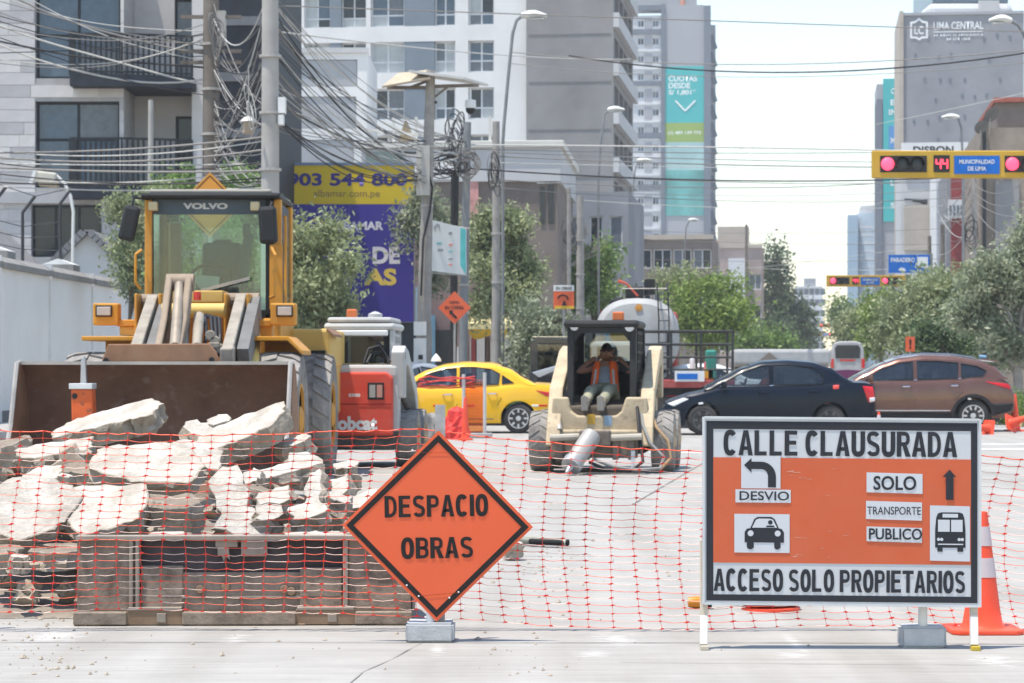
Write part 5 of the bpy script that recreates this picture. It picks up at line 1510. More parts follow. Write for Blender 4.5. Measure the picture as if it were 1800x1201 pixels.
def make_car(label, loc, rz, L, W, top, bottom, plan, belt, roof, wins, wheels, R_, paint, glassm, spokes=7, wind=None, rear=None, tumble=.17, rim=None, name='sedan_car', arch=.05, sill=.2, trim=None, roof_w=None, front_seat=None):
    """top: height of bonnet / belt line / boot along x; roof: roof height along x between the screens
       wins: side window outlines in (x,z); wheels: x of the axles"""
    rt = thing(name, label, 'car', loc, rz)
    hl = L/2; hw = W/2
    xs = list(np.linspace(-hl, hl, 61))
    for wx in wheels:
        for t in np.linspace(-1, 1, 17): xs.append(wx + (R_+arch)*math.sin(t*math.pi/2))
    xs += [roof[0][0], roof[-1][0]]
    xs = sorted(set(round(x, 4) for x in xs))
    ra = R_+arch
    def zbot(x):
        z = interp(bottom, x)
        for wx in wheels:
            d = abs(x-wx)
            if d < ra: z = max(z, R_ + math.sqrt(max(0, ra*ra-d*d)))
        return z
    x0, x1 = roof[0][0], roof[-1][0]
    def hwid(x): return hw*interp(plan, x)
    # body sides: rows along x, each from bottom to the shoulder, then (outside the cabin) over the top
    rowsL, top_rows = [], []
    def section(x):
        zb, zt, w = zbot(x), interp(top, x), hwid(x)
        zm = max(zb+.02, .56)
        zt = max(zt, zb+.06); z0 = interp(bottom, x)
        def yy(z): return w*interp_y((z-z0)/(zt-z0))
        return [(yy(zb+(zt-zb)*t), zb+(zt-zb)*t) for t in (0,.1,.25,.4,.55,.7,.8,.88,.94,.98,1)]
    for sgn in (-1, 1):
        mb = MB(); rows = [[(x, sgn*y, z) for y, z in section(x)] for x in xs]
        mb.grid(rows)
        mb.build('body_side', paint, rt, smooth=50)
    def cap(xa, xb, nm):
        mb = MB(); rows = []
        sel = [x for x in xs if xa-1e-4 <= x <= xb+1e-4]
        for x in sel:
            zt, w = max(interp(top, x), zbot(x)+.06), hwid(x)*.915
            rows.append([(x, w*t, zt+.045*(1-t*t)) for t in (-1,-.85,-.5,0,.5,.85,1)])
        mb.grid(rows); return mb.build(nm, paint, rt, smooth=50)
    if x0 > -hl+.1: cap(-hl, x0+.05, 'bonnet')
    if x1 < hl-.1: cap(x1-.05, hl, 'boot_lid')
    for xe, nm in ((-hl, 'front_bumper'), (hl, 'rear_bumper')):
        sg = 1 if xe > 0 else -1
        zt, zb, w = interp(top, xe), zbot(xe), hwid(xe)
        mb = MB(); rows = []
        for t in np.linspace(-1, 1, 11):
            y = w*.955*t; d = sg*.10*(1-t*t)
            rows.append([(xe-sg*.0+d*.6, y, zb), (xe+d, y, zb+(zt-zb)*.3), (xe+d, y, zb+(zt-zb)*.6), (xe+d*.5, y*.98, zb+(zt-zb)*.9), (xe, y*.957, zt)])
        mb.grid(rows); mb.build(nm, paint, rt, smooth=50)
    # cabin: roof shell, pillars left between the window openings, glass
    zbelt = lambda x: interp(belt, x)
    rw = roof_w or .80
    def side_y(x, z):
        zr, zl = interp(roof, x), zbelt(x)
        t = 0 if zr-zl < .02 else max(0, min(1, (z-zl)/(max(r[1] for r in roof)-zl)))
        return hwid(max(x0+.3, min(x1-.3, x)))*.925 - tumble*t
    rx = [x for x in np.linspace(x0, x1, 41)]
    for sgn in (-1, 1):
        mb = MB(); rows = []
        for x in rx:
            zr, zl = interp(roof, x), zbelt(x)
            top_w = min([w_z for w_z in [zr-.075]])
            rows.append([(x, sgn*side_y(x, zr-.09), max(zl-.02, zr-.09)), (x, sgn*(side_y(x, zr)-.005), max(zl, zr-.045)), (x, sgn*(side_y(x, zr)-.05), zr-.012), (x, sgn*(side_y(x, zr)-.14), zr)])
        mb.grid(rows); mb.build('roof_rail', paint, rt, smooth=50)
    # roof skin only over the flat part; screens before and behind it
    wa, wb = wind, rear
    mb = MB(); rows = []
    for x in np.linspace(wa[1], wb[0], 15):
        zr = interp(roof, x); w = side_y(x, zr)-.14
        rows.append([(x, w*t, zr+.03*(1-t*t)) for t in (-1,-.6,-.2,.2,.6,1)])
    mb.grid(rows); mb.build('roof', paint, rt, smooth=50)
    for (xa, xb, nm) in ((wa[0], wa[1], 'windscreen'), (wb[0], wb[1], 'rear_window')):
        mb = MB(); rows = []
        for x in np.linspace(xa, xb, 6):
            zr = interp(roof, x); w = side_y(x, zr)-.13
            rows.append([(x, w*t, zr+.03*(1-t*t)-.012) for t in (-1,-.6,-.2,.2,.6,1)])
        mb.grid(rows); mb.build(nm, glassm, rt, smooth=50)
    # side skin with window openings: vertical strips between belt and roof rail, cut at the windows
    def win_span(x):
        sp = []
        for w in wins:
            zs = []
            n = len(w)
            for i in range(n):
                a, b = w[i], w[(i+1) % n]
                if (a[0]-x)*(b[0]-x) < 0: zs.append(a[1]+(b[1]-a[1])*(x-a[0])/(b[0]-a[0]))
            if len(zs) >= 2: sp.append((min(zs), max(zs)))
        return sp
    cuts = sorted(set([round(float(x), 4) for x in np.linspace(x0, x1, 61)] + [round(p[0], 4) for w in wins for p in w]))
    for sgn in (-1, 1):
        mb = MB()
        for xa, xb in zip(cuts[:-1], cuts[1:]):
            if xb-xa < 1e-4: continue
            e = 1e-3
            sa, sb = win_span(xa+e), win_span(xb-e)
            la, lb = zbelt(xa)-.03, zbelt(xb)-.03; ta, tb = max(la+.0, interp(roof, xa)-.085), max(lb+.0, interp(roof, xb)-.085)
            segs = []
            if sa and sb:
                segs = [((la, min(ta, sa[0][0])), (lb, min(tb, sb[0][0]))), ((sa[0][1], ta), (sb[0][1], tb))]
            else: segs = [((la, ta), (lb, tb))]
            for (a0, a1), (b0, b1) in segs:
                if a1-a0 < .002 and b1-b0 < .002: continue
                mb.poly([(xa, sgn*side_y(xa,a0), a0), (xb, sgn*side_y(xb,b0), b0), (xb, sgn*side_y(xb,b1), max(b0,b1)), (xa, sgn*side_y(xa,a1), max(a0,a1))])
        for piece in pieces(mb): piece.build('pillar', paint, rt, smooth=50)
        for w in wins:
            mb = MB().poly([(p[0], sgn*(side_y(p[0], p[1])-.012), p[1]) for p in w]); mb.build('side_window', glassm, rt, fix=False)
            mb = MB()
            for i in range(len(w)):
                a, b = w[i], w[(i+1) % len(w)]
                mb.beam((a[0], sgn*(side_y(*a)+.001), a[1]), (b[0], sgn*(side_y(*b)+.001), b[1]), .012, .028, up=(0,1,0))
            mb.build('window_seal', black_paint, rt)
    # inside: floor, seats, dash, steering wheel
    MB().box(x0+.25, x1-.2, -hw*.82, hw*.82, .22, .5).build('cabin_floor', dark_interior, rt)
    mid = (x0+x1)/2
    fs = front_seat if front_seat is not None else mid-.15
    for sx in (fs, fs+.85):
        for sy in (-.36, .36):
            mb = MB().obox((sx-.12, sy, .58), (.5,.46,.16), (0,-.08,0)).obox((sx+.17, sy, .86), (.13,.44,.56), (0,.22,0)).obox((sx+.25, sy, 1.18), (.09,.24,.15), (0,.2,0))
            mb.build('seat', dark_interior, rt, bevel=.03)
    MB().box(x0+.35, x0+.75, -hw*.8, hw*.8, .6, zbelt(x0+.5)+.03).build('dashboard', dark_interior, rt, bevel=.04)
    st = []
    for j in range(17):
        a = 2*math.pi*j/16; st.append((fs-.52+.05*math.sin(a), -.36+.18*math.cos(a), .98+.17*math.sin(a)))
    MB().tube(st, .016, 6, cap=False).build('steering_wheel', black_paint, rt)
    # trim
    MB().box(-hl+.3, hl-.3, -hw*.9, hw*.9, interp(bottom, 0)-.05, interp(bottom, 0)+.12).build('underbody', black_rubber, rt)
    for wx in wheels:
        for sgn in (-1, 1):
            wheel(rt, (wx, sgn*(hw-.12), R_), R_, .21, sgn, spokes, rim)
        MB().cyl((wx, -hw+.25, R_), (wx, hw-.25, R_), R_*.95, n=20).build('wheel_housing', black_rubber, rt)
    rt['hw'] = hw
    return rt, side_y, section, hwid

def seam(rt, pts, section_fn, hw, r=.006, mat=None, nm='door_seam'):
    """thin dark gap following the near and far side of the body"""
    def ybody(x, z):
        sec = section_fn(x)
        for (y0, z0), (y1, z1) in zip(sec[:-1], sec[1:]):
            if z <= z1: return y0+(y1-y0)*max(0, (z-z0))/(max(1e-6, z1-z0))
        return sec[-1][0]
    for sgn in (-1, 1):
        MB().tube([(x, sgn*(ybody(x, z)+.0005), z) for x, z in pts], r, 4).build(nm, mat or black_paint, rt)
# (section) helper copies for details need the profile of each car, so every car is detailed right after it is made

def sec_of(top, bottom, plan, hw):
    def f(x):
        zb, zt, w = interp(bottom, x), interp(top, x), hw*interp(plan, x)
        g = lambda t: zb+(zt-zb)*t
        return [(w*.955, zb), (w*.985, g(.12)), (w*.998, g(.36)), (w, g(.60)), (w*.985, g(.80)), (w*.955, g(.93)), (w*.915, zt)]
    return f
def side_patch(rt, pts, secf, mat, nm, sides=(-1, 1), off=.006):
    def ybody(x, z):
        s = secf(x)
        for (y0, z0), (y1, z1) in zip(s[:-1], s[1:]):
            if z <= z1: return y0+(y1-y0)*max(0, (z-z0))/(max(1e-6, z1-z0))
        return s[-1][0]
    xa, xb = min(p[0] for p in pts), max(p[0] for p in pts)
    def span(x):
        zs = []
        for (ax, az), (bx_, bz_2) in zip(pts, pts[1:]+pts[:1]):
            if min(ax, bx_)-1e-9 <= x <= max(ax, bx_)+1e-9 and abs(bx_-ax) > 1e-9: zs.append(az+(bz_2-az)*(x-ax)/(bx_-ax))
        return (min(zs), max(zs)) if zs else None
    for sgn in sides:
        rows = []; back = []
        for i in range(13):
            x = xa+(xb-xa)*(.002+.996*i/12); sp = span(x)
            if not sp: continue
            zz = [sp[0]+(sp[1]-sp[0])*j/4 for j in range(5)]
            rows.append([(x, sgn*(ybody(x, z)+off), z) for z in zz])
        mb = MB().grid(rows); o = mb.build(nm, mat, rt, smooth=60)
        o.modifiers.new('t', 'SOLIDIFY').thickness = .012
def handle(rt, x, z, hw, mat, secf):
    y = secf(x)[3][0]
    for sgn in (-1, 1):
        MB().tube([(x-.10, sgn*(y-.01), z), (x-.07, sgn*(y+.03), z+.005), (x+.07, sgn*(y+.03), z+.008), (x+.1, sgn*(y-.01), z+.005)], .016, 6).build('door_handle', mat, rt)
def mirror(rt, x, z, hw, mat, d=.13):
    for sgn in (-1, 1):
        MB().obox((x, sgn*(hw*.93+d), z), (.11,.20,.14), (0,0,sgn*.15)).build('wing_mirror', mat, rt, bevel=.035)

taxi_yellow = M('taxi_yellow', (.80,.44,.008), .28, var=.03, scale=1.5, coat=.6, dust=.05)
navy = M('car_navy', (.004,.008,.017), .3, var=.1, coat=.12, spec=.2)
bronze = M('car_bronze', (.135,.058,.04), .28, .35, var=.04, coat=.8, dust=.06)
glass_clear = glass('car_glass', (.55,.60,.60), .05)
glass_dark = glass('car_glass_dark', (.16,.18,.22), .06)
tail_red = M('tail_red', (.55,.015,.02), .2, coat=.5); lamp_clear = M('lamp_clear', (.65,.65,.66), .12, coat=.5)
silver = M('car_silver', (.45,.46,.48), .3, .4, var=.04, coat=.5)
alloy = M('alloy', (.55,.55,.56), .35, .6, var=.05)

# --- yellow taxi
T_top = [(-2.2,.62),(-2.05,.70),(-1.7,.80),(-1.0,.93),(-.8,.95),(0,.94),(.8,.97),(1.35,1.02),(1.8,1.02),(2.1,1.0),(2.2,.92)]
T_bot = [(-2.2,.25),(-2.0,.2),(2.0,.22),(2.2,.32)]
T_plan = [(-2.2,.80),(-2.0,.90),(-1.5,.97),(-.5,1),(1.2,1),(1.8,.96),(2.1,.89),(2.2,.82)]
T_belt = [(-1.3,.90),(-.6,.94),(.8,.98),(1.6,1.02)]
T_roof = [(-1.28,.93),(-.95,1.10),(-.45,1.33),(-.1,1.43),(.3,1.475),(.85,1.455),(1.2,1.36),(1.6,1.12),(1.78,1.03)]
T_wins = [[(-.86,.97),(.12,.99),(.12,1.36),(-.1,1.345),(-.42,1.26)], [(.20,.99),(1.0,1.02),(1.03,1.24),(.85,1.335),(.5,1.38),(.20,1.38)], [(1.08,1.03),(1.32,1.05),(1.08,1.21)]]
tx0 = PX(788, 50.6)
DTX = 50.9
rt, sy, _, hwd = make_car('yellow taxi sedan stopped behind the red skid steer, facing left', (PX(795, DTX), DTX+.2, 0), R(-2), 4.4, 1.74, T_top, T_bot, T_plan, T_belt, T_roof, T_wins, (-1.32, 1.42), .315, taxi_yellow, glass_clear, 8, (-1.24,-.38), (1.05,1.74), rim=alloy)
ts = sec_of(T_top, T_bot, T_plan, .87)
for pts in ([(-.92,.93),(-.95,.6),(-.82,.32),(-.2,.26)], [(.16,.96),(.15,.6),(.10,.27)], [(1.02,.99),(1.06,.72),(.98,.58)]): seam(rt, pts, ts, .87)
seam(rt, [(-1.0,.30),(.9,.30)], ts, .87, .01)
handle(rt, -.05, .80, .87, chrome, ts); handle(rt, .88, .82, .87, chrome, ts)
mirror(rt, -.78, 1.0, .87, taxi_yellow)
side_patch(rt, [(1.78,.90),(2.16,.84),(2.17,.74),(1.98,.78)], ts, tail_red, 'tail_light')
side_patch(rt, [(-2.16,.62),(-1.8,.74),(-1.7,.72),(-2.0,.58)], ts, lamp_clear, 'headlight')
reflx = M('reflector_red', (.6,.04,.03), .4)
for i, x in enumerate((-.35, .35, 1.85)):
    side_patch(rt, [(x,.56),(x+.17,.56),(x+.17,.60),(x,.60)], ts, reflx, 'reflective_strip', (-1,))
side_patch(rt, [(1.70,.56),(1.84,.56),(1.84,.60),(1.70,.60)], ts, white_paint, 'reflective_strip', (-1,))
MB().cyl((-.35,-.1,1.44),(-.35,-.1,1.60),.008,n=5).build('antenna', black_paint, rt)
MB().lathe([(.11,0),(.10,.05),(.04,.13),(.001,.17)], (-.34,-.1,1.50), 'z', 10).build('roof_sign', white_paint, rt)

# --- dark blue sedan
N_top = [(-2.13,.60),(-2.0,.70),(-1.6,.82),(-1.05,.95),(-.8,.97),(0,.98),(.9,1.01),(1.5,1.07),(1.9,1.06),(2.08,1.02),(2.13,.9)]
N_bot = [(-2.13,.22),(-1.9,.18),(1.9,.2),(2.13,.30)]
N_belt = [(-1.3,.93),(-.5,.97),(.8,1.0),(1.6,1.06)]
N_roof = [(-1.35,.95),(-1.0,1.14),(-.5,1.38),(-.12,1.49),(.35,1.515),(.85,1.48),(1.22,1.37),(1.55,1.15),(1.68,1.07)]
N_wins = [[(-1.02,1.0),(-.02,1.02),(-.02,1.41),(-.2,1.40),(-.52,1.29)], [(.07,1.02),(1.04,1.04),(1.08,1.18),(.9,1.35),(.55,1.41),(.07,1.42)]]
DSN = 49.3
rt, sy, _, hwd = make_car('dark navy sedan crossing behind the closure board, facing left', (PX(1352, DSN), DSN+.35, 0), R(-1.5), 4.2, 1.69, N_top, N_bot, T_plan, N_belt, N_roof, N_wins, (-1.36, 1.2), .31, navy, glass_clear, 6, (-1.3,-.4), (1.0,1.64), rim=M('hubcap_dark', (.10,.10,.105), .5))
ns = sec_of(N_top, N_bot, T_plan, .845)
for pts in ([(-1.05,.95),(-1.08,.62),(-.92,.30),(-.3,.25)], [(.03,.98),(.02,.6),(-.02,.25)], [(1.06,1.03),(1.12,.76),(.98,.55)]): seam(rt, pts, ns, .845, .005, M('seam_dark', (.004,.004,.005), .6))
seam(rt, [(-1.02,.985),(0,1.0),(1.0,1.03)], ns, .845, .012, chrome, 'belt_trim')
handle(rt, -.15, .86, .845, navy, ns); handle(rt, .86, .88, .845, navy, ns)
mirror(rt, -.95, 1.02, .845, navy)
side_patch(rt, [(1.86,1.0),(2.08,.98),(2.11,.68),(1.98,.66),(1.92,.82)], ns, tail_red, 'tail_light')
side_patch(rt, [(2.0,.76),(2.11,.77),(2.11,.69),(2.0,.67)], ns, lamp_clear, 'reversing_light', off=.010)
side_patch(rt, [(-2.08,.64),(-1.75,.76),(-1.65,.73),(-1.95,.58)], ns, lamp_clear, 'headlight')
side_patch(rt, [(1.26,1.012),(1.38,1.022),(1.38,.94),(1.26,.93)], ns, M('sticker_red', (.6,.08,.07), .5), 'sticker', (-1,))
side_patch(rt, [(-1.45,.66),(-1.36,.67),(-1.36,.63),(-1.45,.62)], ns, lamp_clear, 'side_repeater')
# --- brown sport utility car
S_top = [(-2.2,.72),(-2.1,.86),(-1.7,1.0),(-1.2,1.07),(-.8,1.08),(0,1.08),(.9,1.12),(1.6,1.15),(1.95,1.12),(2.1,1.04),(2.2,.86)]
S_bot = [(-2.2,.35),(-2.0,.27),(2.0,.29),(2.2,.44)]
S_plan = [(-2.2,.82),(-2.0,.92),(-1.5,.98),(-.5,1),(1.3,1),(1.9,.95),(2.1,.90),(2.2,.84)]
S_belt = [(-1.3,1.03),(-.5,1.07),(.8,1.11),(1.9,1.15)]
S_roof = [(-1.35,1.05),(-1.0,1.25),(-.55,1.47),(-.2,1.58),(.3,1.64),(.9,1.62),(1.5,1.53),(1.8,1.40),(2.0,1.22),(2.06,1.12)]
S_wins = [[(-.95,1.1),(.06,1.12),(.06,1.50),(-.25,1.46),(-.62,1.33)], [(.15,1.12),(1.0,1.14),(1.02,1.47),(.6,1.51),(.15,1.51)], [(1.08,1.15),(1.52,1.19),(1.62,1.30),(1.42,1.40),(1.08,1.46)]]
DSU = 52.0
rt, sy, _, hwd = make_car('metallic brown sport utility car at the right, behind the navy sedan', (PX(1598, DSU), DSU+.4, 0), R(-3), 4.4, 1.84, S_top, S_bot, S_plan, S_belt, S_roof, S_wins, (-1.35, 1.32), .345, bronze, glass_dark, 10, (-1.3,-.5), (1.62,2.03), rim=alloy, name='sport_utility_car')
ss = sec_of(S_top, S_bot, S_plan, .92)
for pts in ([(-1.0,1.06),(-1.02,.7),(-.9,.4),(-.3,.36)], [(.10,1.09),(.10,.7),(.04,.36)], [(1.05,1.12),(1.10,.85),(.92,.66)]): seam(rt, pts, ss, .92, .005)
seam(rt, [(-.9,1.085),(.1,1.10),(1.2,1.135)], ss, .92, .012, chrome, 'belt_trim')
handle(rt, -.10, .96, .92, chrome, ss); handle(rt, .92, .98, .92, chrome, ss)
mirror(rt, -.85, 1.14, .92, bronze)
side_patch(rt, [(1.55,1.08),(2.1,1.02),(2.14,.90),(1.95,.95)], ss, tail_red, 'tail_light')
side_patch(rt, [(-2.12,.84),(-1.75,.96),(-1.6,.92),(-1.95,.78)], ss, lamp_clear, 'headlight')
clad = M('cladding_black', (.025,.025,.027), .7)
side_patch(rt, [(-.98,.28),(.95,.29),(.95,.42),(-.98,.42)], ss, clad, 'sill_cladding')
side_patch(rt, [(-.9,.445),(.85,.445),(.85,.465),(-.9,.465)], ss, chrome, 'sill_trim', off=.012)
side_patch(rt, [(1.78,.36),(2.18,.46),(2.19,.62),(1.72,.60)], ss, clad, 'bumper_cladding')
MB().tube([(-.35,-.60,1.575),(-.1,-.60,1.635),(.3,-.60,1.67),(.9,-.60,1.655),(1.35,-.60,1.585)], .016, 6).build('roof_bar', chrome, rt)
MB().obox((1.72,0,1.53), (.32,1.2,.03), (0,.12,0)).build('rear_spoiler', bronze, rt, bevel=.01)
MB().obox((1.62,-.2,1.60), (.16,.1,.08), (0,.1,0)).build('shark_fin', M('fin_blue', (.2,.35,.5), .4), rt, bevel=.03)
# arch liners in black for the utility car
for wx in (-1.35, 1.32):
    mb = MB(); rows = []
    for j in range(19):
        a = math.pi*j/18; rows.append([(wx+.395*math.cos(a), -.925, .345+.395*math.sin(a)), (wx+.465*math.cos(a), -.922, .345+.465*math.sin(a))])
    mb.grid(rows); mb.build('arch_cladding', clad, rt, fix=False)
# --- silver hatchback half hidden behind the skid steer and taxi
H_roof = [(-1.3,.95),(-.9,1.15),(-.4,1.40),(0,1.48),(.8,1.48),(1.5,1.36),(1.85,1.1),(1.9,1.0)]
rt, sy, _, hwd = make_car('silver car standing behind the red skid steer and taxi bonnet', (PX(690, 57), 57.5, 0), R(62), 3.9, 1.68, [(-1.95,.62),(-1.8,.74),(-1.2,.92),(0,.95),(1.5,1.0),(1.95,.8)], [(-1.95,.25),(1.95,.28)], [(-1.95,.82),(-1.5,.96),(0,1),(1.5,.97),(1.95,.85)], [(-1.3,.92),(1.8,.98)], H_roof, [[(-.85,.97),(.1,.98),(.1,1.38),(-.35,1.30)],[(.2,.98),(1.2,1.0),(1.2,1.30),(.2,1.40)]], (-1.2,1.2), .30, silver, glass_dark, 7, (-1.25,-.35), (1.35,1.88), rim=alloy, name='hatchback_car')
hs_ = sec_of([(-1.95,.62),(-1.8,.74),(-1.2,.92),(0,.95),(1.5,1.0),(1.95,.8)], [(-1.95,.25),(1.95,.28)], [(-1.95,.82),(-1.5,.96),(0,1),(1.5,.97),(1.95,.85)], .84)
side_patch(rt, [(-1.9,.62),(-1.5,.80),(-1.4,.76),(-1.7,.58)], hs_, lamp_clear, 'headlight'); mirror(rt, -.8, 1.0, .84, silver)
# --- white patrol-like car far behind, between skid steer and sedan
rt, sy, _, hwd = make_car('small white car far behind the rack truck', (PX(1205, 68), 68, 0), R(4), 4.2, 1.68, T_top, T_bot, T_plan, T_belt, T_roof, T_wins, (-1.32, 1.42), .31, M('car_white', (.62,.62,.63), .3, var=.03, coat=.5), glass_clear, 7, (-1.24,-.38), (1.05,1.74), rim=alloy)
mirror(rt, -.78, 1.0, .84, black_paint)

# ---------------------------------------------------------------- trucks
truck_white = M('truck_white', (.40,.405,.41), .6, var=.1, dust=.4, dustcol=(.28,.26,.24)); truck_red = M('truck_red', (.35,.03,.03), .5, var=.15, dust=.2)
def truck_wheels(rt, ys, hw, R_=.48, x=True):
    for y in ys:
        for sgn in (-1, 1):
            o = MB().lathe([(R_*.6,-.13),(R_*.92,-.14),(R_,-.09),(R_,.09),(R_*.92,.14),(R_*.6,.13)], (0,0,0), 'x', 26).build('wheel', tyre_car, rt, smooth=True, loc=(sgn*(hw-.16), y, R_))
            MB().lathe([(R_*.6,.02*sgn),(R_*.58,.1*sgn),(R_*.2,.06*sgn),(.001,.07*sgn)], (0,0,0), 'x', 20).build('rim', steel_dusty, o)
# water tank truck seen from behind (length along +y)
DTK = 66.0; k = DTK/F
rt = thing('tank_truck', 'white water tank truck with ladder and pump on top, behind the tan skid steer', 'truck', (PX(1120, DTK), DTK, 0), R(-4))
rows = []; zc = PZ(592, DTK); a, b = 74*k, 68*k
for (y, s_) in ((0,.0),(-.0,.55),(.06,.86),(.2,1),(4.5,1),(4.7,.85),(4.75,0)):
    rows.append([(a*max(s_,.01)*(abs(math.cos(t))**.8)*(1 if math.cos(t) >= 0 else -1), y, zc+b*max(s_,.01)*(abs(math.sin(t))**.8)*(1 if math.sin(t) >= 0 else -1)) for t in np.linspace(0, 2*math.pi, 37)[:-1]])
MB().grid(rows, 0, True).build('tank', truck_white, rt, smooth=30)
for y in (1.2, 2.4, 3.6):
    rw_ = []
    for dy in (0, .1): rw_.append([(a*1.012*(abs(math.cos(t))**.8)*(1 if math.cos(t) >= 0 else -1), y+dy, zc+b*1.012*(abs(math.sin(t))**.8)*(1 if math.sin(t) >= 0 else -1)) for t in np.linspace(0, 2*math.pi, 37)[:-1]])
    MB().grid(rw_, 0, True).build('tank_band', steel_dusty, rt)
tp = lambda px, py, y: Vector(((px-1120)*k, y, PZ(py, DTK)))
for px in (1158, 1176): MB().tube([tp(px,650,-.12), tp(px,560,-.12), tp(px-2,515,-.1), tp(px-4,498,.2)], .022, 6).build('ladder_rail', black_paint, rt)
for i in range(7): MB().cyl(tp(1158,640-19*i,-.12), tp(1176,640-19*i,-.12), .016, n=6).build('ladder_rung', black_paint, rt)
MB().lathe([(.001,-.05),(.1,-.04),(.1,.0)], tp(1123,541,.02), 'y', 16).build('marker_disc', M('disc_orange', (.55,.25,.05), .5), rt)
MB().cyl(tp(1141,500,1.2)-Vector((0,0,.25)), tp(1141,488,1.2), .16, n=14).build('pump_motor', black_paint, rt, bevel=.02)
MB().box(tp(1098,0,0).x, tp(1130,0,0).x, .9, 1.6, tp(0,522,0).z, tp(0,502,0).z).build('pump_box', black_paint, rt, bevel=.03)
MB().tube([tp(1085,492,.8), tp(1100,497,.8), tp(1120,519,.8)], [.05,.03,.03], 8).build('spray_nozzle', M('nozzle_red', (.5,.09,.06), .5), rt)
for py in (506,): MB().tube([tp(1088,530,.7), tp(1092,py,.7), tp(1172,py,.7), tp(1176,530,.7)], .02, 6).build('guard_rail', steel_dusty, rt)
MB().tube([tp(1070,540,.5), tp(1075,528,.5), tp(1095,524,.5)], .05, 8).build('filler_pipe', black_paint, rt)
MB().box(-1.1, 1.1, .1, 7.0, .7, .95).build('chassis', black_paint, rt)
MB().box(-1.15, 1.1, 4.9, 6.8, .9, PZ(548, DTK+5)).build('cab', truck_red, rt, bevel=.12)
MB().box(-1.0, .95, 4.87, 4.9, 1.9, PZ(560, DTK+5)).build('cab_rear_window', pane_dark, rt)
MB().box(-1.16, -.3, 4.86, 4.95, PZ(556,DTK+5), PZ(547,DTK+5)).build('roof_edge', truck_red, rt)
MB().box(-1.15, 1.15, -.2, 0, .55, .8).build('rear_bumper', black_paint, rt)
for x in (-.95, .95): MB().box(x-.12, x+.12, -.23, -.2, .6, .75).build('tail_light', tail_red, rt)
truck_wheels(rt, (1.0, 2.1, 6.0), 1.15)
emb = M('emblem_gold', (.45,.33,.08), .5); embl = M('emblem_blue', (.10,.35,.55), .5)
MB().lathe([(.001,0),(.34,.0)], tp(1094,592,-.03), 'y', 20).build('emblem', emb, rt, fix=False)
MB().poly([tp(1058,612,-.03), tp(1066,585,-.03), tp(1078,600,-.03), tp(1080,612,-.03)]).build('emblem', embl, rt, fix=False)
MB().box(tp(1062,0,0).x, tp(1112,0,0).x, -.05, -.03, tp(0,626,0).z, tp(0,618,0).z).build('print_band', embl, rt)

# rack truck with black tube frame on a red flatbed, side on
DRK = 60.5; k = DRK/F
rt = thing('rack_truck', 'flatbed truck with open black tube rack and red bed behind the skid steer', 'truck', (PX(1215, DRK), DRK, 0), R(-1))
qx = lambda px: (px-1215)*k
qz = lambda py: PZ(py, DRK)
MB().box(qx(1120), qx(1292), 0, 2.0, qz(682), qz(668)).build('flatbed', truck_red, rt, bevel=.02)
MB().box(qx(1120), qx(1285), .3, 1.7, qz(696), qz(682)).build('chassis', black_paint, rt)
rack_m = M('rack_black', (.02,.025,.03), .5, dust=.1)
for yy in (.05, 1.95):
    for py in (582, 605, 628, 650): MB().cyl((qx(1125), yy, qz(py)), (qx(1288), yy, qz(py)), .03, n=6).build('rack_rail', rack_m, rt)
    for px in (1125, 1180, 1232, 1288): MB().cyl((qx(px), yy, qz(670)), (qx(px), yy, qz(582)), .035, n=6).build('rack_post', rack_m, rt)
for px in (1125, 1288):
    for py in (582, 605, 628, 650): MB().cyl((qx(px), .05, qz(py)), (qx(px), 1.95, qz(py)), .03, n=6).build('rack_rail', rack_m, rt)
MB().box(qx(1186), qx(1238), -.04, -.02, qz(671), qz(652)).build('sign_panel', white_paint, rt)
MB().box(qx(1190), qx(1226), -.05, -.041, qz(667), qz(657)).build('blue_plate', sig_blue, rt)
MB().box(qx(1040), qx(1118), 0, 2.0, .6, qz(600)).build('cab', white_paint, rt, bevel=.1)
MB().box(qx(1036), qx(1042), .1, 1.9, 1.5, qz(610)).build('windscreen', pane_dark, rt)
MB().box(qx(1050), qx(1085), -.02, 0, 1.5, qz(610)).build('side_window', pane_dark, rt)
for px in (1075, 1225, 1250):
    for yy in (.15, 1.85):
        o = MB().lathe([(.25,-.12),(.38,-.13),(.42,-.08),(.42,.08),(.38,.13),(.25,.12)], (0,0,0), 'y', 24).build('wheel', tyre_car, rt, smooth=True, loc=(qx(px), yy, .42))
        MB().lathe([(.25,0),(.2,-.08),(.001,-.06)], (0,0,0), 'y', 18).build('rim', steel_dusty, o)
for i, (px, py, w, h, c) in enumerate(((1222,640,9,22,(.6,.6,.62)),(1255,622,18,14,(.05,.25,.2)),(1250,642,14,12,(.55,.12,.2)),(1244,656,34,16,(.6,.4,.05)))):
    kk = k; x, z = qx(px), qz(py)
    t = thing(['gas_bottle','plastic_crate','round_drum','tarp_roll'][i], ['white gas bottle standing in the tube rack','green crate on the load in the tube rack','pinkish drum in the tube rack','yellow rolled tarp on the red flatbed'][i], ['bottle','crate','drum','tarp'][i], (PX(1215,DRK)+x, DRK+1.0, 0))
    m = M('load_%d' % i, c, .6, var=.15)
    zb = qz(668)-0
    if i in (0, 2): MB().lathe([(w*kk*.45,zb+.002),(w*kk*.5,zb+.05),(w*kk*.5,z+h*kk*.35),(w*kk*.3,z+h*kk*.5),(.02,z+h*kk*.52)], (0,0,0), 'z', 16).build('body', m, t, smooth=True)
    else: MB().box(-w*kk*.5, w*kk*.5, -.25, .25, zb+.002, z+h*kk*.5).build('body', m, t, bevel=.05)

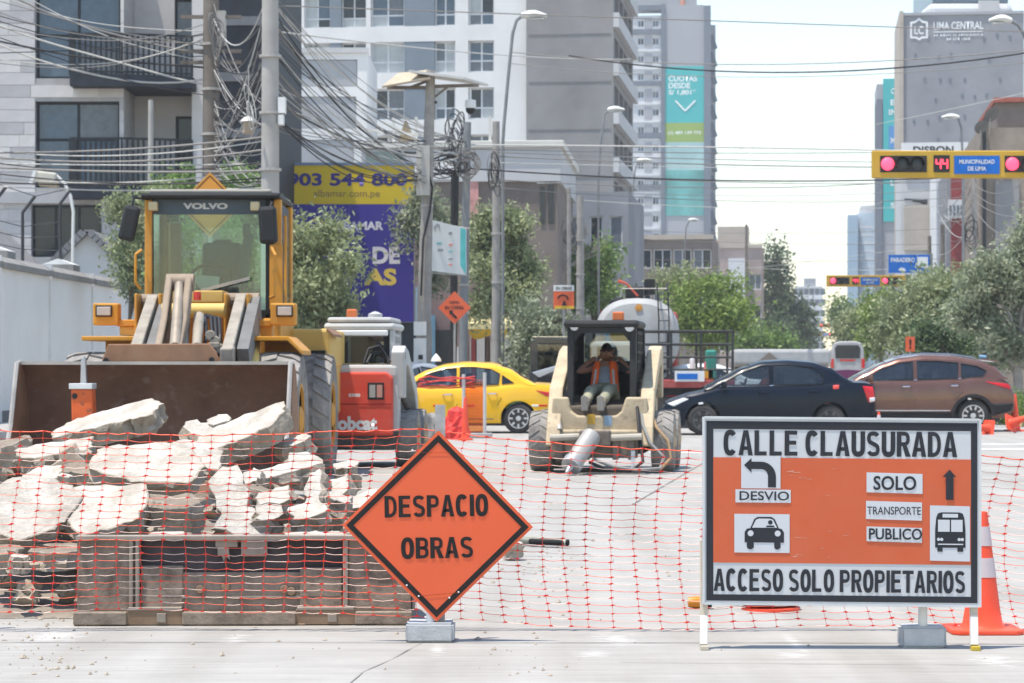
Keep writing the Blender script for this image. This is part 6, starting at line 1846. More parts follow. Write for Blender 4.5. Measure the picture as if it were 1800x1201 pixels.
# black pickup, rear quarter, left of the tan skid steer
DPK = 59.0; k = DPK/F
rt = thing('pickup_truck', 'black pickup with open cab left of the tan skid steer', 'pickup', (PX(972, DPK), DPK, 0), 0)
ux = lambda px: (px-972)*k
uz = lambda py: PZ(py, DPK)
pk = M('pickup_black', (.02,.021,.023), .3, coat=.6, dust=.1)
MB().prism([(ux(935),uz(600)),(ux(944),uz(592)),(ux(1010),uz(596)),(ux(1020),uz(604)),(ux(1020),uz(607)),(ux(940),uz(604))], 'xz', 0, 1.6).build('roof', pk, rt, bevel=.02)
MB().box(ux(936), ux(1012), .1, 1.5, uz(594)+.02, uz(593.5)+.03).build('roof_rail', chrome, rt)
for px in (938, 1004): 
    for yy in (.04, 1.5): MB().beam((ux(px), yy, uz(602)), (ux(px+2), yy, uz(652)), .10, .16).build('pillar', pk, rt)
MB().box(ux(930), ux(1090), 0, 1.65, .45, uz(652)).build('body', pk, rt, bevel=.06)
MB().poly([(ux(944),.03,uz(606)),(ux(1002),.03,uz(606)),(ux(1004),.03,uz(651)),(ux(943),.03,uz(651))]).build('side_window', glass('glass_smoke', (.3,.33,.33), .04), rt, fix=False)
for px in (955, 985): MB().obox((ux(px)+.1, .5, uz(640)), (.2,.5,.6), (0,.15,0)).build('seat', dark_interior, rt, bevel=.05)
for px in (955, 1065):
    for yy in (.1, 1.55): MB().lathe([(.2,-.11),(.34,-.12),(.37,-.07),(.37,.07),(.34,.12),(.2,.11)], (ux(px), yy, .37), 'y', 22).build('wheel', tyre_car, rt, smooth=True)
# silver car bonnet behind the taxi, simplified to one sloping sheet on a block
rt = thing('car_bonnet_panel', 'pale grey sheet leaning between the taxi and black pickup', 'panel', (PX(968, 56.5), 56.5, 0))
k = 56.5/F
MB().prism([(-33*k,PZ(655,56.5)),(34*k,PZ(636,56.5)),(34*k,PZ(644,56.5)),(0,PZ(655,56.5)),(-20*k,PZ(664,56.5))], 'xz', 0, .6).build('sheet', silver, rt, bevel=.02)
MB().box(-.3, .3, .1, .5, 0, PZ(662,56.5)).build('support', black_paint, rt)

# minibus seen from behind
DMB = 108.0; k = DMB/F
rt = thing('minibus', 'grey and purple minibus seen from behind in the middle of the street', 'minibus', (PX(1490, DMB), DMB, 0), -STREET)
mx = lambda px: (px-1490)*k
mz = lambda py: PZ(py, DMB)
prof = [(-29,664),(-29,640),(-28,615),(-24,603),(-14,600),(14,600),(24,603),(28,615),(29,640),(29,664)]
MB().prism([(p*k, mz(q)) for p, q in prof] + [(29*k,.45),(-29*k,.45)], 'xz', 0, 6.5).build('body', M('bus_grey', (.40,.40,.41), .5, dust=.15), rt, bevel=.06)
MB().prism([(-21*k,mz(630)),(-22*k,mz(612)),(-18*k,mz(607)),(18*k,mz(607)),(22*k,mz(612)),(21*k,mz(630))], 'xz', -.03, .01).build('rear_window', pane_dark, rt)
MB().prism([(-29*k,.5),(-29*k,mz(652)),(0,mz(650)),(29*k,mz(652)),(29*k,.5)], 'xz', -.025, .0).build('purple_panel', M('bus_purple', (.13,.025,.09), .5), rt)
MB().box(-13*k, 13*k, -.03, -.002, mz(635), mz(632)).build('red_script', tail_red, rt)
for s_ in (-1, 1): MB().box(s_*27*k-.07, s_*27*k+.07, -.05, .05, mz(647), mz(631)).build('tail_light', tail_red, rt)
MB().box(-24*k, 24*k, -.12, 0, .45, .75).build('bumper', M('bus_purple', (.13,.025,.09), .5), rt)
truck_wheels(rt, (1.2, 5.2), 29*k, .4)
# long white trailer / tanker lying across behind the sedan
DTR = 92.0; k = DTR/F
rt = thing('white_trailer', 'long white box trailer standing across the street behind the navy sedan', 'trailer', (PX(1290, DTR), DTR, 0), 0)
wx_ = lambda px: (px-1290)*k
MB().box(wx_(1292), wx_(1462), 0, 2.4, PZ(642,DTR), PZ(614,DTR)).build('body', truck_white, rt, bevel=.12)
MB().prism([(wx_(1335),PZ(634,DTR)),(wx_(1352),PZ(619,DTR)),(wx_(1370),PZ(634,DTR)),(wx_(1366),PZ(640,DTR)),(wx_(1338),PZ(640,DTR))], 'xz', -.05, -.004).build('brown_patch', wall_brown, rt)
MB().box(wx_(1292), wx_(1462), -.02, 0, PZ(645,DTR), PZ(642,DTR)).build('skirt', wall_brown, rt)
MB().box(wx_(1300), wx_(1455), .3, 2.1, .5, PZ(645,DTR)).build('chassis', black_paint, rt)
for px in (1310, 1325, 1430, 1445):
    for yy in (.2, 2.2): MB().lathe([(.3,-.13),(.44,-.14),(.48,-.09),(.48,.09),(.44,.14),(.3,.13)], (wx_(px), yy, .48), 'y', 22).build('wheel', tyre_car, rt, smooth=True)
# ---------------------------------------------------------------- wheel loader
volvo_y = M('loader_yellow', (.60,.26,.018), .5, var=.08, scale=2, dust=.4, dustcol=(.42,.30,.16), dscale=2.5, speck=.45, sscale=9, speckcol=(.22,.13,.06))
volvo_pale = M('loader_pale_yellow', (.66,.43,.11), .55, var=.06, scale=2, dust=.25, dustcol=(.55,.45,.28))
rust = M('bucket_rust', (.155,.085,.06), .75, .2, var=.3, scale=2.2, dust=.25, dustcol=(.22,.16,.12), dscale=3, bump=.2, bscale=18, speck=.5, sscale=7, speckcol=(.24,.19,.16))
rust_light = M('rust_light', (.27,.145,.085), .75, .2, var=.25, scale=3, dust=.4, dustcol=(.30,.22,.16))
arm_grey = M('arm_grey', (.29,.26,.22), .7, .1, var=.3, scale=4, dust=.6, dustcol=(.40,.35,.28), dscale=5, speck=.4, sscale=14)
arm_brown = M('arm_brown', (.24,.18,.13), .65, .1, var=.2, scale=3, dust=.4, dustcol=(.42,.36,.30))
cab_glass = glass('loader_glass', (.80,.90,.87), .02)
LX, LY = -3.69, 27.4
LO = Vector((LX, LY, 0))
def lp(px, py, D): return P(px, py, D) - LO
loader = thing('wheel_loader', 'big yellow wheel loader with rusty brown bucket facing the camera', 'wheel loader', LO)

def big_wheel(root, c, R_, w, sgn, rim, lugs=22, tmat=None, name='wheel'):
    tmat = tmat or tyre_dusty
    o = MB().lathe([(R_*.52,-w*.40),(R_*.62,-w*.47),(R_*.82,-w*.50),(R_*.93,-w*.48),(R_*.965,-w*.36),(R_*.97,0),(R_*.965,w*.36),(R_*.93,w*.48),(R_*.82,w*.50),(R_*.62,w*.47),(R_*.52,w*.40)], (0,0,0), 'x', 44).build(name, tmat, root, smooth=40, loc=c)
    mb = MB()
    for i in range(lugs):
        for s_ in (-1, 1):
            a0 = 2*math.pi*(i+.25*s_)/lugs; a1 = a0 + 2*math.pi*.62/lugs
            dw = 2*math.pi*.27/lugs
            def q(x, r, a): return (x, r*math.cos(a), r*math.sin(a))
            xs_ = [0.02*s_*w, .30*w*s_, .47*w*s_, .49*w*s_]; rr = [R_, R_, R_*.965, R_*.86]; aa = [a0, a0+(a1-a0)*.6, a1, a1+.03]
            for k_ in range(3):
                xA, xB, rA, rB, aA, aB = xs_[k_], xs_[k_+1], rr[k_], rr[k_+1], aa[k_], aa[k_+1]
                v = [q(xA, rA, aA-dw), q(xA, rA, aA+dw), q(xB, rB, aB+dw), q(xB, rB, aB-dw), q(xA, rA*.955, aA-dw), q(xA, rA*.955, aA+dw), q(xB, rB*.955, aB+dw), q(xB, rB*.955, aB-dw)]
                mb.add(v, [(0,1,2,3),(0,3,7,4),(1,5,6,2),(0,4,5,1),(3,2,6,7)])
    t = mb.build('tread', tmat, o); t['kind'] = 'stuff'
    y = sgn*w*.40
    MB().lathe([(R_*.55,y),(R_*.53,y+sgn*.03),(R_*.49,y+sgn*.03),(R_*.46,y-sgn*.08),(R_*.22,y-sgn*.12),(R_*.20,y+sgn*.02),(R_*.12,y+sgn*.05),(.001,y+sgn*.05)], (0,0,0), 'x', 32).build('rim', rim, o, smooth=35)
    mb = MB()
    for i in range(10):
        a = 2*math.pi*i/10; mb.cyl((y-sgn*.12, R_*.34*math.cos(a), R_*.34*math.sin(a)), (y-sgn*.085, R_*.34*math.cos(a), R_*.34*math.sin(a)), .022, n=6)
    b = mb.build('wheel_nuts', steel_dusty, o); b['kind'] = 'stuff'
    return o
for sgn in (-1, 1):
    big_wheel(loader, (sgn*1.06, 0, .77), .77, .54, sgn, volvo_y)
big_wheel(loader, (-.86, 3.25, .77), .77, .54, -1, volvo_y)
big_wheel(loader, (1.22, 3.15, .77), .77, .46, 1, volvo_y)
# bucket: curved back sheet, two end plates, cutting edge
bx0, bx1 = lp(35,0,25.4).x, lp(513,0,25.4).x
pf = [(-2.0,1.40),(-1.86,1.30),(-1.72,1.10),(-1.62,.86),(-1.60,.62),(-1.66,.40),(-1.80,.22),(-2.0,.12),(-2.4,.07),(-2.85,.05)]
po = [(p[0]+.05, p[1]+(.0 if i < 5 else -.035)) for i, p in enumerate(pf)]
mb = MB(); rows = [[(x, y, z) for (y, z) in pf] for x in np.linspace(bx0, bx1, 8)]
mb.grid(rows); rows2 = [[(x, y, max(.012, z)) for (y, z) in po] for x in np.linspace(bx0, bx1, 8)]; mb.grid(rows2)
mb.poly([(bx0,pf[0][0],pf[0][1]),(bx1,pf[0][0],pf[0][1]),(bx1,po[0][0],po[0][1]),(bx0,po[0][0],po[0][1])])
bucket = mb.build('bucket', rust, loader, smooth=40)
for x in (bx0, bx1):
    s_ = 1 if x == bx1 else -1
    MB().prism([(-2.0,1.40)] + po[1:] + [(-2.85,.012),(-2.84,.30),(-2.45,.75),(-2.14,1.38)], 'yz', x-.02 if s_ > 0 else x-.03, x+.03 if s_ > 0 else x+.02).build('side_plate', rust_light, bucket)
    MB().tube([(x, -2.86, .06), (x, -2.86, .30), (x, -2.47, .76), (x, -2.16, 1.40), (x, -2.0, 1.42)], .026, 6).build('edge_bead', M('bare_steel_edge', (.42,.38,.34), .5, .5, var=.2), bucket)
MB().box(bx0, bx1, -2.06, -1.98, 1.39, 1.425).build('top_lip', M('bare_steel_edge', (.42,.38,.34), .5, .5, var=.2), bucket)
mb = MB().prism([(lp(178,0,25.4).x,1.42),(lp(190,0,25.4).x,lp(0,605,25.4).z),(lp(368,0,25.4).x,lp(0,604,25.4).z),(lp(380,0,25.4).x,lp(0,618,25.4).z),(lp(386,0,25.4).x,1.42)], 'xz', -2.0, -1.96)
mb.build('spill_guard', rust_light, bucket, bevel=.012)
for px, py in ((186,634),(372,633)): MB().cyl(lp(px,py,25.37), lp(px,py,25.42), .03, n=10).build('guard_bolt', black_paint, bucket)
for i in range(7): MB().prism([(bx0+.2+i*.4,.03),(bx0+.38+i*.4,.03),(bx0+.36+i*.4,.1),(bx0+.22+i*.4,.1)], 'xz', -2.98, -2.8).build('bucket_tooth', steel_dusty, bucket)
# lift arms (pale front edge; flank shade painted as a darker grey copy)
for (a, b) in ((( 238,604), (268,518)), ((400,604), (424,516))):
    s_ = -1 if a[0] < 300 else 1
    x0 = lp(sum((a[0], b[0]))/2, 0, 27).x
    p0, p1 = lp(a[0], a[1]+6, 25.9), lp(b[0], b[1], 28.4)
    w = .062; mb = MB()
    v = []
    for p, h, dx in ((p0, .34, 0), (p1, .30, 0)):
        for (u, t) in ((-w,0),(w,0),(w,-1),(-w,-1)): v.append((p.x+u+ (.16 if t else 0)*0, p.y+(0 if t == 0 else .22), p.z+t*h))
    mb.add(v, [(0,1,2,3),(7,6,5,4),(0,4,5,1),(1,5,6,2),(2,6,7,3),(3,7,4,0)])
    mb.build('lift_arm', arm_grey, loader, bevel=.015)
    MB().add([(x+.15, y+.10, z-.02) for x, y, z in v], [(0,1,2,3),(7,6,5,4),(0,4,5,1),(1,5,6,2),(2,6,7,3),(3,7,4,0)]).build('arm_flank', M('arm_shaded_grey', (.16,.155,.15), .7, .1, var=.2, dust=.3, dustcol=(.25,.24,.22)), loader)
    q0 = p0 + Vector((.0,0,-.2)); MB().beam(p0, (p0.x, -1.42, .75), .14, .26).build('lift_arm_foot', arm_grey, loader, bevel=.02)
    MB().cyl((p1.x-.2, p1.y+.1, p1.z-.08), (p1.x+.2, p1.y+.1, p1.z-.08), .09, n=14).build('arm_pin', arm_brown, loader)
    # lift cylinder inside
    MB().cyl((p0.x+.21, p0.y+.5, p0.z-.25), (p1.x+.17, p1.y-.1, p1.z-.5), .07, n=12).build('lift_cylinder', volvo_pale, loader, smooth=True)
    # frame tower plates either side of arm
def plate(px0, px1, py0, py1, D, dep, mat, nm, bev=.012):
    a, b = lp(px0, py1, D), lp(px1, py0, D)
    return MB().box(a.x, b.x, a.y, a.y+dep, a.z, b.z).build(nm, mat, loader, bevel=bev)
for px in (236, 278, 393, 433):
    plate(px, px+5, 516, 640, 28.1, 1.1, volvo_y, 'tower_plate')
plate(242, 278, 560, 640, 28.6, .5, black_paint, 'arm_recess'); plate(398, 433, 560, 640, 28.6, .5, black_paint, 'arm_recess')
plate(282, 393, 518, 640, 28.75, .4, volvo_y, 'front_frame')
plate(300, 392, 511, 532, 28.5, .5, volvo_pale, 'frame_cross')
MB().cyl(lp(285,546,27.9), lp(395,546,27.9), .085, n=18).build('cross_tube', volvo_pale, loader, smooth=True)
# bell crank pair, tilt cylinder and hoses
for px in (299, 333):
    a, b, c = lp(px, 494, 27.1), lp(px-1, 560, 26.7), lp(px+1, 612, 26.2)
    MB().prism([(a.y-.08,a.z+.05),(a.y+.09,a.z+.05),(b.y+.18,b.z),(c.y+.16,c.z),(c.y-.08,c.z),(b.y-.1,b.z)], 'yz', a.x-.04, a.x+.04).build('bell_crank', arm_brown, loader, bevel=.02)
MB().cyl(lp(293,497,27.1), lp(341,497,27.1), .10, n=18).build('crank_pin', arm_brown, loader, smooth=True)
MB().cyl(lp(315,500,27.0), lp(308,610,26.2), .05, .065, n=14).build('tilt_rod', M('rod_tan', (.29,.24,.19), .55, .2, var=.3, dust=.3), loader, smooth=True)
MB().cyl(lp(350,556,27.0), lp(346,610,26.4), .06, .055, n=14).build('tilt_cylinder', arm_grey, loader, smooth=True)
MB().cyl(lp(325,560,27.2), lp(322,612,26.4), .06, n=12).build('link_rod', arm_grey, loader, smooth=True)
for i, px in enumerate((352,362,369,376)):
    MB().tube([lp(px,552+2*i,27.3), lp(px+9,560,27.1), lp(px+11,590,26.8), lp(px+4+2*i,625,26.6)], .022, 8).build('hydraulic_hose', black_paint, loader)
for i, (px, py) in enumerate(((370,590),(378,600),(384,612),(374,618))):
    MB().lathe([(.05,-.04),(.06,0),(.05,.04)], lp(px,py,26.6), 'y', 10).build('hose_fitting', arm_grey, loader)
plate(366, 386, 602, 612, 26.55, .08, arm_grey, 'valve_block')
MB().cyl(lp(347,513,28.3), lp(347,528,28.3), .045, n=10).build('red_reflector_lamp', tail_red, loader)
# headlight brackets
lens_m = M('headlight_lens', (.46,.40,.36), .25, var=.15)
for (x0, x1, br) in ((163, 208, ((205,240))), (475, 520, ((432,478)))):
    plate(x0, x1, 533, 572, 28.2, .22, volvo_y, 'headlight_box', .02)
    m_ = (x0+x1)/2 + (-3 if x0 < 300 else 3)
    plate(m_-15, m_+14, 537, 557, 28.17, .05, black_paint, 'headlight_bezel', .01)
    plate(m_-12.5, m_+11.5, 539.5, 554.5, 28.13, .05, lens_m, 'headlight_lens', .008)
    plate(br[0], br[1], 562, 574, 28.25, .2, volvo_y, 'headlight_arm')
plate(433, 478, 572, 592, 28.3, .3, volvo_y, 'bracket_plate'); plate(210, 238, 574, 590, 28.3, .3, volvo_pale, 'bracket_plate')
# front fenders
for s_ in (-1, 1):
    xa, xb = (lp(138,0,27).x, lp(234,0,27).x) if s_ < 0 else (lp(427,0,27).x, lp(529,0,27).x)
    z1 = lp(0,590,26.6).z
    sh = [(xa,z1),(xb,z1),(xb,z1-.05),(xa,z1-.05)] if s_ < 0 else [(xa,z1),(xb-.16,z1),(xb,z1-.16),(xb,z1-.21),(xb-.17,z1-.05),(xa,z1-.05)]
    MB().prism(sh, 'xz', -.22, .95).build('fender', volvo_y, loader, bevel=.01)
    xi = xb-.06 if s_ < 0 else xa
    MB().box(xi, xi+.06, -.2, .95, .8, z1-.05).build('fender_side', volvo_y, loader)
    MB().box(xa+.15, xb-.1, .5, .56, z1-.22, z1-.05).build('fender_back', volvo_y, loader)
# chassis
MB().box(-.55, .55, -.6, 5.8, .55, 1.25).build('chassis', volvo_y, loader, bevel=.03)
MB().cyl((-1.0,0,.77),(1.0,0,.77),.2,n=14).build('front_axle', volvo_y, loader)
# ---- cab
CD = 29.2
def cb(px, py, dy=0.0): return lp(px, py, CD) + Vector((0, dy, 0))
zr, zf = lp(0,350,CD).z, lp(0,545,CD).z
xl, xr = lp(254,0,CD).x, lp(494,0,CD).x
gl, gr = lp(266,0,CD).x, lp(466,0,CD).x
cab_black = M('cab_black', (.018,.019,.021), .55, spec=.3)
MB().box(xl-.03, xr+.0, -.12+1.8, 1.75+1.8, zr, zr+.07).build('cab_roof', cab_black, loader, bevel=.03)
MB().box(xl+.05, xr-.12, .0+1.82, 1.7+1.8, zr+.07, zr+.12).build('roof_cap', M('roof_cap_grey', (.30,.28,.25), .7, dust=.4), loader, bevel=.03)
for x in (xl, xr-.09):
    MB().box(x, x+.09, 1.80, 1.95, zf-.1, zr).build('cab_pillar', volvo_y, loader, bevel=.02)
    MB().box(x, x+.09, 3.2, 3.4, zf-.1, zr).build('rear_pillar', volvo_y, loader, bevel=.02)
for (a, b) in ((xl+.09, gl), (gr, xr-.09)):
    MB().box(a+.002, b, 1.84, 1.93, zf-.05, zr-.002).build('screen_frame', cab_black, loader)
MB().box(gl, gr, 1.85, 1.93, zr-.18, zr-.002).build('name_band', M('band_slate', (.07,.095,.12), .4), loader)
letters('VOLVO', lp(400,0,CD).x-lp(321,0,CD).x, 11*CD/F, M('lettering_grey', (.50,.52,.52), .5), loader, (lp(360,0,CD).x, 1.848, lp(0,362,CD).z), .05)
MB().box(gl, gr, 1.85, 1.93, zf-.1, zf).build('screen_sill', cab_black, loader)
MB().box(gl, gr, 1.88, 1.892, zf, zr-.18).build('windscreen', cab_glass, loader)
# windscreen sun strip behind the glass, side and rear panes
MB().box(xl+.02, xl+.03, 1.97, 3.2, zf, zr-.05).build('side_glass', cab_glass, loader)
MB().box(xr-.03, xr-.02, 1.97, 3.2, zf, zr-.05).build('side_glass', cab_glass, loader)
MB().box(gl, gr, 3.28, 3.29, zf, zr-.08).build('rear_glass', cab_glass, loader)
MB().box(xl, xr, 1.8, 3.5, zf-.55, zf-.1).build('cab_base', volvo_y, loader, bevel=.02)
MB().box(xl+.05, xr-.05, 1.95, 3.3, zf-.1, zf-.04).build('cab_floor', dark_interior, loader)
# inside the cab: seat, wheel, console, paper
slate = M('cab_seat_blue', (.05,.085,.12), .8, var=.2)
MB().obox(cb(368,500,1.05), (.55,.5,.16)).obox(cb(368,462,1.3), (.5,.16,.62), (-.15,0,0)).obox(cb(368,425,1.36), (.26,.1,.2), (-.15,0,0)).build('driver_seat', slate, loader, bevel=.05)
st = [cb(362,490,.45)+Vector((.26*math.cos(2*math.pi*j/20), .1*math.sin(2*math.pi*j/20), .20*math.sin(2*math.pi*j/20))) for j in range(21)]
MB().tube(st, .02, 6, cap=False).build('steering_wheel', cab_black, loader)
MB().cyl(cb(362,490,.5), cb(362,535,.2), .05, n=10).build('steering_column', cab_black, loader)
MB().prism([(cb(336,0).x,cb(0,530).z),(cb(344,0).x,cb(0,486).z),(cb(392,0).x,cb(0,490).z),(cb(386,0).x,cb(0,530).z)], 'xz', 1.98, 2.06).build('dashboard', slate, loader, bevel=.02)
MB().prism([(cb(338,0).x,cb(0,492).z),(cb(346,0).x,cb(0,483).z),(cb(384,0).x,cb(0,486).z),(cb(382,0).x,cb(0,508).z),(cb(352,0).x,cb(0,510).z)], 'xz', 1.91, 1.925).build('paper_sheet', M('paper_blue', (.55,.66,.70), .7), loader)
MB().beam(cb(405,540,1.0), cb(418,400,1.2), .08, .1).obox(cb(415,395,1.18), (.09,.09,.16)).build('exhaust_stack_view', slate, loader)
MB().box(cb(283,0).x, cb(300,0).x, 2.6, 2.8, cb(0,500).z, cb(0,385).z).build('side_console', M('console_tan', (.30,.17,.10), .7), loader)
MB().box(cb(288,0).x, cb(310,0).x, 1.98, 2.03, cb(0,388).z, cb(0,374).z).build('inner_mirror', cab_black, loader, bevel=.01)
# lamps, mirrors, handrails, wipers
for px in (270, 449): MB().box(cb(px-8,0).x, cb(px+8,0).x, 1.72, 1.84, cb(0,371).z, cb(0,355).z).build('work_light', M('work_light_cream', (.55,.46,.28), .4), loader, bevel=.015)
MB().obox(cb(233,395,-.25), (.20,.09,.43), (0,.22,0)).build('wing_mirror', cab_black, loader, bevel=.05)
MB().obox(cb(475,398,-.25), (.22,.09,.45), (0,-.05,0)).build('wing_mirror', cab_black, loader, bevel=.05)
MB().tube([cb(262,350), cb(240,350,-.2), cb(236,372,-.25)], .018, 6).build('mirror_bracket', cab_black, loader)
MB().tube([cb(478,352), cb(480,360,-.2), cb(476,376,-.25)], .018, 6).build('mirror_bracket', cab_black, loader)
MB().tube([cb(250,440,-.05), cb(241,448,-.12), cb(241,498,-.12), cb(248,508,-.05)], .018, 8).build('handrail', volvo_y, loader)
MB().tube([cb(478,436,-.05), cb(486,450,-.12), cb(485,520,-.12), cb(476,524,-.05)], .020, 8).build('handrail', volvo_y, loader)
MB().tube([cb(500,380,.1), cb(502,400,0), cb(502,560,0)], .02, 8).build('handrail', volvo_y, loader)
MB().box(cb(474,0).x, cb(497,0).x, 1.78, 1.83, cb(0,545).z, cb(0,430).z).build('cab_door_edge', volvo_y, loader, bevel=.01)
for dy in (0, 3): MB().beam(cb(355,510+dy,-.07), cb(440,488+dy,-.07), .012, .015).build('wiper', steel_dusty, loader)
# rear body, in pale yellow
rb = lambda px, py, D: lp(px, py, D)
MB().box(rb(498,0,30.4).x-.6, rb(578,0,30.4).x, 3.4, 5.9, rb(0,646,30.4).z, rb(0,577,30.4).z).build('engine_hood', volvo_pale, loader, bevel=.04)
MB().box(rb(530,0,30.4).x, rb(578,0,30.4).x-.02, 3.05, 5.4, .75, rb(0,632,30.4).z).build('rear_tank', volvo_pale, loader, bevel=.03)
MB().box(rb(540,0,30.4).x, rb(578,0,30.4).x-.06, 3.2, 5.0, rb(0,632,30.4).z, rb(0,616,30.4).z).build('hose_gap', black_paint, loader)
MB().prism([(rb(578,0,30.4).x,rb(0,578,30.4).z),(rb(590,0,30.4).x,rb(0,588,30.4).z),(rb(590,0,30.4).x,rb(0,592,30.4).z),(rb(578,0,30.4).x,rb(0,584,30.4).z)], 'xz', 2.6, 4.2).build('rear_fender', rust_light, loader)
MB().box(-1.2, 1.1, 5.6, 6.2, .8, 1.7).build('counterweight', volvo_y, loader, bevel=.08)
MB().cyl((-1.0,3.2,.77),(1.2,3.2,.77),.2,n=14).build('rear_axle', volvo_y, loader)
# ---- orange breaker tool standing in the bucket
D = 24.85
rt = thing('breaker_tool', 'chipped orange hydraulic breaker with steel chisel standing in the loader bucket', 'tool', (PX(147, D), D, .075))
org = M('breaker_orange', (.62,.12,.035), .6, var=.15, scale=4, speck=.8, sscale=14, speckcol=(.12,.07,.05))
k = D/F
ez = lambda py: PZ(py, D)-.075
MB().prism([(-17*k,0),(20*k,0),(20*k,ez(738)),(18*k,ez(684)),(-19*k,ez(684)),(-18*k,ez(738))], 'xz', -.11, .11).build('housing', org, rt, bevel=.015)
MB().box(-22*k, 19*k, -.13, .13, ez(684), ez(674)).build('top_plate', M('plate_white', (.62,.62,.62), .4, .3), rt, bevel=.006)
MB().prism([(-5*k,ez(675)),(6*k,ez(675)),(4*k,ez(632)),(1*k,ez(626)),(-4*k,ez(634))], 'xz', -.035, .035).build('chisel', steel, rt, bevel=.01)
MB().cyl((-12*k,-.115,ez(696)),(-12*k,-.105,ez(696)),.028,n=10).build('port', black_paint, rt)

# ---------------------------------------------------------------- skid steer loaders
def skid(label, loc, rz, body, cabm, armm, dark, hwid=.90, R_=.395):
    """front towards -y; returns its root"""
    rt = thing('skid_steer', label, 'skid steer', loc, rz)
    for y in (-.48, .66):
        for s_ in (-1, 1): big_wheel(rt, (s_*(hwid-.155), y, R_), R_, .30, s_, M('skid_rim', (.50,.36,.22), .6, dust=.4), 16)
        MB().cyl((-.6,y,R_),(.6,y,R_),.12,n=12).build('axle', black_paint, rt)
    MB().prism([(-.72,.24),(1.12,.24),(1.18,.40),(1.18,1.15),(.9,1.25),(.5,1.0),(-.78,.86),(-.80,.5)], 'yz', -.56, .56).build('chassis', dark, rt, bevel=.03)
    # cab cage
    zt = 1.98; y0, y1 = -.70, .55; xw = .45
    for s_ in (-1, 1):
        MB().prism([(y0,.86),(y0+.09,.86),(y0+.16,zt-.10),(y0+.02,zt-.10)], 'yz', s_*xw-(.085 if s_ > 0 else 0), s_*xw+(.085 if s_ < 0 else 0)).build('cab_post', cabm, rt, bevel=.015)
        MB().box(s_*xw-.035, s_*xw+.035, y1-.1, y1, .9, zt-.1).build('cab_post', cabm, rt, bevel=.012)
        side = [(y0+.15,1.0),(y1-.1,1.0),(y1-.1,zt-.14),(y0+.2,zt-.14)]
        mb = MB()
        for i in range(9): 
            y = y0+.2+i*.105; mb.box(s_*xw-.012, s_*xw+.012, y, y+.03, 1.0, zt-.12)
        for i in range(7):
            z = 1.05+i*.125; mb.box(s_*xw-.010, s_*xw+.010, y0+.15, y1-.05, z, z+.03)
        mb.build('side_screen', cabm, rt)
        # angled gussets at the top corners of the opening
        MB().prism([(s_*(xw-.07),zt-.1),(s_*(xw-.24),zt-.1),(s_*(xw-.07),zt-.30)], 'xz', y0+.03, y0+.13).build('gusset', cabm, rt)
    MB().box(-xw-.045, xw+.045, y0-.06, y1+.03, zt-.10, zt).build('cab_roof', cabm, rt, bevel=.045)
    MB().box(-xw+.1, xw-.1, y0-.0, y0+.1, zt-.17, zt-.1).build('cab_header', cabm, rt)
    MB().box(-xw, xw, y1-.06, y1-.02, .9, 1.30).build('rear_bulkhead', dark_interior, rt)
    mb = MB().prism([(-xw,1.30),(-xw,zt-.1),(-.30,zt-.1),(-.34,zt-.2),(-.34,1.44),(-.28,1.36),(.28,1.36),(.34,1.44),(.34,zt-.2),(.30,zt-.1),(xw,zt-.1),(xw,1.30)], 'xz', y1-.05, y1-.03)
    mb.build('rear_window_frame', dark_interior, rt)
    MB().box(-.33, .33, y1-.045, y1-.038, 1.36, zt-.14).build('rear_window', glass_clear, rt)
    # lift arms
    for s_ in (-1, 1):
        xa = s_*.60
        prof = [(1.20,.95),(1.24,1.58),(1.02,1.66),(.6,1.60),(-.62,1.10),(-.98,.60),(-1.10,.36),(-.94,.34),(-.80,.56),(-.42,.98),(.55,1.38),(.95,1.40),(.98,.95)]
        MB().prism(prof, 'yz', xa-.09, xa+.09).build('lift_arm', armm, rt, bevel=.02)
        MB().box(s_*.56-.05, s_*.56+.05, .92, 1.22, .5, 1.42).build('arm_tower', body, rt, bevel=.02)
        MB().cyl((xa-.02*s_,1.0,1.05),(xa-.02*s_,-.40,.80),.05,n=12).build('lift_cylinder', dark, rt)
        MB().cyl((xa+s_*.03,-.55,1.02),(xa-s_*.08,-.98,.55),.04,n=12).build('tilt_cylinder', steel_dusty, rt)
        MB().cyl((xa-.09,1.10,1.52),(xa+.09,1.10,1.52),.06,n=12).build('pivot_pin', steel_dusty, rt)
    return rt
cream_m = M('machine_cream', (.56,.46,.31), .55, var=.10, scale=3, dust=.7, dustcol=(.30,.235,.17), dscale=3.5, speck=.5, sscale=12, speckcol=(.20,.14,.09))
cab_dk = M('cage_dark', (.02,.021,.022), .6, var=.3, spec=.3, dust=.2, dustcol=(.10,.095,.09))
# --- tan one facing the camera, a worker resting inside
TSX, TSY = PX(1066, 32.0), 32.15
tan = skid('tan skid steer with breaker attachment and a worker reclining in its cab', (TSX, TSY, 0), R(-7), cream_m, cab_dk, cream_m, M('machine_dark', (.07,.06,.05), .8, var=.3, dust=.4, dustcol=(.25,.2,.16)), .95, .40)
mb = MB().prism([(-.62,.44),(.56,.44),(.62,.58),(.60,.98),(.33,.98),(.27,.80),(.20,.74),(-.30,.74),(-.38,.80),(-.42,.98),(-.62,.98),(-.66,.58)], 'xz', -.86, -.74)
mb.build('front_plate', cream_m, tan, bevel=.025)
MB().prism([(-.66,.42),(.62,.42),(.62,.56),(-.66,.56)], 'xz', -.95, -.865).build('front_sill', cream_m, tan, bevel=.03)
for i, (x, z) in enumerate(((-.12,.70),(.10,.68))):
    MB().box(x-.05, x+.05, -.865, -.861, z-.07, z+.06).build('decal', [M('decal_amber', (.55,.33,.05), .5), M('decal_blue', (.25,.35,.45), .5)][i], tan)
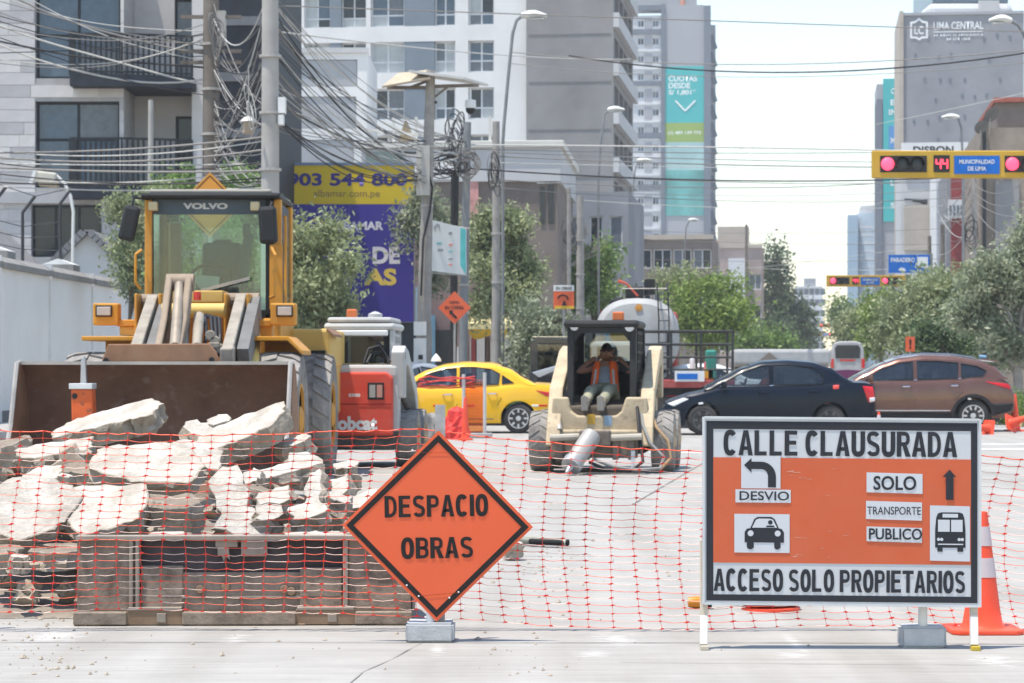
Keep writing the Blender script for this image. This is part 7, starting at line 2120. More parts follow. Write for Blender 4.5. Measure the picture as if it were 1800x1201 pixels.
MB().lathe([(.001,-.02),(.055,-.02),(.06,.03)], (-.355,-.71,1.90), 'y', 16).build('work_light', lamp_clear, tan)
MB().lathe([(.001,-.02),(.06,-.02),(.065,.03)], (.365,-.71,1.89), 'y', 16).build('work_light', lamp_clear, tan)
MB().box(.10, .25, -.2, -.05, 1.98, 2.10).build('beacon', M('beacon_orange', (.62,.17,.06), .4), tan, bevel=.02)
MB().box(.09, .26, -.21, -.04, 1.965, 1.99).build('beacon_base', black_paint, tan)
# quick-attach plate and breaker
qm = M('attach_brown', (.14,.11,.09), .7, .2, var=.3, dust=.5, dustcol=(.34,.30,.26))
MB().box(-.62, .50, -1.12, -1.04, .20, .50).build('attach_plate', qm, tan, bevel=.02)
for x in (-.50, -.15, .22, .42): MB().box(x-.04, x+.04, -1.18, -1.12, .18, .50).build('attach_rib', qm, tan, bevel=.01)
for (a, b) in ((-.62,-.2),(.12,.56)): MB().cyl((a,-1.2,.46),(b,-1.2,.48),.045,n=10).build('attach_lever', M('lever_cream', (.42,.38,.32), .6, dust=.3), tan)
MB().box(-.24, .16, -1.30, -1.10, .36, .56).build('breaker_bracket', qm, tan, bevel=.02)
brk = M('breaker_grey', (.34,.33,.32), .55, .2, var=.12, dust=.3)
b0, b1 = Vector((-.08,-1.25,.48)), Vector((-.27,-1.62,.17))
o = MB().cyl(b0, b1, .13, .115, n=18).build('breaker_body', brk, tan, smooth=True)
d_ = (b1-b0).normalized()
MB().cyl(b1, b1+d_*.10, .135, .13, n=18).build('breaker_collar', M('collar_grey', (.36,.36,.37), .5, .3), o, smooth=True)
MB().cyl(b1+d_*.10, b1+d_*.22, .055, .02, n=12).build('breaker_tip', steel, o, smooth=True)
hose_m = M('hose_grey', (.20,.20,.20), .6, var=.1, dust=.4)
MB().tube([(.50,-.72,.90),(.56,-.98,.62),(.66,-1.15,.40),(.84,-1.2,.22),(.80,-1.3,.08),(.5,-1.35,.06),(.2,-1.35,.10),(-.05,-1.4,.20)], .022, 8).build('hydraulic_hose', hose_m, tan, smooth=True)
MB().tube([(.46,-.75,.95),(.50,-1.0,.70),(.54,-1.18,.40),(.58,-1.28,.16),(.42,-1.35,.05),(.15,-1.38,.06),(-.1,-1.42,.16)], .022, 8).build('hydraulic_hose', black_paint, tan, smooth=True)
MB().tube([(.60,-.60,.95),(.72,-.9,.60),(.88,-.98,.42),(.92,-1.0,.2),(.78,-1.1,.05)], .02, 8).build('hydraulic_hose', M('hose_tan', (.38,.25,.14), .7), tan, smooth=True)
MB().box(.42, .47, -1.2, -1.15, .05, .30).build('stop_peg', white_paint, tan)
MB().box(-.36, .36, .1, .48, .80, .92).box(-.33, .33, .40, .5, .92, 1.45).build('operator_seat', dark_interior, tan, bevel=.05)

# --- red and white one seen from behind
RSX, RSY = PX(640, 34.0), 34.0
bob_white = M('machine_white', (.50,.50,.49), .5, var=.07, dust=.3, dustcol=(.40,.38,.36)); bob_red = M('machine_red', (.62,.055,.03), .4, var=.05, dust=.12)
red = skid('red and white skid steer seen from behind beside the loader wheel', (RSX, RSY, 0), R(180-3), bob_white, bob_white, bob_white, M('machine_dark2', (.05,.05,.052), .8, var=.3, dust=.3), .84, .39)
# rear door on the +y side (faces the camera)
mb = MB().prism([(-.54,.44),(.54,.44),(.54,1.22),(.46,1.30),(-.46,1.30),(-.54,1.22)], 'xz', 1.19, 1.32)
dr = mb.build('rear_door', bob_red, red, bevel=.03)
MB().box(-.53, .53, 1.325, 1.329, .86, .875).build('door_crease', M('crease_red', (.28,.02,.015), .5), dr)
MB().box(-.42, -.20, 1.322, 1.335, .93, 1.16).build('lamp_bezel', black_paint, dr, bevel=.01)
MB().box(-.40, -.325, 1.336, 1.342, .96, 1.13).build('lamp', M('lens_pink', (.5,.25,.2), .3), dr)
MB().box(-.305, -.225, 1.336, 1.342, .96, 1.13).build('lamp', M('lens_grey', (.35,.33,.31), .3), dr)
o = letters('Bobcat', .66, .19, white_paint, dr, (.0, 1.328, .61), .045, rot=(0,0,R(180)))
letters('S300', .16, .045, white_paint, dr, (-.02, 1.328, .99), .04, rot=(0,0,R(180)))
MB().box(-.60, .60, .78, 1.24, 1.22, 1.40).build('radiator_hood', bob_white, red, bevel=.04)
for i in range(11): MB().obox((-.48+.095*i, 1.02, 1.403), (.03,.34,.012), (0,0,.3)).build('grille_slot', black_paint, red)
MB().box(-.56, .56, 1.16, 1.24, .26, .46).build('rear_bumper', M('machine_dark2', (.05,.05,.052), .8), red, bevel=.02)
MB().box(-.45, .45, -.78, .56, 1.985, 2.06).build('roof_pad', M('pad_grey', (.44,.44,.44), .6, dust=.2), red, bevel=.045)
MB().box(-.40, .40, .565, .60, 1.80, 1.88).build('roof_edge_lamp', white_paint, red, bevel=.02)
MB().box(.08, .22, .1, .25, 2.06, 2.18).build('beacon', M('beacon_orange', (.62,.17,.06), .4), red, bevel=.02)
MB().lathe([(.10,0),(.10,.05),(.04,.08),(.001,.09)], (-.18,.2,2.06), 'z', 14).build('roof_sensor', M('pad_grey', (.44,.44,.44), .6), red)
MB().tube([(-.10,.95,1.42),(-.16,.85,1.62),(-.30,.80,1.66),(-.42,.82,1.50),(-.46,.95,1.30)], .02, 8).tube([(-.14,.95,1.42),(-.20,.82,1.56),(-.34,.78,1.58),(-.46,.85,1.44)], .02, 8).build('hydraulic_hose', black_paint, red)
MB().box(-.45, .45, .56, .6, 1.35, 1.42).build('cab_rear_bar', M('bar_tan', (.45,.34,.16), .6), red)

# ---------------------------------------------------------------- people
def skin_body(verts, edges, radii, sub=2, mat=None, name='body', parent=None, root=0):
    me = bpy.data.meshes.new(name); me.from_pydata([tuple(v) for v in verts], edges, [])
    o = bpy.data.objects.new(name, me); COL.objects.link(o)
    o.modifiers.new('skin', 'SKIN')
    for i, r in enumerate(radii):
        sv = me.skin_vertices[0].data[i]; sv.radius = (r, r) if not isinstance(r, tuple) else r
        sv.use_root = (i == root)
    s_ = o.modifiers.new('sub', 'SUBSURF'); s_.levels = sub; s_.render_levels = sub
    bpy.context.view_layer.update()
    dg = bpy.context.evaluated_depsgraph_get()
    m2 = bpy.data.meshes.new_from_object(o.evaluated_get(dg))
    m2.materials.clear(); m2.materials.append(mat)
    m2.polygons.foreach_set('use_smooth', [True]*len(m2.polygons))
    bpy.data.objects.remove(o); bpy.data.meshes.remove(me)
    q = bpy.data.objects.new(name, m2); COL.objects.link(q)
    if parent is not None: q.parent = parent
    return q
skin_m = M('skin', (.32,.165,.11), .55, var=.06); hair_m = M('hair_black', (.012,.010,.010), .7)
shirt_m = M('shirt_grey', (.25,.27,.31), .85, var=.15, scale=12); jacket_m = M('sleeve_dark', (.035,.038,.045), .85, var=.2)
vest_m = M('vest_orange', (.85,.13,.025), .7, var=.06); trouser_m = M('trousers_olive', (.30,.29,.21), .9, var=.2, scale=14)
boot_m = M('boot_tan', (.40,.36,.30), .8, var=.15, scale=10); glove_m = M('glove_brown', (.16,.10,.07), .8)
def finger_hand(parent, base, direction, up, s_, mat, scale=1.0):
    """palm and five separate bent fingers"""
    d = Vector(direction).normalized(); u = Vector(up).normalized(); x = d.cross(u).normalized()
    V = [Vector(base), Vector(base)+d*.045*scale, Vector(base)+d*.085*scale]; E = [(0,1),(1,2)]; Rr = [.026*scale, (.034*scale,.018*scale), (.034*scale,.016*scale)]
    for i, off in enumerate((-.030,-.010,.010,.029)):
        l = (.062,.074,.070,.054)[i]*scale; b = len(V)
        p = V[2]+x*off*scale
        V += [p+d*.012*scale, p+d*l*.55-u*.008*scale, p+d*l*.95-u*.03*scale]; E += [(2,b),(b,b+1),(b+1,b+2)]; Rr += [.0095*scale,.009*scale,.008*scale]
    b = len(V); q = V[1]+x*s_*.034*scale
    V += [q, q+x*s_*.022*scale+d*.03*scale-u*.01*scale, q+x*s_*.025*scale+d*.058*scale-u*.02*scale]; E += [(1,b),(b,b+1),(b+1,b+2)]; Rr += [.012*scale,.011*scale,.009*scale]
    return skin_body(V, E, Rr, 1, mat, 'hand', parent)

def face(parent, c, fwd, up, mat, hair, hs=.115, cap=None):
    """small features on a head centred at c looking along fwd"""
    f = Vector(fwd).normalized(); u = Vector(up); u = (u-f*u.dot(f)).normalized(); x = f.cross(u)
    c = Vector(c)
    q = lambda a, b, d: c + x*a*hs + u*b*hs + f*d*hs
    for s_ in (-1, 1):
        MB().lathe([(.001,-.11*hs),(.10*hs,-.07*hs),(.13*hs,0),(.10*hs,.07*hs),(.001,.11*hs)], q(.28*s_,.06,.60), 'z', 8).build('eye', M('eye_dark', (.02,.015,.012), .2), parent, smooth=True)
        MB().lathe([(.001,-.22*hs),(.13*hs,-.12*hs),(.15*hs,0.05*hs),(.10*hs,.2*hs),(.001,.25*hs)], q(.66*s_,0,.0), 'z', 8).build('ear', mat, parent, smooth=True)
    MB().add([q(0,.12,.66), q(-.12,-.24,.68), q(.12,-.24,.68), q(0,-.20,.90)], [(0,1,3),(0,3,2),(1,2,3),(0,2,1)]).build('nose', mat, parent)
    MB().tube([q(-.22,-.44,.62), q(0,-.46,.70), q(.22,-.44,.62)], .03*hs*2, 6).build('mouth', M('lip', (.16,.06,.05), .5), parent)
    rows = []
    for i in range(7):
        ph = math.pi*.5*i/6; rr = math.sin(ph) if i else .02
        row = []
        for j in range(18):
            a = 2*math.pi*j/18; lift = -.22 if math.cos(a) > .35 else -.55
            zz = math.cos(ph)*1.02 + (lift*(i/6)**2 if math.cos(a) <= .35 else -.0*(i/6))
            row.append(q(.74*rr*math.sin(a), .10+zz*.86, .80*rr*math.cos(a)-.06))
        rows.append(row)
    mb = MB().grid(rows, 0, True); mb.poly(rows[0]); mb.build('hair', hair, parent, smooth=60)

worker = thing('person', 'worker in orange vest reclining in the tan skid steer, hands behind head', 'person', (TSX, TSY, 0), R(-7))
# body: hips, chest, neck, head, arms folded behind the head, legs stretched to the front plate
V = [(-.02,.00,1.05),(-.02,.11,1.19),(-.02,.22,1.36),(-.01,.20,1.46),(0,.16,1.545),(0,.14,1.62),
     (-.21,.20,1.36),(-.38,.0,1.30),(-.16,.28,1.50),  (.19,.20,1.36),(.36,.0,1.30),(.14,.28,1.50),
     (-.12,-.06,1.04),(-.17,-.44,1.05),(-.20,-.76,.89),(-.20,-.82,.88), (.08,-.06,1.04),(.07,-.44,1.06),(.01,-.76,.89),(.01,-.82,.88)]
E = [(0,1),(1,2),(2,3),(3,4),(4,5),(2,6),(6,7),(7,8),(2,9),(9,10),(10,11),(0,12),(12,13),(13,14),(14,15),(0,16),(16,17),(17,18),(18,19)]
Rr = [(.14,.11),(.135,.10),(.15,.10),.058,(.080,.095),(.075,.085),.06,.046,.034,.06,.046,.034,.085,.066,.045,.04,.085,.066,.045,.04]
body = skin_body(V, E, Rr, 2, skin_m, 'body', worker)
face(worker, (0,.135,1.58), (0,-1,-.05), (0,0,1), skin_m, hair_m, .118)
finger_hand(worker, (-.14,.28,1.50), (.9,.1,.45), (0,-1,0), 1, skin_m); finger_hand(worker, (.12,.28,1.50), (-.9,.1,.45), (0,-1,0), -1, skin_m)
skin_body([(-.02,.0,1.04),(-.02,.10,1.17),(-.02,.215,1.35),(-.01,.21,1.41)], [(0,1),(1,2),(2,3)], [(.17,.15),(.17,.15),(.18,.145),(.10,.10)], 2, shirt_m, 'shirt', worker)
for s_ in (-1, 1):
    cx = -.02
    skin_body([(cx+s_*.12,.24,1.37),(cx+s_*.20,.22,1.37),(cx+s_*.30,.10,1.33),(s_*.375-.01,.015,1.30),(s_*.27-.01,.16,1.40)], [(0,1),(1,2),(2,3),(3,4)], [.085,.080,.068,.060,.048], 2, jacket_m, 'sleeve', worker)
    # vest: one front panel each side from shoulder to waist
    rows = []
    for (a, b, y, z) in ((.06,.14,.06,1.45),(.068,.165,.035,1.36),(.075,.175,-.02,1.25),(.085,.185,-.085,1.15),(.11,.20,-.14,1.06)):
        rows.append([(cx+s_*a, y, z), (cx+s_*(a+b)*.5, y-.008, z), (cx+s_*b, y+.05, z), (cx+s_*b, y+.17, z)])
    vo = MB().grid(rows).build('vest_panel', vest_m, worker, smooth=60); vo.modifiers.new('t','SOLIDIFY').thickness = .012
    rows = [[(cx+s_*(a+.03), y-.012, z), (cx+s_*(a+.058), y-.012, z)] for (a, y, z) in ((.07,.02,1.34),(.08,-.035,1.23),(.092,-.095,1.13))]
    MB().grid(rows).build('reflective_strip', M('retro_silver', (.55,.56,.55), .3, .3), worker, fix=False)
skin_body([(-.02,.0,1.03),(-.12,-.08,1.04),(-.17,-.44,1.055),(-.198,-.72,.91),(.08,-.08,1.04),(.07,-.44,1.065),(.012,-.72,.91)], [(0,1),(1,2),(2,3),(0,4),(4,5),(5,6)], [(.15,.12),.105,.085,.068,.105,.085,.068], 2, trouser_m, 'trousers', worker)
for s_, x in ((-1,-.195),(1,.012)):
    skin_body([(x,-.72,.915),(x,-.80,.885),(x-.008,-.835,.835),(x-.014,-.865,.93),(x-.014,-.885,.98)], [(0,1),(1,2),(1,3),(3,4)], [.062,.062,.055,.052,.038], 2, boot_m, 'boot', worker)
    MB().prism([(x-.05,.80),(x+.04,.80),(x+.04,.98),(x-.01,1.01),(x-.055,.98)], 'xz', -.93, -.905).build('boot_sole', M('sole_grey', (.25,.235,.21), .9), worker, bevel=.012)

def driver(label, car_loc, rz, seat, shirt, hair=hair_m, s=1.0):
    t = thing('person', label, 'person', car_loc, rz)
    sx, sy, sz = seat
    q = lambda x, y, z: (sx+x*s, sy+y*s, sz+z*s)
    V = [q(0,0,.0), q(.06,0,.22), q(.10,0,.46), q(.08,0,.57), q(.05,0,.66), q(.04,0,.73), q(.08,-.19,.44), q(-.08,-.23,.24), q(-.34,-.17,.34), q(.08,.19,.44), q(-.08,.23,.24), q(-.34,.17,.34), q(-.12,-.1,0), q(-.46,-.12,.06), q(-.62,-.12,-.28), q(-.12,.1,0), q(-.46,.12,.06), q(-.62,.12,-.28)]
    E = [(0,1),(1,2),(2,3),(3,4),(4,5),(2,6),(6,7),(7,8),(2,9),(9,10),(10,11),(0,12),(12,13),(13,14),(0,15),(15,16),(16,17)]
    Rr = [(.13,.13),(.12,.14),(.12,.15),.055,(.095,.08),(.085,.075),.06,.048,.036,.06,.048,.036,.09,.07,.05,.09,.07,.05]
    skin_body(V, E, Rr, 2, skin_m, 'body', t)
    skin_body([q(0,0,.02), q(.06,0,.22), q(.10,0,.45), q(.085,0,.50), q(.08,-.19,.44), q(-.04,-.225,.28), q(.08,.19,.44), q(-.04,.225,.28)], [(0,1),(1,2),(2,3),(2,4),(4,5),(2,6),(6,7)], [(.145,.145),(.135,.155),(.135,.165),(.075,.08),.075,.062,.075,.062], 2, shirt, 'shirt', t)
    skin_body([q(0,0,-.01), q(-.12,-.1,0), q(-.46,-.12,.06), q(-.62,-.12,-.26), q(-.12,.1,0), q(-.46,.12,.06), q(-.62,.12,-.26)], [(0,1),(1,2),(2,3),(0,4),(4,5),(5,6)], [.13,.105,.082,.06,.105,.082,.06], 1, dark_interior, 'trousers', t)
    for sgn in (-1, 1): finger_hand(t, q(-.34, sgn*.17, .34), (-.6,0,.5), (0,0,1), sgn, skin_m)
    face(t, q(.035,0,.70), (-1,0,0), (0,0,1), skin_m, hair, .115)
driver('driver in an orange top at the wheel of the navy sedan', (PX(1352, DSN), DSN+.35, 0), R(-1.5), (-.02-.12,-.36,.66), vest_m)
driver('driver in dark clothes inside the yellow taxi', (PX(795, DTX), DTX+.2, 0), R(-2), (.10-.10,-.36,.62), jacket_m)

# dusty tyre standing alone behind the wooden stake
o = big_wheel(None, (PX(763, 45), 45, .265), .265, .24, 1, M('skid_rim', (.50,.36,.22), .6), 14, name='spare_tyre')
o.rotation_euler = (0, 0, R(25)); tag(o, 'dusty small tyre standing behind the wooden stake of the diamond sign', 'tyre')
# ---------------------------------------------------------------- closure board on timber legs
DBd = 11.62; kb = DBd/F
board_white = M('board_white', (.56,.565,.58), .45, var=.04, scale=4, dust=.08, dustcol=(.5,.48,.45))
board_orange = M('board_orange', (.58,.112,.045), .5, var=.05, scale=3, dust=.12, dustcol=(.55,.28,.18), dscale=6)
board_black = M('board_black', (.03,.031,.038), .5, var=.1)
sticker_w = M('sticker_white', (.58,.585,.61), .4, var=.03)
timber = M('timber', (.55,.48,.38), .85, var=.15, scale=9, dust=.2); timber_lit_pipe = M('timber_sunlit_pipe_white', (.66,.64,.60), .8, var=.1, scale=8)
BO = P(1479.5, 898, DBd)
board = thing('closure_board', 'large orange and white street closure board on timber legs in the right foreground', 'sign', (BO.x, BO.y, 0))
board.rotation_euler = (0, 0, R(-1.0))
zc = BO.z
def q2(px, py): return ((px-1479.5)*kb, zc+(898-py)*kb + (px-1479.5)*(-.0085)*kb)
# the board hangs very slightly clockwise; plate, border and fields are laid one on another
def bpoly(name, pts, mat, y, th=.0015, parent=None, bev=0):
    return MB().prism([q2(*p) for p in pts], 'xz', y, y+th).build(name, mat, parent or board, bevel=bev)
def brect(name, x0, x1, y0, y1, mat, y, th=.0015): return bpoly(name, [(x0,y1),(x1,y1),(x1,y0),(x0,y0)], mat, y, th)
brect('back_plate', 1237, 1722, 737, 1063, board_white, 0, .006)
# dark border as four bars
for nm, r in (('border_bar', (1242,1717,742,756)), ('border_bar', (1242,1717,1047,1058)), ('border_bar', (1242,1254,756,1047)), ('border_bar', (1706,1717,756,1047))):
    brect(nm, *r, board_black, -.0022, .0018)
brect('orange_field', 1254, 1706, 806, 991, board_orange, -.002, .0016)
for nm, r in (('aluminium_edge', (1235,1239,735,1065)), ('aluminium_edge', (1720,1724,735,1065))):
    brect(nm, *r, M('alu_edge', (.60,.61,.63), .4, .4), -.006, .018)
brect('aluminium_edge', 1239, 1720, 734, 738, M('alu_edge', (.60,.61,.63), .4, .4), -.006, .018); brect('aluminium_edge', 1239, 1720, 1061.5, 1065.5, M('alu_edge', (.60,.61,.63), .4, .4), -.006, .018)
def blet(t, x0, x1, y0, y1, y=-.004, bold=.04, mat=board_black, tilt=-.0085, sp=1.0):
    c = q2((x0+x1)/2, (y0+y1)/2)
    return letters(t, (x1-x0)*kb, (y1-y0)*kb, mat, board, (c[0], y, c[1]), bold, rot=(0, -tilt, 0), depth=.0005, spacing=sp)
for t_, x0, x1, y0, y1 in (('CALLE CLAUSURADA', 1272, 1682, 758, 802), ('ACCESO SOLO PROPIETARIOS', 1255, 1696, 1002, 1041)):
    c = q2((x0+x1)/2, (y0+y1)/2)
    heavy_letters(t_, (x1-x0)*kb, (y1-y0)*kb, board_black, board, (c[0], -.0028, c[1]), (0, .0085, 0))
def stick(x0, x1, y0, y1, sk=0):
    return bpoly('sticker', [(x0,y1),(x1,y1+sk),(x1,y0+sk),(x0,y0)], sticker_w, -.0045, .0012)
stick(1303, 1372, 803, 860); stick(1293, 1390, 862, 885); stick(1291, 1388, 905, 973)
stick(1523, 1621, 830, 865, 2); stick(1522, 1620, 880, 912, 2); stick(1523, 1620, 925, 951, 2); stick(1634, 1704, 887, 984, 1)
blet('DESVIO', 1300, 1387, 865, 881, -.0062, .012); blet('SOLO', 1535, 1610, 836, 861, -.0062, .02)
blet('TRANSPORTE', 1524, 1618, 890, 904, -.0062, .005); blet('PUBLICO', 1527, 1620, 928, 948, -.0062, .018)
# bent arrow: shaft rising, curving left, with a head
pts = [(1364,858),(1350,858),(1350,838)]
for i in range(7):
    a = math.pi*.5*i/6; pts.append((1338+12*math.cos(a), 838-12*math.sin(a)+0))
pts += [(1321,826),(1321,832),(1308,819),(1321,807),(1321,813),(1338,813)]
for i in range(1, 8):
    a = math.pi*.5*(1-i/7); pts.append((1338+26*math.cos(a), 839-26*math.sin(a)))
bpoly('turn_arrow', pts, board_black, -.0062, .0012)
bpoly('straight_arrow', [(1662,877),(1675,877),(1675,837),(1680,837),(1668.5,824),(1656,837),(1662,837)], board_black, -.0062, .0012)
# car pictogram seen from the front
bpoly('car_pictogram', [(1309,955),(1309,937),(1313,931),(1319,930),(1326,914),(1332,910),(1356,910),(1362,914),(1369,930),(1374,931),(1378,937),(1378,955),(1372,955),(1372,964),(1368,967),(1364,967),(1361,964),(1361,955),(1325,955),(1325,964),(1321,967),(1317,967),(1313,964),(1313,955)], board_black, -.0062, .0012)
bpoly('car_pictogram_window', [(1322,929),(1329,915),(1334,913),(1354,913),(1359,915),(1366,929)], sticker_w, -.0068, .0006)
def disc(px, py, r, mat, y): 
    c = q2(px, py); return MB().prism([(c[0]+r*kb*math.cos(2*math.pi*i/18), c[1]+r*kb*math.sin(2*math.pi*i/18)) for i in range(18)], 'xz', y, y+.0006).build('pictogram_detail', mat, board)
disc(1319.5, 939, 5.2, sticker_w, -.0068); disc(1367, 939, 5.2, sticker_w, -.0068); disc(1354, 919.5, 4, board_black, -.0074)
bpoly('pictogram_detail', [(1346,928),(1348,925),(1360,925),(1362,928)], board_black, -.0074, .0006)
# bus pictogram
bpoly('bus_pictogram', [(1643,961),(1643,930),(1645,908),(1648,901),(1654,899),(1686,899),(1691,901),(1694,908),(1696,930),(1696,961),(1692,961),(1692,968),(1682,968),(1682,961),(1656,961),(1656,968),(1647,968),(1647,961)], board_black, -.0062, .0012)
for r in ((1656,1683,901.5,908),(1648,1668.5,912,933),(1671,1691,912,933),(1648,1692,954,956)):
    brect('pictogram_detail', *r, sticker_w, -.0068, .0006)
for px in (1649, 1654.5, 1685, 1690.5): disc(px, 946.5, 2.8, sticker_w, -.0068)
# faint tape scratches on the orange
scr = M('tape_scratch', (.66,.34,.26), .5)
rg = random.Random(9)
for i in range(22):
    x = rg.choice([rg.uniform(1392,1520), rg.uniform(1480,1530), rg.uniform(1375,1400), rg.uniform(1622,1640)]); y = rg.uniform(812, 985); l = rg.uniform(4, 14)
    bpoly('scratch', [(x,y),(x+l,y+rg.uniform(-2,2)),(x+l,y+.6),(x,y+.9)], scr, -.0026, .0004)
# legs; sunlight on the lower ends is put into a whiter timber
def leg(px, py0, py1, w, mat_top, mat_bot):
    x, z = q2(px, py1); zg = .0
    xt, zt = q2(px, py0)
    y0, y1 = .05, -.02
    MB().beam((x, .045, zt+.30), (x, .02, .16), w, .035, up=(0,1,0)).build('leg', mat_top, board, bevel=.003)
    MB().beam((x, .02, .16), (x-.004, y1, .022), w*1.02, .036, up=(0,1,0)).build('leg_foot', mat_bot, board, bevel=.003)
    MB().box(x-w*.56, x+w*.56, y1-.04, y1+.03, .0, .022).build('leg_pad', timber if px < 1400 else M('pad_yellow', (.50,.36,.05), .7, var=.2), board, bevel=.003)
leg(1238, 1062, 1135, .036, timber, timber_lit_pipe); leg(1712, 1064, 1143, .036, timber, timber_lit_pipe)
# rear pipe standing in a painted concrete block
xb, _ = q2(1627, 1100)
blk = M('block_painted', (.47,.475,.485), .8, var=.15, scale=10, bump=.25, bscale=30, dust=.3, dustcol=(.30,.29,.28))
MB().cyl((xb, .10, .05), (xb, .07, zc+.2), .022, n=14).build('rear_pipe', timber_lit_pipe, board, smooth=True)
def block(parent, cx, cy, w, d, h, mat, nm='concrete_foot'):
    bm = bmesh.new(); bmesh.ops.create_cube(bm, size=1)
    for v in bm.verts: v.co = Vector((v.co.x*w, v.co.y*d, (v.co.z+.5)*h))
    bmesh.ops.bevel(bm, geom=bm.edges[:]+bm.verts[:], offset=.012, segments=2, affect='EDGES')
    bmesh.ops.subdivide_edges(bm, edges=bm.edges[:], cuts=2, use_grid_fill=True)
    for v in bm.verts:
        nn = mnoise.noise_vector(v.co*14+Vector((cx*3,cy,0))); v.co += Vector((nn.x, nn.y, nn.z*.6 if v.co.z > .01 else 0))*.006
    me = bpy.data.meshes.new(nm); bm.to_mesh(me); bm.free(); me.materials.append(mat)
    me.polygons.foreach_set('use_smooth', [True]*len(me.polygons)); me.set_sharp_from_angle(angle=R(50))
    return link(nm, me, parent, (cx, cy, 0))
block(board, xb, .13, 80*kb, .15, .105, blk)

# ---------------------------------------------------------------- diamond works sign
DDs = 11.92; kd = DDs/F
so = P(769, 925, DDs)
works = thing('works_sign', 'large orange diamond slow-down works sign on a concrete foot', 'sign', (so.x, so.y, 0))
bright_orange = M('works_orange', (.74,.118,.045), .42, var=.03, scale=4, dust=.05, dustcol=(.7,.35,.2))
ink = M('works_ink', (.02,.017,.017), .5, var=.1)
pl = diamond(works, (0, 0, so.z), 168*kd, bright_orange, ink, .955, .078, .004, R(-.6))
for t, py, x0, x1, h in (('DESPACIO', 889.5, 676, 858, 38), ('OBRAS', 963, 705, 832, 37)):
    heavy_letters(t, (x1-x0)*kd, h*kd, ink, works, (((x0+x1)/2-769)*kd, -.0025, so.z+(925-py)*kd), (0, R(-1.0), 0))
for (px, py) in ((715,1029),(736,1048),(806,1041),(725,792),(790,1051),(748,1085)):
    MB().lathe([(.001,-.003),(.004,-.002),(.0055,.0)], ((px-769)*kd, -.001, so.z+(925-py)*kd), 'y', 8).build('rivet', white_paint, works)
strip_pts = [((735-769)*kd, so.z+(925-1048)*kd), ((806-769)*kd, so.z+(925-1042)*kd)]
MB().beam((strip_pts[0][0], -.0028, strip_pts[0][1]), (strip_pts[1][0], -.0028, strip_pts[1][1]), .0018, .001, up=(0,1,0)).build('seam_line', M('seam_brown', (.35,.07,.02), .6), works)
MB().beam(((740-769)*kd, -.0028, so.z+(925-796)*kd), ((792-769)*kd, -.0028, so.z+(925-796)*kd), .0014, .001, up=(0,1,0)).build('seam_line', M('seam_brown', (.35,.07,.02), .6), works)
xs_ = (756-769)*kd
MB().cyl((xs_, .03, .06), (xs_+.0, .03, so.z+.1), .021, n=14).build('post', white_paint, works, smooth=True)
block(works, xs_, .07, 84*kd, .20, .098, blk)
MB().beam((.01, .05, .02), (.012, .05, PZ(712, DDs)), .05, .02, up=(0,1,0)).build('wooden_stake', M('stake_grey', (.40,.385,.37), .9, var=.2, scale=14), works)

# ---------------------------------------------------------------- traffic cones
def cone(label, loc, h, r, mat=cone_orange, rot=None, bands=True):
    t = thing('traffic_cone', label, 'traffic cone', loc)
    if rot: t.rotation_euler = rot
    b = r*1.75
    mb = MB().prism([(-b,-b*.8),(-b*.8,-b),(b*.8,-b),(b,-b*.8),(b,b*.8),(b*.8,b),(-b*.8,b),(-b,b*.8)], 'xy', 0, .03*h/.7)
    mb.build('base', mat, t, bevel=.008)
    rad = lambda u: r*(1-u)+.028*h/.7*u
    MB().lathe([(r*1.12,.03*h/.7),(rad(.03),.07*h)] + [(rad(u), h*u) for u in (.2,.4,.6,.8,1.0)] + [(rad(1)*.6,h*1.005)], (0,0,0), 'z', 24).build('body', mat, t, smooth=True)
    if bands:
        for u0, u1 in ((.46,.62),(.72,.88)):
            MB().lathe([(rad(u0)+.002,h*u0),(rad(u1)+.002,h*u1)], (0,0,0), 'z', 24).build('reflective_band', M('cone_white', (.55,.48,.50), .5, var=.05), t, smooth=True)
    return t
cone('tall orange cone with white bands just behind the right end of the closure board', (PX(1727, 12.4), 12.4, 0), .615, .105)
cone('small orange cone with white band between the sedan and brown car', (PX(1545, 47.5), 47.5, 0), .50, .09)
cone('orange cone standing on the right kerb by the hedge', (PX(1784, 52), 52, 0), .80, .12, bands=False)
cone('orange cone fallen over by the right kerb', (PX(1776, 50.5), 50.5, .2), .6, .1, rot=(R(70), R(20), R(40)), bands=False)
cone('orange cone lying flat behind the brown car', (PX(1738, 49.5), 49.5, .12), .35, .10, rot=(R(80), 0, R(-60)), bands=False)
cone('distant orange cone seen between sedan and bus', (PX(1511, 62), 62, 0), .7, .11)
cone('squashed orange cone beside the taxi door', (PX(818, 45.6), 45.6, 0), .80, .08, bands=False)
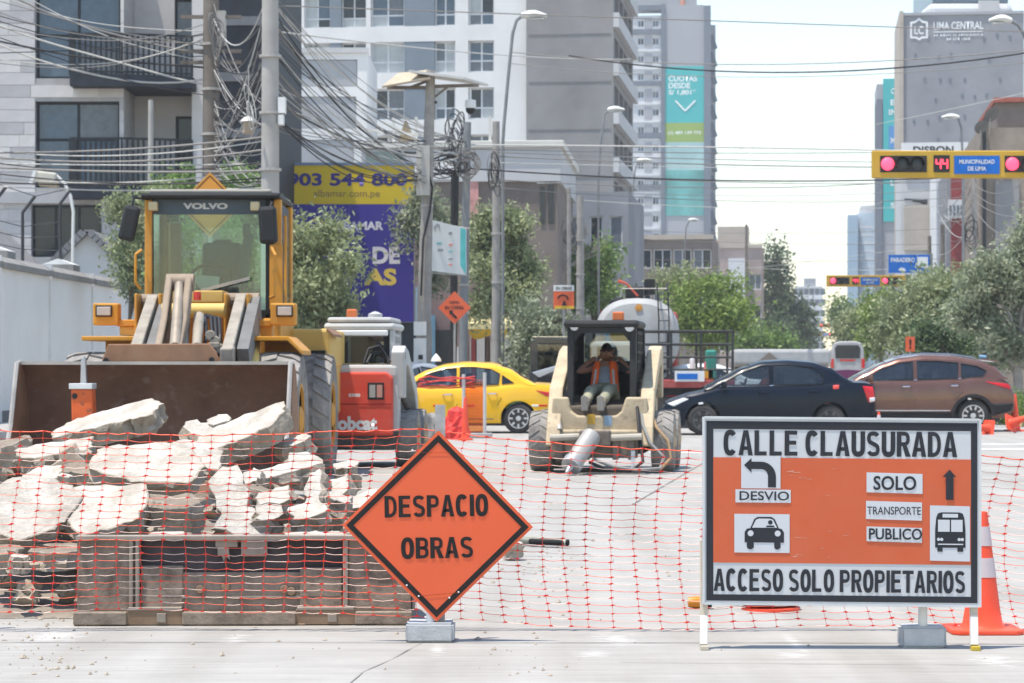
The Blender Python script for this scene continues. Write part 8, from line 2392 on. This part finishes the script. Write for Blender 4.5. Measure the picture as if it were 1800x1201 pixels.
# stack of flattened rubber cone feet behind the closure board
D = 13.55
for i in range(3):
    z0 = .0 + .028*i
    t = MB()
    n = 22
    rr = [.165, .16, .15][i]
    t.lathe([(rr*.35,z0),(rr,z0),(rr*1.0,z0+.014),(rr*.8,z0+.024),(rr*.4,z0+.027)], (0,0,0), 'z', n)
    o = t.build('cone_foot', [cone_orange, M('foot_dark_red', (.16,.03,.02), .7), M('foot_dark_red', (.16,.03,.02), .7)][i], loc=(PX(1355+[0,-4,3][i], D), D, 0.0005), smooth=30)
    tag(o, ['lowest flat orange rubber cone foot under the closure board', 'middle dark red rubber cone foot under the closure board', 'topmost dark red rubber cone foot under the closure board'][i], 'cone base', 'stacked rubber cone feet')
rt = thing('warning_lamp', 'amber warning lamp lying on the ground left of the closure board leg', 'lamp', (PX(1222, 13.6), 13.6, 0))
MB().lathe([(.001,-.045),(.028,-.04),(.034,0),(.034,.04),(.022,.05)], (0,0,.036), 'x', 16).build('lens', M('lamp_amber_lens', (.62,.22,.02), .25, coat=.4), rt, smooth=True)
MB().lathe([(.036,.05),(.036,.09),(.02,.095)], (0,0,.038), 'x', 16).build('cap', black_paint, rt)
cord = MB().tube([P(1235,1066,13.5), P(1275,1062,13.6), P(1320,1057,13.8), P(1390,1052,14)], .006, 5).build('lamp_cord', cable_black)
for v in cord.data.vertices: v.co.z = .008
tag(cord, 'thin black cord running behind the closure board from the amber lamp', 'cord')

# ---------------------------------------------------------------- steel bucket holding the rubble, seen from its back
DK = 12.75; kk_ = DK/F
bk_o = Vector((PX(430, DK), DK, 0))
skip_m = M('bucket_steel', (.19,.15,.118), .8, .1, var=.6, scale=11, dust=.8, dustcol=(.37,.31,.255), dscale=5, bump=.35, bscale=30, speck=.55, sscale=16, speckcol=(.10,.075,.055))
skip_dark = M('bucket_steel_dark', (.055,.052,.060), .6, .3, var=.4, scale=4, dust=.35, dustcol=(.16,.12,.10), dscale=6)
skip_rust = M('bucket_steel_rust', (.22,.145,.09), .8, .1, var=.3, scale=7, dust=.4, dustcol=(.36,.30,.24))
skip_lip = M('bucket_steel_lip', (.28,.24,.20), .7, .15, var=.3, scale=8, dust=.5, dustcol=(.40,.35,.30))
bk = thing('loader_bucket', 'dusty grey steel loader bucket set down in front of the rubble pile', 'bucket', bk_o, R(1.2))
kx = lambda px: (px-430)*kk_
kz = lambda py: max(0, PZ(py, DK))
zt = kz(946)
def kbox(nm, x0, x1, y0, y1, py0, py1, mat, bev=.006): return MB().box(kx(x0), kx(x1), y0, y1, kz(py1), kz(py0)).build(nm, mat, bk, bevel=bev)
kbox('back_plate', 136, 724, .03, .05, 948, 1092, skip_dark, 0)
kbox('end_panel', 138, 243, -.01, .03, 946, 1074, skip_m); kbox('end_panel', 612, 722, -.01, .03, 946, 1074, skip_m)
kbox('upright_rib', 229, 236, -.035, -.01, 950, 1074, skip_lip); kbox('upright_rib', 240, 247, -.035, .02, 947, 1074, skip_lip)
kbox('upright_rib', 603, 612, -.035, .02, 947, 1074, skip_lip)
kbox('lower_panel', 249, 601, .0, .03, 1006, 1074, skip_m)
kbox('lower_panel_patch', 249, 322, -.012, .03, 994, 1074, skip_m); kbox('lower_panel_patch', 527, 601, -.012, .03, 998, 1074, skip_m)
kbox('top_flange', 136, 724, -.04, .05, 941, 949, skip_lip, .003)
kbox('hook_tab', 379, 418, -.012, .03, 948, 962, skip_lip); kbox('hook_tab', 424, 470, -.012, .03, 948, 978, skip_lip)
MB().prism([(kx(383),kz(962)),(kx(402),kz(962)),(kx(404),kz(984)),(kx(397),kz(977)),(kx(394),kz(987)),(kx(390),kz(976)),(kx(383),kz(978))], 'xz', -.01, .03).build('torn_tab', skip_lip, bk)
kbox('mid_weld', 249, 601, -.012, .0, 1048, 1051, skip_lip, 0)
for px, py in ((352,1036),(397,1032),(500,1036),(512,1040),(642,1040)):
    MB().lathe([(.001,-.015),(.02,-.015),(.026,.0)], (kx(px), 0, kz(py)), 'y', 12).build('plug_boss', skip_rust, bk, smooth=True)
for a, b in ((133,226),(323,521),(625,724)): kbox('bottom_lip', a, b, -.07, .06, 1074, 1096, skip_m, .006)
for a, b in ((226,323),(521,625)):
    kbox('pocket_back', a, b, -.055, .05, 1071, 1096, skip_rust, 0); kbox('pocket_lid', a+2, b-2, -.06, .03, 1066, 1071, skip_lip, .003)
    kbox('pocket_rib', (a+b)/2+4, (a+b)/2+20, -.065, -.05, 1076, 1092, skip_lip, .003)
for a, b in ((134,180),(340,395),(490,538),(662,716)): kbox('skid_foot', a, b, -.06, .3, 1094, 1105, skip_rust, .006)
kbox('floor_plate', 136, 722, .05, .85, 1088, 1096, skip_dark, 0)
for a in (134, 719): MB().prism([(.05,.02),(.85,.02),(.8,.10),(.45,.30),(.05,zt)], 'yz', kx(a), kx(a)+.018).build('side_plate', skip_m, bk)

# ---------------------------------------------------------------- broken concrete
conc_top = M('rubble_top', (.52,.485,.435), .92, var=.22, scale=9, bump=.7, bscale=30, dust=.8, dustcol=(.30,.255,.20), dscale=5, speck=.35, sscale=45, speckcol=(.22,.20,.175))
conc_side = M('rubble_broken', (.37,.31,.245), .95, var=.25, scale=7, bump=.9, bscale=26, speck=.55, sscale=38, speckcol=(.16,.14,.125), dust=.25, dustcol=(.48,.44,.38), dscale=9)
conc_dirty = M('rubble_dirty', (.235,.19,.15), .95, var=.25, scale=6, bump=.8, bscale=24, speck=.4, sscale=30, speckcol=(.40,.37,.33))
def slab_mesh(w, d, t, seed, n=8, rough=.012, topm=conc_top):
    """irregular broken slab: flat cast top, ragged sides"""
    rg = random.Random(seed); pts = []
    for i in range(n):
        a = 2*math.pi*(i+rg.uniform(-.28,.28))/n
        rr = rg.uniform(.82, 1.12)
        cx, cy = math.cos(a), math.sin(a)
        sq = 1/max(abs(cx), abs(cy))**.75
        pts.append((cx*w/2*rr*sq*.86, cy*d/2*rr*sq*.86))
    # refine the outline with small breaks
    fine = []
    for i in range(n):
        a, b = Vector(pts[i]), Vector(pts[(i+1) % n]); m = max(2, int((b-a).length/.045))
        for j in range(m):
            p = a.lerp(b, j/m)
            if j: p += Vector((rg.uniform(-1,1), rg.uniform(-1,1)))*rough*.9
            fine.append(p)
    N_ = len(fine); mb = MB(); layers = 5; rows = []
    for l in range(layers):
        u = l/(layers-1); z = t*(u-.5); row = []
        for p in fine:
            push = 1 - .05*(1-u)*rg.random()
            jit = Vector((rg.uniform(-1,1), rg.uniform(-1,1), rg.uniform(-.6,.6)))*(rough*1.1 if 0 < l < layers-1 else rough*.35)
            dz = jit.z if 0 < l < layers-1 else 0
            row.append((p.x*push+jit.x, p.y*push+jit.y, z+dz))
        rows.append(row)
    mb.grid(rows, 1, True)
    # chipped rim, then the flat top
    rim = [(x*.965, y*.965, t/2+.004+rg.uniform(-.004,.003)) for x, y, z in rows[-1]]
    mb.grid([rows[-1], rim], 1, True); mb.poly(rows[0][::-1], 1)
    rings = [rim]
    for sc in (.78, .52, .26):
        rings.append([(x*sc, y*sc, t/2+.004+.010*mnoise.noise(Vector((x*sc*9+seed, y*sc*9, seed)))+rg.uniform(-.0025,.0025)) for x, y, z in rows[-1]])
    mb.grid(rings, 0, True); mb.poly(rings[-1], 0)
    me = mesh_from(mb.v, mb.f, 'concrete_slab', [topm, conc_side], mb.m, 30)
    return me
def slab(label, px, py, D, w, d, t, pitch, roll, yaw, seed, n=8, dirty=False, rough=.02, name='concrete_slab'):
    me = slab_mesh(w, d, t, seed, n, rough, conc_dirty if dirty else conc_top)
    o = link(name, me, None, P(px, py, D))
    Mx = Euler((0,0,R(yaw))).to_matrix(); My = Euler((0,R(roll),0)).to_matrix(); Mp = Euler((R(pitch),0,0)).to_matrix()
    o.rotation_euler = (My @ Mp @ Mx).to_euler()
    tag(o, label, 'concrete slab')
    return o
# mound of fines under the slabs
rg = random.Random(21)
mb = MB(); nx, ny = 60, 26
rows = []
x0_, x1_, y0_, y1_ = -4.25, -.72, 13.05, 18.6
for j in range(ny+1):
    row = []
    for i in range(nx+1):
        x = x0_+(x1_-x0_)*i/nx; y = y0_+(y1_-y0_)*j/ny
        u = (x-x0_)/(x1_-x0_); v = (y-y0_)/(y1_-y0_)
        e = min(1, u*7)*min(1, (1-u)*4.2)*min(1, v*5+.02)*min(1, (1-v)*3)
        h = (.12+.50*math.exp(-((x+2.9)/1.15)**2)*math.exp(-((y-15.6)/1.5)**2) + .16*mnoise.noise(Vector((x*2.2,y*2.2,0))))*e
        row.append((x+rg.uniform(-.02,.02), y+rg.uniform(-.03,.03), max(.002, h+rg.uniform(-.02,.02)*e)))
    rows.append(row)
mb.grid(rows); mound = mb.build('rubble_fines', M('fines', (.24,.205,.17), .98, var=.25, scale=4, bump=.8, bscale=18, speck=.4, sscale=20), smooth=70)
tag(mound, 'dusty brown fines under the concrete slabs', kind='stuff')
S = slab
S('long pale slab tilted up to the right against the loader bucket', 203, 748, 17.3, .98, .50, .14, 16, -13, 4, 101, 8)
S('long slab with parallel grooves leaning up right before the loader wheel', 428, 768, 16.6, .80, .50, .14, 22, -24, -4, 102, 8)
S('rough edged slab at far left under the long pale slab', 100, 806, 15.6, .60, .5, .13, 12, -5, 10, 103, 9, rough=.03)
S('big flat white slab in the middle of the pile', 262, 826, 14.7, .74, .62, .11, 26, 5, -8, 104, 8)
S('white slab tipping down to the right at the left picture edge', 45, 905, 13.75, .58, .74, .11, 33, 20, -14, 105, 7)
S('sandy rough slab right of the left edge slab', 180, 905, 13.9, .60, .62, .12, 31, -3, 12, 106, 9, rough=.02)
S('smooth grey-white slab standing steeply in the pile centre', 405, 868, 14.1, .28, .46, .07, 46, 7, 6, 107, 6)
S('low white slab sliding towards the bucket edge', 425, 925, 13.45, .36, .34, .07, 34, 22, 0, 108, 6)
S('thick dark-sided slab under the grooved slab', 500, 842, 15.0, .58, .42, .12, 8, -12, 10, 109, 8)
S('white triangular slab right of the dark-sided slab', 535, 828, 15.3, .34, .36, .10, 30, 14, 30, 110, 6)
S('dark slab edge leaning right in the pile', 500, 872, 14.4, .5, .30, .06, -8, 24, 8, 111, 7, True)
S('pale chunk at the right shoulder beside the loader wheel', 520, 790, 16.6, .30, .26, .12, 14, -16, 0, 112, 7)
S('rough boulder beside the diamond sign tip', 612, 838, 14.6, .17, .18, .16, 20, -10, 20, 113, 7, rough=.025, name='concrete_chunk')
S('leaning wedge of concrete left of the rough boulder', 560, 868, 14.2, .15, .36, .13, 38, -30, -20, 114, 6, rough=.02, name='concrete_chunk')
S('brown slab behind the rubble at the far left edge', 10, 800, 17.2, .5, .4, .16, 10, -14, 0, 115, 7, True)
S('pale jagged chunk behind the central slab', 345, 770, 16.9, .26, .3, .16, 22, 10, 0, 116, 7, rough=.035, name='concrete_chunk')
S('small jagged chunk beside the grooved slab', 388, 752, 17.2, .22, .22, .12, 20, -6, 10, 117, 7, rough=.03, name='concrete_chunk')
S('flat white piece between the big slab and grooved slab', 345, 805, 15.8, .42, .4, .08, 24, 18, 4, 118, 7)
S('speckled brown block above the bucket rim', 322, 905, 13.7, .26, .28, .16, 20, -6, 20, 119, 7, True, .02)
S('grey block below the big white slab', 285, 900, 14.0, .30, .3, .15, 5, 8, 0, 120, 7, True)
S('white chunk on the bucket rim left of the diamond sign', 470, 918, 13.5, .20, .2, .14, 28, 10, 10, 121, 8, rough=.03, name='concrete_chunk')
S('rounded pale chunk on the bucket rim', 545, 915, 13.5, .24, .22, .13, 24, -8, 30, 122, 8, rough=.025, name='concrete_chunk')
S('grey chunk behind the left tip of the diamond sign', 590, 900, 13.7, .20, .22, .18, 15, 18, 0, 123, 7, rough=.025, name='concrete_chunk')
S('pale sharp chunk right of the leaning wedge', 600, 872, 14.3, .2, .22, .14, 30, -24, 0, 124, 7, rough=.025, name='concrete_chunk')
S('white rough chunk in the front middle of the pile', 490, 890, 13.8, .26, .24, .14, 26, -12, 0, 125, 8, rough=.03, name='concrete_chunk')
S('pale broken chunk at the left over the edge slab', 75, 852, 14.8, .30, .34, .13, 18, -6, 10, 126, 9, rough=.035, name='concrete_chunk')
S('small white cube-like chunk left of the big slab', 112, 850, 14.4, .11, .11, .10, 12, 8, 25, 127, 6, rough=.012, name='concrete_chunk')
S('brown rough chunk between left slabs', 135, 842, 14.9, .26, .24, .14, 14, 0, 0, 128, 8, True, .03)
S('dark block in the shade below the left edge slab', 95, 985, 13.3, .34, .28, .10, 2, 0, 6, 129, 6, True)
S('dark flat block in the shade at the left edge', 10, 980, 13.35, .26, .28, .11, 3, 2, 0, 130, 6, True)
S('small rounded grey block on the ground at the left', 34, 993, 13.1, .12, .12, .09, 4, 0, 20, 131, 8, False, .014, 'concrete_chunk')
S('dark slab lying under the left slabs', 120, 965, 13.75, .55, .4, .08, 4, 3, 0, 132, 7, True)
S('long thin slab on the top right of the bucket', 560, 944, 13.15, .42, .16, .035, 6, 0, 2, 133, 7)
S('pale thin slab laid along the bucket rim', 300, 944, 13.2, .30, .14, .03, 6, -1, -3, 134, 7)
S('pale fragment right of the central standing slab', 448, 848, 14.5, .14, .2, .10, 30, -14, 10, 135, 6, name='concrete_chunk')
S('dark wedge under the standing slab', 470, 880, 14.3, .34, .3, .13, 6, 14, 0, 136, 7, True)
S('grey chunk behind the diamond sign', 650, 905, 14.2, .3, .3, .2, 18, -10, 0, 137, 8, rough=.03, name='concrete_chunk')
S('pale chunk low behind the diamond sign', 690, 940, 14.4, .34, .3, .14, 14, 6, 0, 138, 8, rough=.03, name='concrete_chunk')
S('grey block right of the diamond sign', 902, 967, GD(985), .16, .16, .10, 3, 0, 15, 139, 6, False, .012, 'concrete_chunk')
# filler chunks
cm = [slab_mesh(.19, .17, .12, 200+i, 7, .026, [conc_top, conc_dirty][i % 2]) for i in range(8)]
fill = []
rg = random.Random(77)
for i in range(150):
    x = rg.uniform(-3.95, -.95); y = rg.uniform(13.2, 17.4)
    u = (x-x0_)/(x1_-x0_); v = (y-y0_)/(y1_-y0_)
    e = min(1, u*7)*min(1, (1-u)*4.2)*min(1, v*5+.02)*min(1, (1-v)*3)
    h = (.12+.50*math.exp(-((x+2.9)/1.15)**2)*math.exp(-((y-15.6)/1.5)**2))*e
    fill.append((x, y, h))
zones = ['at the left foot of the pile', 'in the left half of the pile', 'in the middle of the pile', 'in the right half of the pile', 'at the right foot of the pile']
for i, (x, y, h) in enumerate(fill):
    o = link('concrete_chunk', cm[rg.randrange(8)], None, (x, y, h+rg.uniform(.02,.12)), (rg.uniform(-.9,.9), rg.uniform(-.9,.9), rg.uniform(0,6.28)))
    s_ = rg.uniform(.5, 1.25); o.scale = (s_*rg.uniform(.8,1.4), s_*rg.uniform(.7,1.2), s_)
    zi = min(4, int((x+3.95)/3.0*5)); front = 'front' if y < 15 else 'rear'
    tag(o, 'small broken concrete chunk %s, %s side' % (zones[zi], front), 'concrete chunk', 'small concrete chunks %s' % zones[zi])
# loose crumbs on the road
pv = []; pf_ = []
rg = random.Random(31)
def pebble(x, y, r):
    b = len(pv)
    for dx, dy, dz in ((1,0,.1),(0,1,.1),(-1,0,.1),(0,-1,.1),(.1,.1,.9),(0,0,-.1)):
        pv.append((x+dx*r*rg.uniform(.6,1.3), y+dy*r*rg.uniform(.6,1.3), max(.0, dz*r*rg.uniform(.7,1.2))+.001))
    for f in ((0,1,4),(1,2,4),(2,3,4),(3,0,4),(1,0,5),(2,1,5),(3,2,5),(0,3,5)): pf_.append(tuple(b+i for i in f))
for i in range(520):
    px = rg.choice([rg.gauss(930, 60), rg.uniform(0, 1800), rg.gauss(80, 60)]); 
    py = rg.choice([rg.gauss(985, 22), rg.uniform(880, 1190)]) if px > 600 else rg.uniform(1005, 1190)
    if not (-60 < px < 1860 and 850 < py < 1198): continue
    D = GD(py); pebble(PX(px, D), D, abs(rg.gauss(0, .007))+.003)
for i in range(260):
    D = rg.uniform(12.95, 13.6); pebble(rg.uniform(-4.1, -2.35), D, abs(rg.gauss(0, .012))+.004)
me = mesh_from(pv, pf_, 'crumbs', conc_side)
o = link('crumbs', me); tag(o, 'loose concrete crumbs scattered on the road', kind='stuff')
rt = thing('pipe_piece', 'short broken grey-green pipe lying right of the diamond sign', 'pipe', (PX(955, GD(963)), GD(963), 0))
MB().tube([(-.22,.25,.045),(.0,.08,.045),(.18,-.05,.042)], [.032,.030,.028], 12, cap=False).build('pipe_wall', M('pipe_green', (.27,.28,.23), .7, var=.4, scale=9, dust=.5), rt, smooth=True)
MB().tube([(-.1,.1,.04),(.1,-.02,.04),(.19,-.056,.042)], .022, 12).build('pipe_bore', dark_interior, rt)

# ---------------------------------------------------------------- orange safety net
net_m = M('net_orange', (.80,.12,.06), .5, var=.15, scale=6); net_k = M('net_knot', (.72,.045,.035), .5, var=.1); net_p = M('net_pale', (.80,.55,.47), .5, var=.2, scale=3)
def net_thing(label, cols, topf, botf, rows_n, D, seed, lean, r=.0017, knot=.0078, loose=.6):
    rg = random.Random(seed); nodes = {}
    rt = thing('safety_net', label, 'safety net', (PX(cols[0], D), D, 0)); base = rt.location.copy()
    nc = len(cols)
    yw = [rg.uniform(-.01,.01) for _ in range(nc)]
    for i, px in enumerate(cols):
        t, b = topf(px), botf(px)
        ph = rg.uniform(-1, 1)
        for j in range(rows_n+1):
            v = j/rows_n
            dx = lean(px, v) + 3.2*math.sin(v*7+ph*2+i*.7)*v + rg.uniform(-1.2,1.2)
            py = t+(b-t)*v + rg.uniform(-1.3,1.3)
            z = PZ(py, D)
            nodes[i,j] = Vector((PX(px+dx, D), D+.03*math.sin(px*.011+v*4)+yw[i], max(.012, z)))-base
    mb = MB(); mp = MB()
    for i in range(nc):
        for j in range(rows_n+1):
            p = nodes[i,j]
            if i < nc-1:
                q = nodes[i+1,j]; m = (p+q)/2 + Vector((0, 0, -.004+rg.uniform(-.004,.003)))
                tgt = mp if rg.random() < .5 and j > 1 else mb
                w = r*(1.9 if j == 0 else 1.0)
                tgt.tube([p, m, q], [w, w*.75, w], 4, cap=False)
            if j < rows_n and not (rg.random() < .03*loose and j > 2):
                q = nodes[i,j+1]; mb.tube([p, (p+q)/2+Vector((rg.uniform(-.003,.003),0,0)), q], [r*.9, r*.6, r*.9], 4, cap=False)
    a = mb.build('strands', net_m, rt, fix=False); a['kind'] = 'stuff'
    a = mp.build('sunlit_strands', net_p, rt, fix=False); a['kind'] = 'stuff'; a.name = 'sunlit_pale_strands'  # half the cross strands coloured pale to stand for sunlight on them
    mk = MB()
    for p in nodes.values():
        s_ = knot*rg.uniform(.75, 1.25); th = rg.uniform(-.1, .35)
        c, s2_ = math.cos(th), math.sin(th)
        a_ = Vector((c, 0, s2_))*s_*1.75; b_ = Vector((-s2_, 0, c))*s_*.62; y = Vector((0, .003, 0))
        mk.add([p-a_-y, p-b_-y, p+a_-y, p+b_-y, p-a_+y, p-b_+y, p+a_+y, p+b_+y], [(0,1,2,3),(7,6,5,4),(0,4,5,1),(1,5,6,2),(2,6,7,3),(3,7,4,0)])
    a = mk.build('knots', net_k, rt, fix=False); a['kind'] = 'stuff'
    for i in (0, nc-1):
        p = nodes[i,0]; MB().beam((p.x, .03, 0), (p.x, .03, p.z+.08), .04, .03, up=(0,1,0)).build('net_stake', M('stake_grey', (.40,.385,.37), .9), rt)
    return rt
def lerp_tab(tab):
    return lambda x: interp_lin(tab, x)
def interp_lin(tab, x):
    if x <= tab[0][0]: return tab[0][1]
    for (a, b), (c, d) in zip(tab[:-1], tab[1:]):
        if x <= c: return b+(d-b)*(x-a)/(c-a)
    return tab[-1][1]
DN = 12.42
cols = []; x = -80
rg = random.Random(5)
while x < 1930: cols.append(x); x += 36.5*rg.uniform(.88, 1.12)*(1.0 if x < 620 else 1.08)
topf = lerp_tab([(-80,756),(0,757),(300,764),(480,763),(600,758),(745,754),(790,757),(850,767),(940,776),(1090,787),(1240,794),(1720,800),(1800,808),(1930,820)])
botf = lerp_tab([(-80,1076),(0,1074),(140,1074),(240,1070),(420,1076),(600,1076),(720,1082),(870,1092),(960,1100),(1230,1106),(1400,1101),(1600,1100),(1690,1112),(1760,1126),(1800,1136),(1930,1150)])
lean = lambda px, v: (-26*v*(1-abs(v-.5)*.6) if px < 640 else (-16*math.sin(v*2.8) if px < 1300 else -30*math.sin(v*3.0)))
net_thing('orange plastic safety net stretched across the whole foreground behind the signs', cols, topf, botf, 25, DN, 4, lean)
# small net screen with pale stakes and a red mesh heap in front of the taxi
D = 47.0; k = D/F
rt = thing('net_screen', 'short orange net screen on two pale stakes in front of the taxi door', 'net screen', (PX(830, D), D, 0))
for px, pyt in ((815,658),(852,655)): MB().cyl(((px-830)*k, 0, 0), ((px-830)*k, 0, PZ(pyt, D)), .035, n=10).build('stake', M('stake_pale', (.55,.53,.50), .7, dust=.2), rt)
net_th = glass('net_film', (.95,.62,.35), .0, .5)
mb = MB()
for i in range(9):
    x = (815+37*i/8-830)*k; mb.beam((x, .03, .12), (x, .03, PZ(668, D)), .012, .006)
for j in range(16):
    z = .12+(PZ(668, D)-.12)*j/15; mb.beam(((815-830)*k, .03, z), ((852-830)*k, .03, z), .012, .006)
a = mb.build('net_mesh', net_m, rt); a['kind'] = 'stuff'
MB().prism([((816-830)*k,.1),((851-830)*k,.1),((851-830)*k,PZ(672,D)),((816-830)*k,PZ(672,D))], 'xz', .045, .049).build('net_sheet', net_th, rt)
mb = MB()
rg = random.Random(2)
for j in range(5):
    pts = [((735+20*i-830)*k, .05*rg.uniform(-1,1), PZ(664+4*j+rg.uniform(-3,3), D)) for i in range(6)]
    mb.tube(pts, .014, 5)
a = mb.build('bunched_net', M('net_red', (.55,.05,.04), .6), rt); a['kind'] = 'stuff'
for sgn in (-1, 1): MB().box((815-830)*k+sgn*.02-.15, (852-830)*k+.15, sgn*.12-.04, sgn*.12+.04, 0, .10).build('foot_beam', concrete, rt, bevel=.02)
# red mesh heap
rt = thing('net_heap', 'crumpled red net heap on the ground before the taxi', 'net heap', (PX(802, 46.2), 46.2, 0))
mb = MB(); rows = []
for i in range(9):
    ph = math.pi*.5*i/8; row = []
    for j in range(16):
        a_ = 2*math.pi*j/16; nn = 1+.5*mnoise.noise(Vector((math.cos(a_)*2, math.sin(a_)*2, ph*2.4)))
        row.append((.24*math.cos(ph)*math.cos(a_)*nn, .2*math.cos(ph)*math.sin(a_)*nn, .62*math.sin(ph)*(.8+.2*nn)))
    rows.append(row)
mb.grid(rows, 0, True).build('net_folds', M('net_red_bright', (.78,.06,.05), .6, var=.35, scale=9, bump=.6, bscale=30), rt)
# ---------------------------------------------------------------- the hot hazy air of the street
hz = MB().box(-880, 880, -38, 1500, -1.0, 95).build('haze', [])
hz.data.materials.clear()
hm = bpy.data.materials.new('haze_air'); hm.use_nodes = True
nt = hm.node_tree
nt.nodes.remove(nt.nodes['Principled BSDF'])
pv_ = nt.nodes.new('ShaderNodeVolumePrincipled')
pv_.inputs['Color'].default_value = (.92,.95,1.0,1)
pv_.inputs['Density'].default_value = .0004
pv_.inputs['Anisotropy'].default_value = 0.0
nt.links.new(pv_.outputs[0], nt.nodes['Material Output'].inputs['Volume'])
hz.data.materials.append(hm)
hm.cycles.homogeneous_volume = True if hasattr(hm.cycles, 'homogeneous_volume') else False
tag(hz, 'pale haze filling the street air', kind='stuff')
